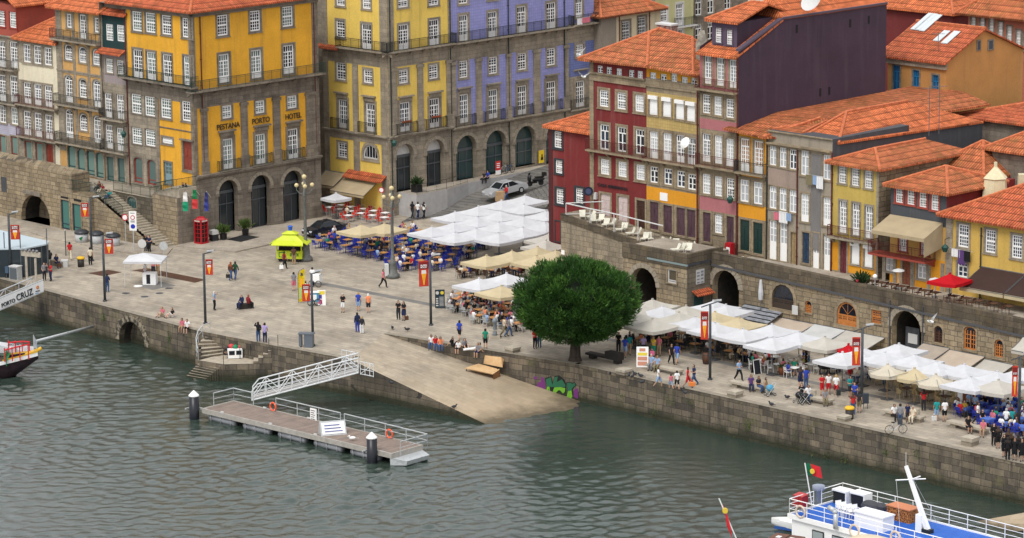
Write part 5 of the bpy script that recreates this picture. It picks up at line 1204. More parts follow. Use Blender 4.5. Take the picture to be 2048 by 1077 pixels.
# white handrail
t_=thing('handrail','white tubular handrail along the high terrace with white chairs','railing',h.M@Vector((.4,.2,ta)));bpy.context.view_layer.update()
I=t_.matrix_world.inverted();mb=MB();pts=[h.p(u,v,.15)for u,v in((1132,407),(1180,418),(1228,428),(1276,440),(1326,452))]
mb.T=I@h.M;mb.tube(pts,.06,0,6)
for p in pts[:-1]:mb.bar(p,(p.x,p.y,h.tz(p.x)),.045,0,6)
p=pts[0];mb.bar(p,(p.x+2.2,p.y+2.5,p.z+.1),.05);mb.bar((p.x,p.y,p.z-1),(p.x+2.2,p.y+2.5,p.z-.9),.05);mb.obj('rail',WHITED,t_)
# ---------------------------------------------------------------- parasols, furniture
def canopy_mesh(side,drop,mat,round_=False):
 mb=MB();n=8 if round_ else 4;R=side/2*(1.0 if round_ else math.sqrt(2));rim=[]
 seg=4;ridge=[]
 for i in range(n):
  t=2*math.pi*i/n+(math.pi/4 if not round_ else math.pi/8);rim.append((R*math.cos(t),R*math.sin(t)))
 for i in range(n):
  a,b=rim[i],rim[(i+1)%n];rows=[]
  for k in range(seg+1):
   f=k/seg;row=[]
   for j in range(k+1 if k else 1):
    g=j/k if k else 0
    x=(a[0]+(b[0]-a[0])*g)*f;y=(a[1]+(b[1]-a[1])*g)*f
    sag=-.13*math.sin(math.pi*f)*.6-.16*side/3.2*f*math.sin(math.pi*g)*(.6 if round_ else 1)*.5
    z=-drop*f**.93+sag
    pull=1-.035*f*math.sin(math.pi*g)
    row.append((x*pull,y*pull,z))
   rows.append(row)
  for k in range(seg):
   lo,hi=rows[k+1],rows[k]
   for j in range(len(hi)):
    mb.poly([hi[j],lo[j],lo[j+1]])
    if j+1<len(hi):mb.poly([hi[j],lo[j+1],hi[j+1]])
  bot=rows[seg]
  for p,q in zip(bot,bot[1:]):mb.poly([p,(p[0]*1.004,p[1]*1.004,p[2]-.26),(q[0]*1.004,q[1]*1.004,q[2]-.26),q])
 mb.box(-.07,.07,-.07,.07,-.05,.08)
 me=mb.mesh('canopy',mat);return me
PARS=[]
def hidden(p):
 "true where the nearer parasols cover everything below table height"
 n=0
 d=Vector((-p[0],-p[1])).normalized()
 for zz in(.1,.85):
  ok=False
  for(x,y)in PARS:
   for hgt in(2.35,2.6):
    k=(hgt-zz)/.225;q=(p[0]+d.x*k-x,p[1]+d.y*k-y);a,b=(q[0]+q[1])*.7071,(q[0]-q[1])*.7071
    if abs(a)<1.5 and abs(b)<1.5:ok=True
  n+=ok
 return n==2
def parasol_proto(name,mat,side=3.2,apex=3.1,drop=.7,round_=False,polemat=None):
 me=canopy_mesh(side,drop,mat,round_)
 p=MB();p.bar((0,0,.06),(0,0,apex-.05),.035,0,6);p.box(-.045,.045,-.045,.045,1.0,1.06)
 b=MB();b.box(-.35,.35,-.35,.35,0,.07)
 r=MB();R=side/2*1.3
 for i in range(4):
  t=math.pi/4+i*math.pi/2;r.bar((0,0,apex-.18),(R*math.cos(t),R*math.sin(t),apex-drop-.12),.018,0,4)
 return(me,p.mesh('pole',polemat or STEEL),b.mesh('base',plain('parasol_base',(.07,.07,.075))),r.mesh('ribs',STEEL),apex)
def parasol(proto,u,v,label,group,name='parasol',rz=None,zg=0.0):
 apex=proto[4];c=P(u,v,zg+apex);c.z=zg
 o=thing(name,label,'parasol',c,(rad(45.3)+ru(-.05,.05))if rz is None else rz,group)
 PARS.append((c.x,c.y));link('canopy',proto[0],o,(0,0,apex));link('pole',proto[1],o);link('base',proto[2],o);link('ribs',proto[3],o);return o
PW=parasol_proto('w',FAB_W,3.3,3.05,.56);PO=parasol_proto('o',FAB_O,3.3,3.05,.58);PC=parasol_proto('c',FAB_C,3.3,3.05,.58);PG_=parasol_proto('g',FAB_G)
PRD=parasol_proto('r',FAB_R,2.6,2.7,.55);PCR=parasol_proto('cr',FAB_C,3.0,2.75,.6,True,plain('bare_wood_pole',(.35,.22,.11)));POR=parasol_proto('or',fabric('ecru_canvas',(.68,.62,.50)),3.0,2.75,.6,True,MC['bare_wood_pole']);PRS=parasol_proto('rs',FAB_R,1.9,2.9,.45,True)
def chair_mesh(name,mf,ms,kind='cafe'):
 mb=MB();L=.018
 if kind=='lounge':
  mb.box(-.3,.3,-.3,.4,.3,.38,1);mb.add([(-.3,.38,.34),(.3,.38,.34),(.34,.62,.88),(-.34,.62,.88),(-.3,.44,.34),(.3,.44,.34),(.34,.68,.88),(-.34,.68,.88)],[(0,1,2,3),(7,6,5,4),(0,4,5,1),(2,6,7,3),(3,7,4,0),(1,5,6,2)],1)
  for x in(-.26,.26):
   for y in(-.26,.34):mb.bar((x,y,.32),(x*1.1,y*1.1,0),L,0,4)
 else:
  mb.box(-.22,.22,-.22,.22,.43,.465,1)
  if kind=='rattan':
   n=7
   for i in range(n):
    t0,t1=math.pi*(i/n),math.pi*((i+1)/n)
    a,b=(.25*math.cos(t0),.05+.22*math.sin(t0)),(.25*math.cos(t1),.05+.22*math.sin(t1));zt=[.62+.26*math.sin(t)for t in(t0,t1)]
    mb.poly([(a[0],a[1],.46),(b[0],b[1],.46),(b[0]*1.05,b[1]*1.1,zt[1]),(a[0]*1.05,a[1]*1.1,zt[0])],1)
    mb.bar((a[0]*1.05,a[1]*1.1,zt[0]),(b[0]*1.05,b[1]*1.1,zt[1]),.022,0,4)
  else:
   mb.add([(-.2,.2,.58),(.2,.2,.58),(.2,.27,.86),(-.2,.27,.86),(-.2,.22,.58),(.2,.22,.58),(.2,.29,.86),(-.2,.29,.86)],[(0,1,2,3),(7,6,5,4),(0,4,5,1),(2,6,7,3),(3,7,4,0),(1,5,6,2)],1)
   for x in(-.2,.2):
    mb.bar((x,.2,.44),(x,.28,.87),L,0,4);mb.bar((x*1.1,-.18,.66),(x*1.1,.22,.66),L*.9,0,4);mb.bar((x*1.1,-.2,.44),(x*1.1,-.18,.66),L*.9,0,4)
  for x in(-.2,.2):
   for y in(-.2,.2):mb.bar((x,y,.44),(x*1.12,y*1.15,0),L,0,4)
 return mb.mesh(name,[mf,ms])
BLUE=plain('cobalt_paint',(.015,.03,.30),.4);CREAMP=plain('cream_plastic',(.70,.65,.50),.5)
CH={'blue':chair_mesh('chair',BLUE,BLUE),'steel':chair_mesh('chair',GALV,GALV),'dark':chair_mesh('chair',IRON,plain('black_weave',(.03,.03,.032))),'red':chair_mesh('chair',GALV,plain('red_plastic',(.55,.03,.015),.4)),'rattan':chair_mesh('chair',plain('pale_cane',(.46,.38,.22)),plain('cane_weave',(.36,.28,.15)),'rattan'),'white':chair_mesh('chair',WHITE,WHITE),'lounge':chair_mesh('lounge_chair',WHITED,plain('ivory_canvas',(.68,.66,.56)),'lounge'),'wood':chair_mesh('chair',WOODB,WOODB),'green':chair_mesh('chair',IRONG,plain('green_plastic',(.01,.06,.03),.4))}
def table_mesh(top,leg,round_=False,s=.7,cloth=None):
 mb=MB()
 if round_:mb.lathe([(s/2,.71),(s/2,.74)],0,14)
 else:mb.box(-s/2,s/2,-s/2,s/2,.71,.74)
 if cloth:mb.box(-s/2-.02,s/2+.02,-s/2-.02,s/2+.02,.5,.705,0);
 mb.bar((0,0,.02),(0,0,.71),.03,1,6)
 for a,b in(((-.25,-.25,.02),(.25,.25,.02)),((-.25,.25,.02),(.25,-.25,.02))):mb.bar(a,b,.02,1,4)
 return mb.mesh('table',[top,leg])
TB={'wood':table_mesh(mottled('varnished_pine',[(.3,(.42,.19,.06)),(.7,(.55,.27,.09))],4,.4),IRON),'steel':table_mesh(GALV,GALV,True),'white':table_mesh(WHITE,WHITED),'brown':table_mesh(WOODB,WOODB),'cloth':table_mesh(plain('white_cloth',(.74,.76,.82),.8),IRON,False,.8,True),'blue':table_mesh(plain('blue_cloth',(.07,.14,.45),.8),IRON,False,.8,True)}
def put(name,me,loc,rz,label,cat,group=None):return tag(link(name,me,None,loc,rz),label,cat,group)
def table_set(c,rz,tk,ck,tl,cl,grp,n=4,people=0.0,plabel=None,r=.62,skip=0.0):
 if hidden(c):return
 put('table',TB[tk],c,rz,tl,'table','tables '+grp)
 for i in range(n):
  a=rz+i*2*math.pi/n+ru(-.15,.15)
  if random.random()<skip:continue
  rr=r+ru(-.05,.12);p=Vector((c[0]+rr*math.sin(a),c[1]-rr*math.cos(a),c[2]))
  if hidden(p):continue
  put('chair',CH[ck],p,a+math.pi,cl,'chair','chairs '+grp)
  if random.random()<people:
   q=Vector((c[0]+(rr-.06)*math.sin(a),c[1]-(rr-.06)*math.cos(a),c[2]))
   diner(q,a+math.pi,plabel,'diners '+grp)
# ---------------------------------------------------------------- people
def joints(pose,arms):
 J={}
 if pose in('stand','walk'):
  J['pel']=(0,0,.95);J['sp']=(0,.0,1.14);J['ch']=(0,0,1.33);J['nk']=(0,-.005,1.47)
  for s,n in((-1,'l'),(1,'r')):
   f=s if pose=='walk' else 0
   J['hip'+n]=(.09*s,0,.9);J['kn'+n]=(.1*s,-.04-.17*f,.5);J['an'+n]=(.1*s,.03-.28*f+(.1 if f<0 else 0),.09+(.05 if f<0 else 0));J['to'+n]=(.11*s,-.13-.28*f+(.1 if f<0 else 0),.04)
  base=0
 elif pose=='sit':
  J['pel']=(0,.0,.54);J['sp']=(0,.03,.74);J['ch']=(0,.01,.93);J['nk']=(0,-.02,1.07)
  for s,n in((-1,'l'),(1,'r')):J['hip'+n]=(.09*s,-.04,.52);J['kn'+n]=(.12*s,-.45,.52);J['an'+n]=(.12*s,-.42,.1);J['to'+n]=(.13*s,-.58,.05)
  base=-.4
 elif pose=='ground':
  J['pel']=(0,0,.12);J['sp']=(0,.06,.32);J['ch']=(0,.03,.5);J['nk']=(0,-.02,.63)
  for s,n in((-1,'l'),(1,'r')):J['hip'+n]=(.1*s,-.05,.12);J['kn'+n]=(.15*s,-.42,.40+.08*s);J['an'+n]=(.13*s,-.66,.08);J['to'+n]=(.14*s,-.82,.05)
  base=-.84
 elif pose=='edge':
  J['pel']=(0,0,.12);J['sp']=(0,.02,.32);J['ch']=(0,-.01,.5);J['nk']=(0,-.05,.63)
  for s,n in((-1,'l'),(1,'r')):J['hip'+n]=(.09*s,-.05,.11);J['kn'+n]=(.12*s,-.45,.1);J['an'+n]=(.12*s,-.47,-.33);J['to'+n]=(.13*s,-.62,-.4)
  base=-.84
 elif pose=='lie':
  J['pel']=(0,0,.13);J['sp']=(0,.2,.18);J['ch']=(0,.38,.3);J['nk']=(0,.5,.4)
  for s,n in((-1,'l'),(1,'r')):J['hip'+n]=(.09*s,-.08,.12);J['kn'+n]=(.12*s,-.5,.13);J['an'+n]=(.12*s,-.92,.08);J['to'+n]=(.14*s,-1.0,.2)
  base=-1.07
 nk,ch=Vector(J['nk']),Vector(J['ch']);dx=Vector((0,-.02,.1))if pose!='lie' else Vector((0,-.01,.1))
 J['hd']=tuple(nk+dx);J['tp']=tuple(nk+dx+Vector((0,-.005,.12)))
 for s,n in((-1,'l'),(1,'r')):
  sh=ch+Vector((.165*s,.01,.06));J['sh'+n]=tuple(sh)
  if arms=='down':e,wv,hd=(.06*s,.03,-.28),(.07*s,-.05,-.53),(.07*s,-.08,-.63)
  elif arms=='swing':e,wv,hd=(.06*s,.1*s,-.27),(.06*s,.12*s-.1,-.5),(.06*s,.13*s-.14,-.58)
  elif arms=='front':e,wv,hd=(.07*s,-.02,-.28),(-.03*s,-.24,-.26),(-.09*s,-.29,-.24)
  elif arms=='lap':e,wv,hd=(.07*s,-.06,-.27),(.0*s,-.28,-.36),(-.03*s,-.36,-.37)
  elif arms=='up' and s==1:e,wv,hd=(.12*s,-.18,-.05),(-.02*s,-.26,.17),(-.06*s,-.25,.24)
  elif arms=='up':e,wv,hd=(.07*s,-.02,-.28),(.04*s,-.2,-.42),(.02*s,-.26,-.46)
  elif arms=='back':e,wv,hd=(.1*s,.16,-.24),(.14*s,.3,-.42),(.14*s,.33,-.48)
  else:e,wv,hd=(.1*s,-.1,-.25),(.06*s,-.32,-.2),(.04*s,-.4,-.2)
  for k,o in(('el',e),('wr',wv),('ha',hd)):J[k+n]=tuple(sh+Vector(o))
 return J
RAD={'pel':.145,'sp':.125,'ch':.15,'nk':.055,'hd':.085,'tp':.075,'hip':.095,'kn':.062,'an':.042,'to':.04,'sh':.06,'el':.043,'wr':.03,'ha':.032}
BONES=[('pel','sp','t'),('sp','ch','t'),('ch','nk','n'),('nk','hd','h'),('hd','tp','h')]
for n in 'lr':BONES+=[('pel','hip'+n,'p'),('hip'+n,'kn'+n,'p'),('kn'+n,'an'+n,'s'),('an'+n,'to'+n,'f'),('ch','sh'+n,'t'),('sh'+n,'el'+n,'u'),('el'+n,'wr'+n,'a'),('wr'+n,'ha'+n,'x')]
BCACHE={}
def body(pose,arms,legs,hair,sleeve):
 """one continuous skinned figure, plus the clothes and hair that follow it"""
 key=(pose,arms,legs,hair,sleeve)
 if key in BCACHE:return BCACHE[key]
 base=BCACHE.get((pose,arms))
 if base is None:
  J=joints(pose,arms);names=list(J);ix={n:i for i,n in enumerate(names)}
  me=bpy.data.meshes.new('b');me.from_pydata([J[n]for n in names],[(ix[a],ix[b])for a,b,_ in BONES],[])
  ob=bpy.data.objects.new('b',me);COL.objects.link(ob);ob.modifiers.new('s','SKIN')
  sv=me.skin_vertices[0].data
  for n in names:
   r=RAD.get(n)or RAD[n[:-1]]
   sv[ix[n]].radius=(r*1.0,r*(.72 if n in('ch','sp','pel')else 1));sv[ix[n]].use_root=(n=='pel')
  sb=ob.modifiers.new('d','SUBSURF');sb.levels=sb.render_levels=1
  dg=bpy.context.evaluated_depsgraph_get();ev=bpy.data.meshes.new_from_object(ob.evaluated_get(dg));bpy.data.objects.remove(ob)
  nv=len(ev.vertices);co=np.empty(nv*3);ev.vertices.foreach_get('co',co);co=co.reshape(-1,3)
  no=np.empty(nv*3);ev.vertices.foreach_get('normal',no);no=no.reshape(-1,3)
  fs=[list(p.vertices)for p in ev.polygons];cen=np.array([co[f].mean(0)for f in fs])
  best=np.full(len(fs),9.0);reg=np.array(['t']*len(fs));tpar=np.zeros(len(fs))
  for a,b,r in BONES:
   A,B=np.array(J[a]),np.array(J[b]);d=B-A;t=np.clip(((cen-A)@d)/max(d@d,1e-9),0,1)
   dist=np.linalg.norm(cen-(A+t[:,None]*d),axis=1)-((RAD.get(a)or RAD[a[:-1]])*(1-t)+(RAD.get(b)or RAD[b[:-1]])*t)
   m=dist<best;best[m]=dist[m];reg[m]=r;tpar[m]=t[m]
  base=BCACHE[(pose,arms)]=(co,no,fs,cen,reg,tpar,J)
 co,no,fs,cen,reg,tpar,J=base
 def piece(name,sel,off,slots):
  used=sorted({v for f,k in zip(fs,sel)if k for v in f});mp={v:i for i,v in enumerate(used)}
  me=bpy.data.meshes.new(name);me.from_pydata([tuple(co[v]+no[v]*off)for v in used],[],[[mp[v]for v in f]for f,k in zip(fs,sel)if k])
  me.polygons.foreach_set('use_smooth',[True]*len(me.polygons));me.materials.append(slots);me.update();return me
 bd=piece('person',[True]*len(fs),0,SKIN[0])
 bd.materials.append(SHOE);bd.polygons.foreach_set('material_index',[1 if r=='f' else 0 for r in reg])
 tz={'long':2,'short':0,'skirt':.5}[legs]
 st=piece('shirt',[(r=='t')or(r=='u' and(sleeve or t<.6))or(r=='a' and sleeve)or(r=='n' and t<.25)for r,t in zip(reg,tpar)],.018,SKIN[0])
 tr=piece('trousers' if legs!='skirt' else 'skirt',[(r=='p')or(r=='t' and cen[i][2]<J['pel'][2]-.02)or(r=='s' and legs=='long')for i,r in enumerate(reg)],.022 if legs!='skirt' else.05,SKIN[0])
 hd=np.array(J['hd']);nk=np.array(J['nk'])
 def ishair(i):
  c=cen[i]
  if reg[i]=='h':return(c[1]>hd[1]-.02)and c[2]>nk[2]+.03 or c[2]>hd[2]+.085
  return hair=='long' and reg[i]in('n','t')and c[1]>.03 and c[2]>nk[2]-.22
 hr=piece('hair',[ishair(i)for i in range(len(fs))],.03 if hair!='cap' else.025,SKIN[0])
 BCACHE[key]=(bd,st,tr,hr);return BCACHE[key]
SKIN=[plain('fair_skin',(.56,.33,.235),.6),plain('tanned_skin',(.38,.21,.14),.6),plain('olive_skin',(.46,.27,.18),.6)]
SHOE=plain('dark_shoe',(.03,.027,.025),.6)
CLO={'black':(.014,.014,.016),'dark':(.03,.03,.036),'navy':(.018,.026,.075),'blue':(.03,.06,.36),'light blue':(.26,.37,.55),'jeans blue':(.05,.09,.19),'white':(.72,.72,.72),'grey':(.22,.22,.235),'red':(.48,.02,.025),'dark red':(.20,.02,.025),'pink':(.58,.16,.21),'orange':(.75,.25,.12),'yellow':(.68,.46,.06),'green':(.02,.22,.14),'dark green':(.02,.07,.035),'teal':(.02,.25,.25),'purple':(.10,.05,.17),'lilac':(.38,.30,.55),'brown':(.09,.045,.03),'cream':(.62,.55,.42),'tan':(.34,.24,.14),'khaki':(.2,.17,.10)}
HAIR={'dark':(.018,.012,.009),'brown':(.06,.032,.017),'blond':(.40,.25,.10),'grey':(.35,.34,.33),'white':(.7,.69,.66),'red':(.22,.06,.02)}
def cloth(c):return plain('cloth_'+c.replace(' ','_'),CLO[c],.85,0,.2)
def person(loc,rz,pose,arms,shirt,bottom,legs='long',hair='short',hcol='dark',sleeve=False,label='',group=None,sc=1.0,skin=None):
 bd,st,tr,hr=body(pose,arms,legs,hair if hair!='cap' else 'cap',sleeve)
 o=tag(link('person',bd,None,loc,rz),label,'person',group);o.scale=(sc,)*3
 def own(ob,m,i=0):ob.material_slots[i].link='OBJECT';ob.material_slots[i].material=m
 own(o,SKIN[skin if skin is not None else random.randrange(3)])
 own(link('shirt',st,o),cloth(shirt));own(link(tr.name.split('.')[0],tr,o),cloth(bottom));own(link('hair' if hair!='cap' else 'cap',hr,o),plain('hair_'+hcol,HAIR[hcol],.7));return o
def diner(loc,rz,label,group):
 person(loc,rz,'sit',random.choice(['lap','front','lap']),random.choice(['black','dark','white','white','light blue','blue','red','grey','cream','pink','navy','green','white','orange']),random.choice(['jeans blue','dark','black','khaki','cream','navy']),random.choice(['long','long','short']),random.choice(['short','short','long']),random.choice(['dark','brown','brown','blond','grey']),False,label,group,ru(.94,1.03))
# ---------------------------------------------------------------- café terraces
G1='parasols roofing the big café on the square'
rows_=[[(864,454),(908,445),(955,434),(1002,423),(1048,409)],[(910,465),(953,457),(998,445),(1047,434),(1092,422)],[(997,466),(1045,455),(1090,444)],[(910,424),(957,413),(1003,401),(1050,391)]]
names=['front','second','third','rear']
for r,row in zip(('middle row','row behind the blue chairs','short row by the red house','rear row along the sloping street'),rows_):
 for i,(u,v)in enumerate(row):parasol(PW,u,v,f"white square parasol, {ORD[i]} from the globe lamp in the {r}",G1)
for(u,v),t in zip(((722,450),(769,447)),('nearest the black car','second from the black car')):parasol(PC,u,v,f"cream square parasol {t}, beside the tall globe lamp",'cream parasols by the globe lamp')
for(u,v),t in zip(((973,511),(1024,502),(1075,494),(1073,512),(1112,501)),('nearest the blue chairs','second from the blue chairs','third from the blue chairs','in front, touching the tree','against the streaked terrace wall')):parasol(PC,u,v,f"cream square parasol {t}",'cream parasols beside the tree')
for(u,v),t in zip(((1092,481),(1098,468)),('just behind the cream ones beside the stone terrace','tucked under the corner of the red house')):parasol(PO,u,v,f"off-white square parasol {t}",'off-white parasols behind the cream ones')
parasol(PW,958,557,'white square parasol above the seated crowd by the menu board','white parasols above the crowd');parasol(PW,1013,547,'white square parasol half behind the tree, above the seated crowd','white parasols above the crowd');parasol(PC,1003,572,'single cream parasol lowest before the round tree',None)
RT=[(PO,1305,599,'off-white parasol highest beside the tunnel arch'),(PO,1283,609,'off-white parasol under the tunnel arch beside the tree crown'),(PW,1325,613,'bright white parasol behind the grey ones near the bastion'),(PO,1372,612,'off-white parasol below the poster on the bastion'),(PO,1268,624,'stone coloured parasol partly behind the tree crown'),(PO,1305,638,'stone coloured parasol nearest the quay by the tree'),(PO,1358,625,'off-white parasol between the grey one and the lamp banner'),(PW,1427,602,'white parasol right under the dark wall arch'),(PW,1452,610,'white parasol beside the slate lean-to roof'),(PC,1430,624,'cream parasol behind the lamp with the banner'),(PC,1478,636,'cream parasol in front of the slate lean-to roof'),(PW,1391,634,'white parasol just before the red banner lamp'),(PW,1430,646,'white parasol directly behind the red banner lamp'),(PW,1486,658,'white parasol with a deep grey edge, third past the banner'),(PW,1544,649,'white parasol beside the beige wall awning'),(PW,1545,675,'white parasol nearest the quay in the middle terrace'),(PW,1598,664,'white parasol overlapping the off-white one by the postcards'),(PO,1650,674,'big off-white parasol above the postcard rack'),(PW,1685,705,'white parasol with red round badges'),(PW,1727,696,'white parasol behind the second banner lamp'),(PW,1770,705,'white parasol right of the second banner lamp'),(PW,1798,688,'white parasol below the sign in the wide arch'),(PW,1830,710,'white parasol behind the round cream ones'),(PCR,1829,737,'round cream parasol in the middle of three above cane chairs'),(POR,1775,729,'round ecru parasol, first of three above cane chairs'),(POR,1872,749,'round ecru parasol, last of three above cane chairs'),(PW,1874,724,'white parasol behind the last round one'),(PW,1929,729,'white parasol under the pale wall awnings'),(PW,1942,754,'white parasol above the menu stand'),(PW,1995,743,'white parasol next to the last lamp'),(PO,1997,760,'off-white parasol with dark lettering at the right edge'),(PW,2052,735,'white parasol cut by the picture edge')]
for p,u,v,l in RT:parasol(p,u,v,l,'parasols along the quay restaurants')
parasol(PRS,1697,689,'small glossy red parasol above the white badge parasol',None)
BADGE=plain('badge_red',(.6,.02,.03),.5);mb=MB()
for u,v in((1662,727),(1706,733)):
 c=P(u,v,2.2);q=Ro(rad(90),3,'X');o=thing('parasol_badge',f"round red badge hanging from the white parasol, {'nearer the postcards' if u < 1700 else 'beside the banner lamp'}",'badge',c);mb=MB()
 mb.T=q.to_4x4();mb.lathe([(.26,-.02),(.26,.02)],0,14);mb.obj('disc',BADGE,o);mb=MB();mb.box(-.16,.16,-.03,-.02,-.08,.0);mb.box(-.16,.16,-.03,-.02,.04,.1);mb.obj('white_mark',WHITE,o)
def inside(p,poly):
 c=False;j=len(poly)-1
 for i in range(len(poly)):
  a,b=poly[i],poly[j]
  if(a[1]>p[1])!=(b[1]>p[1])and p[0]<(b[0]-a[0])*(p[1]-a[1])/(b[1]-a[1])+a[0]:c=not c
  j=i
 return c
def fill(pxs,tk,ck,tl,cl,grp,step=(2.0,1.8),n=4,people=.3,pl_=None,ang=45,jit=.12,skip=.1,keep=1.0):
 poly=[xy(u,v)for u,v in pxs];ca,sa=math.cos(rad(ang)),math.sin(rad(ang))
 R=[(x*ca+y*sa,-x*sa+y*ca)for x,y in poly];x0,x1=min(r[0]for r in R),max(r[0]for r in R);y0,y1=min(r[1]for r in R),max(r[1]for r in R)
 a=x0+.3;cnt=0
 while a<x1:
  b=y0+.3
  while b<y1:
   p=(a*ca-b*sa,a*sa+b*ca)
   if inside(p,poly)and random.random()<keep:
    table_set(Vector((p[0]+ru(-jit,jit),p[1]+ru(-jit,jit),.006)),rad(ang)+ru(-.2,.2),tk,ck,tl,cl,grp,n,people,pl_,skip=skip);cnt+=1
   b+=step[1]
  a+=step[0]
 return cnt
fill([(618,494),(690,470),(830,470),(1110,480),(1000,500),(930,520),(915,545),(840,548),(790,540),(735,522)],'wood','blue','pine topped café table among cobalt blue chairs on the square','cobalt blue metal café chair on the square','on the square',(1.95,1.75),4,.34,'diner seated among the cobalt blue chairs on the square')
fill([(890,625),(905,600),(990,590),(1040,600),(1035,665),(960,648)],'wood','steel','small café table in the packed crowd beside the menu board','steel café chair in the packed crowd beside the menu board','beside the menu board',(1.6,1.5),4,.85,'diner packed under the white and cream parasols by the menu board')
fill([(925,556),(960,536),(1040,528),(1050,552),(985,562)],'wood','wood','table in shade below the cream parasols','dark wooden chair below the cream parasols by the tree','below the cream parasols',(1.7,1.6),4,.6,'diner in shade under the cream parasols by the tree')
fill([(645,430),(700,418),(800,428),(790,440),(760,452),(690,446)],'white','red','pale table of the red chair café at the foot of the lemon building','red seated café chair below the tan awning','below the tan awning',(1.7,1.6),4,.08,'diner at the red chairs below the tan awning',skip=.05)
fill([(1240,690),(1300,672),(1370,680),(1500,712),(1560,735),(1540,745),(1450,728),(1330,705)],'wood','dark','dark shaded restaurant table between the tree and the banner lamp','dark restaurant chair between the tree and the banner lamp','by the banner lamp',(1.9,1.7),4,.6,'diner in shade between the tree and the banner lamp')
fill([(1500,735),(1530,722),(1650,745),(1640,760),(1600,758)],'white','white','white folding table by the postcard rack','white folding chair by the postcard rack','by the postcard rack',(2.0,1.8),3,.65,'diner on a white folding chair by the postcard rack')
fill([(1660,752),(1680,740),(1770,755),(1760,775),(1720,772)],'steel','steel','round steel table below the badge parasol','steel chair below the badge parasol','below the badge parasol',(1.8,1.7),4,.45,'diner at a steel table below the badge parasol')
fill([(1745,772),(1790,755),(1930,785),(1900,812),(1830,800)],'brown','rattan','dark brown table among pale cane chairs','pale cane tub chair below the round parasols','below the round parasols',(2.0,1.9),4,.06,'diner in a cane chair below the round parasols',skip=.03)
fill([(1915,842),(1945,800),(2080,830),(2090,880),(1990,862)],'blue','blue','blue clothed table near the last banner lamp','blue chair at a clothed table near the last banner lamp','near the last banner lamp',(1.7,1.6),4,.8,'diner at the blue clothed tables near the last banner lamp')
# white lounge chairs on the high terrace
zr_=[(60,705),(115,715),(150,732),(195,737),(240,748),(275,757),(345,772),(385,775),(430,792),(480,797),(550,815),(600,822),(660,838),(715,843),(770,862),(815,870),(860,886),(905,892),(945,902)]
for i,(a,b)in enumerate(zr_):
 p=W0.p(1150+a/3.988,253+b/3.988,.55+.5*(i%2));x=min(max(p.x,.3),W0.w-.3)
 put('lounge_chair',CH['lounge'],W0.M@Vector((p.x,p.y,W0.tz(min(p.x,W0.w)))),rad(-46)+random.choice([.4,-.5,.9])+ru(-.3,.3),'low ivory canvas chair on the high terrace below the red house','chair','ivory chairs on the high terrace').scale=(.84,)*3
for i,(a,b)in enumerate(((790,970),(830,962),(905,985),(975,970),(1040,965),(1130,970),(1195,975),(1280,1000),(1315,1003))):
 p=W1.p(1150+a/3.988,251+b/3.988,1.0+.4*(i%3));put('lounge_chair',CH['lounge'],W1.M@Vector((p.x,p.y,W1.top+.012))if p.x<W1.w-.3 else W2.M@Vector((W2.p(1150+a/3.988,251+b/3.988,1.2).x,1.2,W2.top+.02)),rad(-46)+ru(-1,1),'low ivory canvas chair on the bastion above the poster','chair','ivory chairs on the bastion').scale=(.84,)*3
# upper street tables behind the parapet, red parasol and brown awning
for i,u in enumerate((1742,1760,1780,1800,1822,1846,1868,1905,1930,1955,1985,2015)):
 p=W2.p(u,560+(u-1742)*.24,1.5);c=W2.M@Vector((p.x,1.7,W2.top+.02))
 put('table',TB['brown'],c,rad(-46),'dark dinner table behind the mossy parapet','table','tables behind the parapet')
 for s in(-1,):put('chair',CH['wood'],c+Vector((.7*s*.7,-.7*s*.7,0)),rad(-46)+s*math.pi/2,'dark wooden chair behind the mossy parapet','chair','chairs behind the parapet')
p=W2.p(1900,545,1.6);c=W2.M@Vector((p.x,1.6,p.z-2.8));o=thing('parasol','big deep red parasol behind the parapet beside the brown awning','parasol',c,rad(-40))
for n_,m_,z_ in(('canopy',PRD[0],2.7),('pole',PRD[1],0),('base',PRD[2],0),('ribs',PRD[3],0)):link(n_,m_,o,(0,0,z_))
def awning(M,pts,mat,label,valance=.3,vmat=None,frame=True):
 """sloping canvas: pts = back-left, back-right, front-right, front-left in frame M"""
 o=thing('awning',label,'awning',M@Vector(pts[0]));bpy.context.view_layer.update();T=o.matrix_world.inverted()@M
 a,b,c,d=[Vector(p)for p in pts];mb=MB();mb.T=T;n=6
 for i in range(n):
  t0,t1=i/n,(i+1)/n
  def q(t):
   p=a.lerp(d,t),b.lerp(c,t);s=-.1*math.sin(math.pi*t);return[x+Vector((0,0,s))for x in p]
  (p0,p1),(r0,r1)=q(t0),q(t1);mb.poly([p0,r0,r1,p1])
 mb.obj('canvas',mat,o,True)
 if valance:mb=MB();mb.T=T;Z=Vector((0,0,-valance));mb.poly([d,d+Z,c+Z,c]);mb.obj('valance',vmat or mat,o)
 mb=MB();mb.T=T;Z=Vector((0,0,-.05))
 mb.bar(a+Z,b+Z,.07,0,6);mb.bar(d+Z,c+Z,.03,0,4);mb.bar(a+Z,d+Z,.025,0,4);mb.bar(b+Z,c+Z,.025,0,4);mb.obj('frame',STEEL,o);return o
def wall_awn(u0,v0,u1,v1,out,drop,mat,label,H=W2,**k):
 p,q=H.p(u0,v0),H.p(u1,v1);z=(p.z+q.z)/2
 return awning(H.M,[(p.x,-.02,z),(q.x,-.02,z),(q.x,-out,z-drop),(p.x,-out,z-drop)],mat,label,**k)
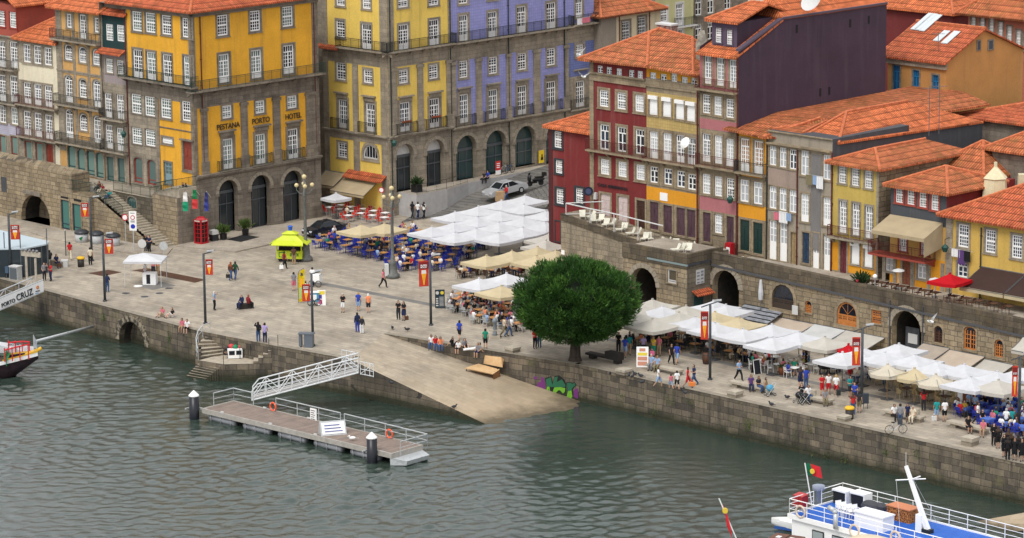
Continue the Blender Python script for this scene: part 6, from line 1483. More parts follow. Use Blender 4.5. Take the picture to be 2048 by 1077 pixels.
wall_awn(1552,632,1631,650,3.0,.7,FAB_B,'beige awning on the old wall beside the slate lean-to');wall_awn(1630,648,1692,660,3.0,.7,fabric('pale_grey_canvas',(.66,.67,.66)),'pale grey awning on the old wall, second from the slate lean-to');wall_awn(1693,660,1770,676,3.0,.7,FAB_O,'off-white awning on the old wall with an open dark end')
wall_awn(1847,686,1900,697,2.6,.7,fabric('taupe_canvas',(.48,.41,.34)),'taupe awning on the old wall beside the wide arch');wall_awn(1899,696,1970,716,2.6,.7,FAB_B,'beige awning on the old wall, second from the wide arch');wall_awn(1970,713,2028,735,2.6,.7,FAB_O,'off-white awning on the old wall nearest the last lamp')
wall_awn(2048,668,2120,690,1.6,.8,FAB_O,'small white awning at the right edge of the old wall')
# slate lean-to
p,q=W2.p(1490,609),W2.p(1566,623);o=thing('lean_to','lean-to canopy of grey slates under the barred arch','canopy',W2.M@Vector((p.x,0,p.z)));bpy.context.view_layer.update()
mb=MB();mb.T=o.matrix_world.inverted()@W2.M;z0_,z1_=p.z,p.z-.9;out=2.6
mb.add([(p.x,-.02,z0_),(q.x,-.02,z0_),(q.x,-out,z1_),(p.x,-out,z1_),(p.x,-.02,z0_-.08),(q.x,-.02,z0_-.08),(q.x,-out,z1_-.08),(p.x,-out,z1_-.08)],[(3,2,1,0),(4,5,6,7),(3,7,6,2),(0,4,7,3),(1,2,6,5)]);mb.obj('roof_panel',mottled('grey_slats',[(.35,(.14,.15,.17)),(.65,(.3,.31,.34))],2.5,.6,(.6,.6,3)),o)
mb=MB();mb.T=o.matrix_world.inverted()@W2.M
for i in range(6):t=i/5;mb.bar((p.x,-out*t,z0_-(z0_-z1_)*t+.04),(q.x,-out*t,z0_-(z0_-z1_)*t+.04),.045,0,4)
mb.obj('battens',IRON,o)
# brown awning of the upper restaurant
hy=[o for o in bpy.data.objects if(o.get('label')or '').startswith('mustard')][0];HY=hy.matrix_world
def hyp(u,v,t):I=HY.inverted();o=I@CAM;d=I.to_3x3()@ray(u,v);return o+d*((t-o.y)/d.y)
a=hyp(1963,533,-.05);f=hyp(1916,572,-2.6)
for i,(w0,w1)in enumerate(((0,4.3),(4.4,9.5))):awning(HY,[(a.x+w0,-.05,a.z),(a.x+w1,-.05,a.z),(a.x-.2+w1,-2.6,f.z),(a.x-.2+w0,-2.6,f.z)],FAB_BR,['dark brown awning with a cream valance beside the red parasol','dark brown awning cut by the right picture edge'][i],.35,FAB_C)
# tan awnings of the red chair café
a=q_=None
BLo=BLM
def blp(u,v,t):return pl(BLM,u,v,t)
a,b=blp(652,340,-.1),blp(692,349,-.1);awning(BLM,[(a.x,-.1,a.z),(b.x,-.1,a.z),(b.x,-1.9,a.z-1.1),(a.x,-1.9,a.z-1.1)],FAB_T,'tan awning over the alley corner beside the hotel')
a,b=blp(690,351,-.1),blp(757,366,-.1);awning(BLM,[(a.x,-.1,a.z),(b.x,-.1,a.z),(b.x,-2.2,a.z-1.2),(a.x,-2.2,a.z-1.2)],FAB_T,'wider tan awning below the small pent roof of the lemon building')
parasol(parasol_proto('w2',FAB_W,2.2,2.6,.5),672,386,'small white parasol under the tan awnings beside the hotel',None)
# ---------------------------------------------------------------- pontoon, gangways and boats
def frame(o,a,b):
 d=Vector((b.x-a.x,b.y-a.y));return Tr(o)@Ro(math.atan2(d.y,d.x),4,'Z'),d.length
PZ=-2.15
pA,pB,pC=P(400,817,PZ),P(780,908,PZ),P(459,800,PZ)
PM,PL=frame(pA,pA,pB);PWd=abs((PM.inverted()@pC).y);print('pontoon',PL,PWd)
po=thing('pontoon','long timber decked pontoon on grey tubular floats moored off the slipway','pontoon',pA);po.matrix_world=PM;bpy.context.view_layer.update()
DECK=ashlar('weathered_deck',(.30,.235,.19),(.22,.175,.145),(.09,.075,.06),.16,40,.2,gap=.012,streak=1,sscale=.5)
def deckmat():
 m,t,b,N,L=new_mat('deck_boards');tc=N('ShaderNodeTexCoord');br=N('ShaderNodeTexBrick');br.offset=.5;br.inputs['Scale'].default_value=1
 br.inputs['Brick Width'].default_value=3.0;br.inputs['Row Height'].default_value=.16;br.inputs['Mortar Size'].default_value=.012;br.inputs['Color1'].default_value=(.27,.205,.17,1);br.inputs['Color2'].default_value=(.20,.155,.13,1);br.inputs['Mortar'].default_value=(.06,.05,.04,1)
 mp=N('ShaderNodeMapping');mp.inputs['Rotation'].default_value=(0,0,rad(90));L(tc.outputs['Object'],mp.inputs[0]);L(mp.outputs[0],br.inputs['Vector'])
 g=_ramp(N,L,_noise(N,L,tc.outputs['Object'],1.2,5),[(.3,(.8,.8,.8)),(.7,(1.15,1.13,1.1))]);L(_mix(N,L,1.0,br.outputs['Color'],g,'MULTIPLY'),b.inputs['Base Color']);b.inputs['Roughness'].default_value=.8;return m
DECK=deckmat()
mb=MB();mb.box(.35,PL,.12,PWd-.1,-.12,0);mb.obj('deck',DECK,po)
mb=MB();mb.box(.35,PL,0,.12,-.35,.03);mb.box(.35,PL,PWd-.1,PWd,-.35,.03);mb.box(.2,.35,0,PWd,-.35,.03);mb.box(PL,PL+.15,0,PWd,-.35,.03);mb.obj('edge_beam',mottled('edge_beam_grey',[(.3,(.30,.28,.25)),(.7,(.42,.40,.36))],3),po)
fl=mottled('float_grey',[(.3,(.24,.25,.27)),(.7,(.36,.37,.39))],2,.5)
for i in range(5):
 x0=.8+i*(PL-1.2)/5;x1=x0+(PL-1.2)/5*.72
 mb=MB();mb.bar((x0,.45,-.65),(x1,.45,-.65),.30,0,12);mb.bar((x0,PWd-.5,-.65),(x1,PWd-.5,-.65),.30,0,12)
 for x in(x0+.3,(x0+x1)/2,x1-.3):mb.box(x-.05,x+.05,.1,.2,-1.0,-.3)
 mb.obj('float',fl,po,True)
mb=MB();mb.add([(PL,0,-.35),(PL+1.3,.5,-.45),(PL+1.3,PWd-.5,-.45),(PL,PWd,-.35),(PL,.0,-.9),(PL+1.2,.5,-.8),(PL+1.2,PWd-.5,-.8),(PL,PWd,-.9)],[(0,1,2,3),(4,7,6,5),(0,4,5,1),(1,5,6,2),(2,6,7,3)]);mb.obj('bow_frame',GALV,po)
def prail(pts,h=1.05):
 mb=MB()
 for a,b in zip(pts,pts[1:]):
  a,b=Vector((*a,0)),Vector((*b,0));n=max(1,round((b-a).length/2.2))
  mb.bar(a+Vector((0,0,h)),b+Vector((0,0,h)),.045,0,6);mb.bar(a+Vector((0,0,h*.55)),b+Vector((0,0,h*.55)),.025,0,5)
  for i in range(n+1):p=a.lerp(b,i/n);mb.bar(p,p+Vector((0,0,h)),.035,0,5)
 return mb.obj('railing',GALV,po)
prail([(.3,1.2),(.3,PWd-.05),(2.6,PWd-.05)]);prail([(5.2,PWd-.05),(PL*.59,PWd-.05)]);prail([(PL*.61,PWd-.05),(PL+.9,PWd-.3),(PL+.9,.2)])
mb=MB()
for x,y in((2.5,.1),(8,.1),(13,.1),(4,PWd-.15),(9,PWd-.15)):mb.box(x-.15,x+.15,y-.05,y+.05,.03,.14)
mb.obj('cleat',WHITED,po)
for i,(x,l)in enumerate(((-.35,'black mooring pile with a white cone cap at the near left end of the pontoon'),(PL-1.6,'black mooring pile with a white cone cap at the far end of the pontoon'))):
 c=PM@Vector((x,-.3,0));o=thing('mooring_pile',l.replace(' left',''),'pile',(c.x,c.y,WZ))
 mb=MB();mb.bar((0,0,-1.5),(0,0,1.85),.4,0,16);mb.obj('shaft',plain('black_coating',(.012,.014,.02),.35),o,True)
 mb=MB();mb.lathe([(.42,1.85),(.42,1.93),(.05,2.3)],0,16);mb.obj('cone_cap',WHITE,o)
 mb=MB();mb.box(-.5,1.0,.35,.5,.75,.87);mb.box(-.55,-.43,-.5,.5,.75,.87);mb.obj('guide_bracket',GALV,o);o.rotation_euler.z=PM.to_euler().z
LB=plain('lifebuoy_orange',(.75,.10,.03),.5)
def lifebuoy(c,rz,label,R=.32,mat=None,tilt=0):
 q=Ro(rz,3,'Z')@Ro(rad(90+tilt),3,'X');o=thing('lifebuoy',label,'lifebuoy',c);mb=MB();mb.torus((0,0,0),R,.075,q,0,18,6);mb.obj('ring',mat or LB,o,True)
 mb=MB()
 for t in range(4):a=math.pi/4+t*math.pi/2;mb.torus(q@Vector((R*math.cos(a),R*math.sin(a),0)),.075,.018,q@Ro(a,3,'Z')@Ro(rad(90),3,'X'),0,8,4)
 mb.obj('strap',WHITED,o);return o
for u,v,l in((546,814,'orange lifebuoy on the pontoon railing nearest the gangway'),(779,868,'orange lifebuoy on the pontoon railing at its far end')):q=pl(PM,u,v,PWd-.15);lifebuoy(PM@q,PM.to_euler().z,l)
q=pl(PM,627,830,PWd-.1);o=thing('rail_sign','white notice board hung on the pontoon railing','sign',PM@q,PM.to_euler().z);mb=MB();mb.box(-.35,.35,-.03,.02,-.5,.5);mb.obj('board',WHITE,o);mb=MB()
for i in range(5):mb.box(-.25,.2-.08*(i%2),-.04,-.03,.3-.17*i,.36-.17*i)
mb.obj('print',SLATE,o)
c=P(665,868,PZ);o=thing('notice_case','tilted white notice case with lines of print standing on the pontoon deck','sign',c,PM.to_euler().z+rad(60));mb=MB()
mb.add([(-1,-.5,.0),(1,-.5,.0),(1,.5,0),(-1,.5,0),(-1,-.05,1.0),(1,-.05,1.0),(1,.15,1.0),(-1,.15,1.0)],BXF);mb.obj('case',GALV,o)
mb=MB();mb.add([(-.9,-.49,.12),(.9,-.49,.12),(.9,-.1,.94),(-.9,-.1,.94)],[(0,1,2,3)]);bo=mb.obj('board',WHITE,o);mb=MB()
for i in range(3):
 t0,t1=.2+.26*i,.28+.26*i;f=lambda t:(-.5+.39*t,.12+.82*t);(y0,z0),(y1,z1)=f(t0),f(t1)
 mb.add([(-.7,y0-.02,z0),(.7-.1*i,y0-.02,z0),(.7-.1*i,y1-.02,z1),(-.7,y1-.02,z1)],[(0,1,2,3)])
mb.obj('print',plain('blue_print',(.08,.10,.3)),o)
def truss(name,label,a,b,w,hgt,n,mat,floor):
 """a gangway between two ground points with trussed sides"""
 ang=math.atan2(b.y-a.y,b.x-a.x);o=thing(name,label,'gangway',a,ang);bpy.context.view_layer.update();I=o.matrix_world.inverted();B=I@b;L_=B.x;s=B.z/L_
 f=lambda x,y,z:Vector((x,y,s*x+z))
 mb=MB();mb.add([f(0,-w/2,.1),f(L_,-w/2,.1),f(L_,w/2,.1),f(0,w/2,.1),f(0,-w/2,0),f(L_,-w/2,0),f(L_,w/2,0),f(0,w/2,0)],[(0,1,2,3),(7,6,5,4),(0,4,5,1),(2,6,7,3)]);mb.obj('walkway',floor,o)
 for y in(-w/2,w/2):
  mb=MB();mb.bar(f(.5,y,hgt),f(L_,y,hgt),.055,0,6);mb.bar(f(0,y,.05),f(L_,y,.05),.06,0,6);mb.bar(f(0,y,.5*hgt),f(L_,y,.5*hgt),.025,0,5);mb.bar(f(0,y,.25*hgt),f(L_,y,.25*hgt),.02,0,5);mb.bar(f(0,y,.6*hgt),f(.5,y,hgt),.05,0,6);mb.bar(f(0,y,0),f(0,y,.6*hgt),.05,0,6)
  for i in range(n+1):
   x=L_*i/n;mb.bar(f(x,y,0),f(x,y,hgt if i else.6*hgt),.035,0,5)
   if i<n:mb.bar(f(x+(L_/n if i%2 else 0),y,.05),f(x+(0 if i%2 else L_/n),y,hgt),.035,0,5)
  mb.obj('side_truss',mat,o)
 return o
GW=mottled('white_alloy',[(.3,(.58,.6,.61)),(.7,(.72,.74,.75))],4,.4)
g=truss('gangway','white trussed aluminium gangway sloping from the slipway head to the pontoon',P(505,797,PZ+.1),P(717,742,.06),1.7,1.25,8,GW,plain('walkway_grey',(.3,.29,.28),.7))
for u,v,l in((697,728,'gate'),(734,752,'gate')):
 c=P(u,v,0);o=thing('gangway_gate',f"white railed gate leaf {'behind' if u < 700 else 'in front of'} the head of the trussed gangway",'gate',c,rad(-40));mb=MB()
 for z in(.05,.45,1.05):mb.bar((-.7,0,z),(.7,0,z),.035,0,5)
 for x in(-.7,-.2,.3,.7):mb.bar((x,0,0),(x,0,1.1),.03,0,5)
 mb.bar((-.7,0,.05),(.7,0,1.05),.03,0,5);mb.obj('leaf',GW,o)
# gangway with the lettered board on the far left, its gantry and cabinets
ga,gb=P(-60,640,-1.2),P(76,582,.1);g=truss('boarding_ramp','boarding ramp at the left edge with a white board lettered in black capitals',ga,gb,1.5,1.1,5,GALV,plain('walkway_grey',(.3,.29,.28),.7))
bpy.context.view_layer.update();L_=(g.matrix_world.inverted()@gb).x;s_=(gb.z-ga.z)/L_
mb=MB();mb.add([(0,-.80,.0),(L_,-.80,s_*L_),(L_,-.80,s_*L_+1.05),(0,-.80,1.05),(0,-.76,.0),(L_,-.76,s_*L_),(L_,-.76,s_*L_+1.05),(0,-.76,1.05)],[(0,1,2,3),(7,6,5,4),(0,3,7,4),(2,1,5,6),(3,2,6,7)]);bd=mb.obj('board',WHITE,g)
for t,x,h_,wd in(('PORTO',L_-4.05,.38,1.55),('CRUZ',L_-2.15,.6,1.9)):
 t_=lettering(t,h_,BLACKL,wd);t_.parent=bd;t_.matrix_basis=Tr((x,-.83,s_*x+.2))@Ro(math.atan(s_),4,'Y').inverted()@Ro(math.pi/2,4,'X')
mb=MB();x=L_-.7;z=s_*x;mb.lathe([(.2,0),(.2,.01)],0,10);
for i in range(3):pass
m3=MB();m3.T=Tr((x,-.81,z+.65))@Ro(rad(90),4,'X');m3.lathe([(.16,0),(.16,.02)],0,12);m3.lathe([(.09,.02),(.09,.03)],1,12);m3.T=Tr((x,-.81,z));m3.box(-.25,.25,-.02,0,.28,.36,2);m3.box(-.3,.05,-.02,0,.12,.18,3);m3.obj('emblem',[plain('emblem_red',(.6,.12,.06)),plain('emblem_gold',(.7,.4,.08)),BLACKL,plain('emblem_blue',(.15,.4,.65))],bd)
gm=thing('gantry','pale wooden gantry with floodlights above the lettered boarding ramp','gantry',P(73,578,0));bpy.context.view_layer.update();I=gm.matrix_world.inverted()
WOODP=mottled('bleached_timber',[(.3,(.36,.31,.25)),(.7,(.50,.45,.37))],3)
a,b=P(73,578,0),P(54,560,0);
for p in(a,b):mb=MB();mb.T=I;mb.bar(p,p+Vector((0,0,2.75)),.11,0,6);mb.obj('post',WOODP,gm)
d_=Vector((1,-.55,0)).normalized();c=(a+b)/2+Vector((0,0,2.65));mb=MB();mb.T=I@Tr(c)@Ro(math.atan2(d_.y,d_.x),4,'Z');mb.box(-1.0,1.1,-.08,.08,-.1,.35);mb.obj('beam',WOODP,gm)
mb=MB();mb.T=I@Tr(c)@Ro(math.atan2(d_.y,d_.x),4,'Z')
for x in(-.8,-.4,0,.4,.8):mb.ball((x,-.12,.48),(.14,.14,.12));mb.bar((x,-.05,.3),(x,-.1,.45),.02)
mb.obj('floodlight',plain('floodlight_grey',(.2,.2,.21),.4),gm)
c=P(32,560,0);o=thing('service_cabinet','grey steel service cabinet beside the lettered boarding ramp','cabinet',c,rad(-30));mb=MB();mb.box(-.45,.45,-.35,.35,0,1.25);mb.obj('body',GALV,o);mb=MB();mb.box(-.5,.5,-.4,.4,1.25,1.31);mb.obj('lid',WHITED,o);mb=MB();mb.box(-.4,.4,-.37,-.35,.1,1.15);mb.obj('door',STEEL,o)
c=P(16,557,0);o=thing('post_box','small blue-grey post box on legs left of the grey cabinet','post box',c,rad(-30));o['label']='small blue-grey post box on legs beside the grey cabinet';mb=MB();mb.box(-.2,.2,-.15,.15,.5,1.1);mb.obj('box',plain('slate_blue',(.06,.10,.16)),o);mb=MB()
for x in(-.15,.15):mb.bar((x,0,0),(x,0,.5),.03)
mb.obj('leg',STEEL,o)
# gangplank tube to the old boat
a,b=P(72,683,-.9),P(187,653,-2.0);o=thing('gangplank','thin grey tube plank reaching from the old boat to the quay wall','gangplank',a);mb=MB();mb.T=Tr(-a);mb.bar(a,b,.12,0,8);mb.obj('tube',GALV,o,True)
# ---- old river boat on the left
bow=P(76,704,-1.0);RM=Tr((bow.x,bow.y,WZ))@Ro(rad(-178),4,'Z')
ob=thing('river_boat','traditional dark hulled river boat with a yellow prow, white awning and green benches','boat',(bow.x,bow.y,WZ));ob.matrix_world=RM;bpy.context.view_layer.update()
def hull(n,L,bw,sheer,keel):
 vs=[];k=9
 for i in range(n+1):
  t=i/n;x=L*t;b=bw*math.sin(min(1,t*1.25+.02)*math.pi/2)**.8;zt=sheer(t);zb=keel(t)
  for j in range(k):
   p=math.pi*(j/(k-1)-.5);vs.append((x,b*math.sin(p),zt+(zb-zt)*math.cos(p)**.7))
 return vs,[(i*k+j,i*k+j+1,(i+1)*k+j+1,(i+1)*k+j)for i in range(n)for j in range(k-1)]
sh=lambda t:2.0-.75*min(1,t*3.2)+.1*t;ke=lambda t:-.5+1.9*max(0,1-t*5)
vs,fs=hull(14,13,2.0,sh,ke);mb=MB();mb.add(vs,fs);hm=mb.obj('hull',mottled('dark_plum_hull',[(.3,(.018,.010,.014)),(.7,(.035,.02,.026))],3,.4),ob,True)
def band(zo0,zo1,off,mat,name,t0=0,t1=1):
 mb=MB();n=14
 for i in range(n):
  for sgn in(-1,1):
   q=[]
   for t in(t0+(t1-t0)*i/n,t0+(t1-t0)*(i+1)/n):
    b=(2.0*math.sin(min(1,t*1.25+.02)*math.pi/2)**.8+off)*sgn;q.append((13*t,b,sh(t)))
   mb.poly([(q[0][0],q[0][1],q[0][2]+zo0),(q[1][0],q[1][1],q[1][2]+zo0),(q[1][0],q[1][1],q[1][2]+zo1),(q[0][0],q[0][1],q[0][2]+zo1)])
 return mb.obj(name,mat,ob)
band(-.32,.0,.03,WHITE,'white_strake');band(-.0,.12,.05,plain('yellow_gunwale',(.72,.42,.03),.5),'gunwale',0,.22)
mb=MB();mb.bar((-.3,0,2.3),(1.0,0,1.7),.15,0,8,.22);mb.obj('prow',MC['yellow_gunwale'],ob)
mb=MB();mb.add([(.6,-.6,1.5),(12.5,-1.9,1.0),(12.5,1.9,1.0),(.6,.6,1.5)],[(0,1,2,3)]);mb.obj('deck',WOODB,ob)
for y in(-1.1,1.1):
 mb=MB();mb.tube([(.7+.0,y*.4,2.75),(1.4,y*.8,2.7),(2.6,y*1.25,2.5)],.06,0,6)
 for x,yy in((.75,.42),(1.4,.8),(2.0,1.05),(2.6,1.25)):mb.bar((x,y*yy,1.5),(x,y*yy,2.7),.05,0,5)
 mb.obj('bow_rail',plain('signal_red',(.6,.02,.03),.4),ob)
mb=MB()
for x in(2.4,3.4):mb.box(x,x+.3,-1.2,1.3,1.6,1.7);mb.box(x+.25,x+.32,-1.2,1.3,1.7,2.1)
for y in(-1.1,0,1.2):mb.bar((2.5,y,1.1),(2.5,y,1.6),.04);mb.bar((3.5,y,1.1),(3.5,y,1.6),.04)
mb.obj('bench',plain('bench_green',(.01,.19,.06),.4),ob)
mb=MB();mb.add([(.5,-1.3,2.15),(6,-1.95,2.9),(6,-1.95,1.6),(.5,-1.0,1.6)],[(0,1,2,3),(3,2,1,0)]);mb.obj('side_cloth',FAB_W,ob)
t_=lettering('CRUZ',.34,BLACKL,1.0);t_.parent=ob;t_.matrix_basis=Tr((2.2,-1.45,2.0))@Ro(math.pi,4,'Z')@Ro(math.pi/2,4,'X')
mb=MB();mb.bar((.3,.2,1.9),(.3,.2,3.5),.03);mb.obj('flag_staff',WHITED,ob);mb=MB();mb.add([(.3,.2,3.5),(.02,.2,2.9),(.05,.2,2.3),(.32,.2,2.4)],[(0,1,2,3),(3,2,1,0)]);mb.obj('pennant',plain('pennant',(.62,.66,.72)),ob)
# ---- blue decked tour boat, lower right
BZ=1.6
b0=P(1580,1030,BZ);TM=Tr((b0.x,b0.y,BZ))@Ro(rad(-47),4,'Z');tb=thing('tour_boat','white tour boat with a bright blue upper deck and white rails, lower right corner','boat',b0);tb.matrix_world=TM;bpy.context.view_layer.update()
tb['label']='white tour boat with a bright blue upper deck and a leaning white mast'
q1=TM.inverted()@P(1660,992,BZ);BW=q1.y;BL=24;print('boat width',q1)
BDK=mottled('blue_deck_paint',[(.3,(.012,.09,.42)),(.7,(.02,.13,.52))],1.2,.5)
mb=MB();mb.box(0,BL,0,BW,-.1,0);mb.obj('deck',BDK,tb)
mb=MB();mb.box(.1,BL,.08,BW-.08,-2.6,-.105);mb.obj('cabin',WHITE,tb);mb=MB();mb.box(-.12,BL,-.12,.0,-.22,.1);mb.box(-.12,BL,BW,BW+.12,-.22,.1);mb.box(-.12,0,0,BW,-.22,.1);mb.obj('rubbing_strake',WHITE,tb)
mb=MB();mb.add([(-1.2,-.3,-2.6),(BL,-.3,-2.6),(BL,BW+.3,-2.6),(-1.2,BW+.3,-2.6),(-.6,.1,-5),(BL,.1,-5),(BL,BW-.1,-5),(-.6,BW-.1,-5)],[(0,1,2,3),(0,4,5,1),(2,6,7,3),(3,7,4,0)]);mb.obj('hull',WHITE,tb)
for i in range(8):
 x=1.9+i*1.7;mb=MB();mb.box(x,x+1.0,.02,.075,-1.9,-.6);wf=mb.obj('window',plain('window_rubber',(.05,.05,.055)),tb);mb=MB();mb.box(x+.08,x+.92,.0,.02,-1.82,-.68);mb.obj('pane',plain('pale_cabin_glass',(.30,.34,.34),.15),wf)
def brail(pts,h=1.0,n_=2):
 mb=MB()
 for a,b in zip(pts,pts[1:]):
  a,b=Vector((*a,.1)),Vector((*b,.1));n=max(1,round((b-a).length/1.5))
  for k in range(n_+1):mb.bar(a+Vector((0,0,h*(1-k/(n_+1)))),b+Vector((0,0,h*(1-k/(n_+1)))),.032 if k==0 else.022,0,5)
  for i in range(n+1):p=a.lerp(b,i/n);mb.bar(p-Vector((0,0,.1)),p+Vector((0,0,h)),.03,0,5)
 return mb.obj('railing',WHITE,tb)
brail([(BL,-.05),(.0,-.05),(-.05,BW*.45)],1.0,2);brail([(-.05,BW*.6),(-.05,BW),(BL,BW)])
def onboat(u,v,z=0):q=TM.inverted()@P(u,v,BZ+z);return q
def bthing(name,label,cat,u,v,rz=0,z=0):q=onboat(u,v,z);return thing(name,label,cat,TM@Vector((q.x,q.y,z)),rad(-47)+rz)
for i,(u,v)in enumerate(((1686,1007),(1722,1013))):
 o=bthing('speaker_box',f"{'first' if i == 0 else 'second'} black fronted box with a white lid on the blue deck, {'nearer the flag' if i == 0 else 'beside the lifebuoy'}",'box',u,v);mb=MB();mb.box(-.55,.55,-.35,.35,0,.85);mb.obj('body',plain('black_mesh',(.012,.012,.014)),o);mb=MB();mb.box(-.62,.62,-.42,.42,.85,.97);mb.box(.52,.62,-.4,.4,0,.85);mb.obj('lid',WHITE,o)
o=bthing('locker','red steel locker at the stern rail of the tour boat','locker',1601,1022);mb=MB();mb.box(-.4,.4,-.3,.3,.3,1.05);mb.obj('body',plain('locker_red',(.32,.02,.02),.5),o);mb=MB();mb.add([(-.42,-.32,1.05),(.42,-.32,1.05),(.42,.32,1.15),(-.42,.32,1.15)],[(0,1,2,3)]);mb.box(-.02,.02,-.32,-.3,.35,1.0);mb.obj('lid',plain('locker_red_top',(.42,.05,.05)),o)
o=bthing('chest','long white storage chest on the blue deck near the mast','chest',1748,1055);mb=MB();mb.box(-1.2,1.2,-.55,.55,0,.9);mb.obj('body',WHITE,o);mb=MB();mb.box(-1.25,1.25,-.6,.6,.9,1.0);mb.obj('lid',WHITE,o)
o=bthing('bottle_crates','stack of orange brown bottle crates beside the white chest','crate stack',1806,1040);mb=MB();mb.box(-.95,.95,-.5,.5,0,.85);mb.obj('crates',mottled('crate_orange',[(.45,(.10,.03,.01)),(.55,(.5,.2,.06))],12),o);mb=MB();mb.box(-1,1,-.55,.55,.86,.93);mb.obj('lid',plain('crate_lid',(.55,.20,.09)),o)
for i,(u,v)in enumerate(((1680,1033),(1690,1036),(1701,1040),(1712,1041))):
 q=onboat(u,v);
 for k in range(2):put('chair',CH['white'],TM@Vector((q.x,q.y,.0+.14*k)),rad(-47)+1.2,'white plastic chair in the stacks on the blue deck','chair','stacked chairs on the tour boat')
o=bthing('tarpaulin_heap','crumpled royal blue tarpaulin beside the stacked chairs on deck','tarpaulin',1722,1045);mb=MB();mb.ball((0,0,.4),(.55,.5,.5),0,10,6);mb.ball((.5,.8,.35),(.6,.5,.35),0,10,6);mb.obj('sheet',plain('royal_blue',(.02,.06,.45),.6),o)
o=bthing('covered_gear','dark grey covered gear heaped behind the blue tarpaulin','gear',1742,1022);mb=MB();mb.ball((0,0,.3),(.8,.5,.4),0,10,6);mb.ball((.7,.2,.35),(.5,.4,.3),0,8,5);mb.obj('cover',plain('dark_cover',(.05,.052,.06),.7),o)
o=bthing('vent_cowl','grey bent vent pipe rising from the blue deck','vent',1671,1058);mb=MB();mb.tube([(0,0,0),(0,0,1.0),(-.12,0,1.2),(-.6,0,1.3)],.16,0,8);mb.obj('pipe',GALV,o,True);
o=bthing('capstan','grey winch post by the stern rail of the tour boat','winch',1637,1008);mb=MB();mb.lathe([(.25,0),(.2,.9),(.42,.95),(.42,1.25),(.2,1.3)],0,10);mb.obj('post',plain('winch_grey',(.32,.36,.45)),o,True)
for u,v,l in((1601,1024,'cream lifebuoy on the stern rail beside the red locker'),(1709,1062,'cream lifebuoy on the near rail below the blue tarpaulin'),(1791,1075,'cream lifebuoy on the near rail below the mast')):q=pl(TM,u,v,-.1);lifebuoy(TM@q,rad(-47),l,.38,plain('cream_buoy',(.6,.5,.4)))
q=pl(TM,1700,988,BW);lifebuoy(TM@q,rad(-47),'orange red lifebuoy on the far rail between the speaker boxes',.3)
# mast
q=onboat(1855,1066);mo=thing('mast','leaning white box mast with crosstrees on the blue deck','mast',TM@Vector((q.x,q.y,0)),rad(-47));bpy.context.view_layer.update();tp=pl(TM,1812,932,q.y);tl=mo.matrix_world.inverted()@(TM@Vector((tp.x,q.y,tp.z)))
mb=MB();mb.bar((0,0,.2),tl,.21,0,4,.13);mb.obj('spar',WHITE,mo);mb=MB();mb.box(-.3,.3,-.25,.25,0,.25);mb.obj('foot',IRON,mo);mb=MB();mb.box(-.85,-.35,-.2,.2,0,1.1);mb.obj('tabernacle',WHITE,mo)
cr=Vector((0,0,.2)).lerp(tl,.78);mb=MB();mb.bar(cr+Vector((-.75,-.6,-.05)),cr+Vector((.75,.6,.1)),.045,0,5);mb.bar(cr,cr+Vector((.7,.1,.35)),.05);mb.obj('crosstree',WHITE,mo);mb=MB();mb.bar(tl,tl+Vector((-.02,0,.9)),.02);mb.bar(cr+Vector((-.7,-.6,0)),(-1.0,-1.5,.1),.012);mb.bar(tl,(-.9,2.0,.1),.012);mb.obj('aerial',WHITED,mo)
# flags
FGm=[plain('flag_green',(.0,.14,.06),.7),plain('flag_red',(.62,.02,.03),.7),plain('flag_yellow',(.7,.5,.05),.7)]
def flag(u0,v0,z0,lean,H_,label,W_=1.2,Hf=.75,droop=.25):
 o=thing('flag',label,'flag',P(u0,v0,z0));mb=MB();tip=Vector(lean)*H_;mb.bar((0,0,0),tip,.04,0,6);mb.obj('pole',WHITE,o)
 mb=MB();n=8
 ax=Vector(lean).normalized()
 for i in range(n):
  for(a,b)in((0,.5),(.5,1)):
   pts=[]
   for t,s in((i/n,a),((i+1)/n,a),((i+1)/n,b),(i/n,b)):pts.append(tip-ax*(Hf*s+.05)+Vector((W_*t,.12*math.sin(6*t),-droop*t*t*2)))
   mb.poly(pts,0 if i<3 else 1)
 mb.obj('cloth',FGm,o);mb=MB();mb.T=Tr(tip-ax*(Hf*.5+.05)+Vector((W_*.4,-.06,-.05-droop*.3)))@Ro(rad(90),4,'X');mb.lathe([(Hf*.2,0),(Hf*.2,.16)],0,10);mb.obj('emblem',FGm[2],o);return o
flag(1625,1018,BZ,(-.17,0,1),3.1,'green and red flag with a gold emblem on the tour boat stern',1.0,.8,.1)
flag(1478,1090,.6,(-.42,0,1),3.1,'drooping green and red flag on a slanted white pole by the bottom edge',.5,.9,.9)
# white dinghy, brown box and cream roof of the boat in front
dg_=P(1543,1056,WZ);o=thing('dinghy','small white dinghy with a blue waterline behind the tour boat stern','dinghy',dg_,rad(-20));vs,fs=hull(10,3.2,.85,lambda t:.75-.1*t,lambda t:-.1+.4*max(0,1-t*3));mb=MB();mb.add(vs,fs);mb.obj('hull',WHITE,o,True);mb=MB();mb.add([(.5,-.4,.6),(3.1,-.75,.55),(3.1,.75,.55),(.5,.4,.6)],[(0,1,2,3)]);mb.obj('cover',WHITE,o);mb=MB()
for s in(-1,1):mb.poly([(.3,s*.42,.08),(3.2,s*.88,.08),(3.2,s*.88,.28),(.3,s*.42,.3)])
mb.obj('waterline',plain('waterline_blue',(.02,.08,.3)),o)
c=P(1740,1094,1.2);o=thing('cabin_roof','domed cream boat roof cut by the bottom picture edge','boat',c,rad(-47));mb=MB();vs=[];n,k=16,8
for i in range(n+1):
 for j in range(k+1):
  x,y=-2.1+8*i/n,-1.6+3.2*j/k;vs.append((x,y,.75*(1-(y/1.75)**2)*(1-max(0,-(x-.2)/2.4)**2)))
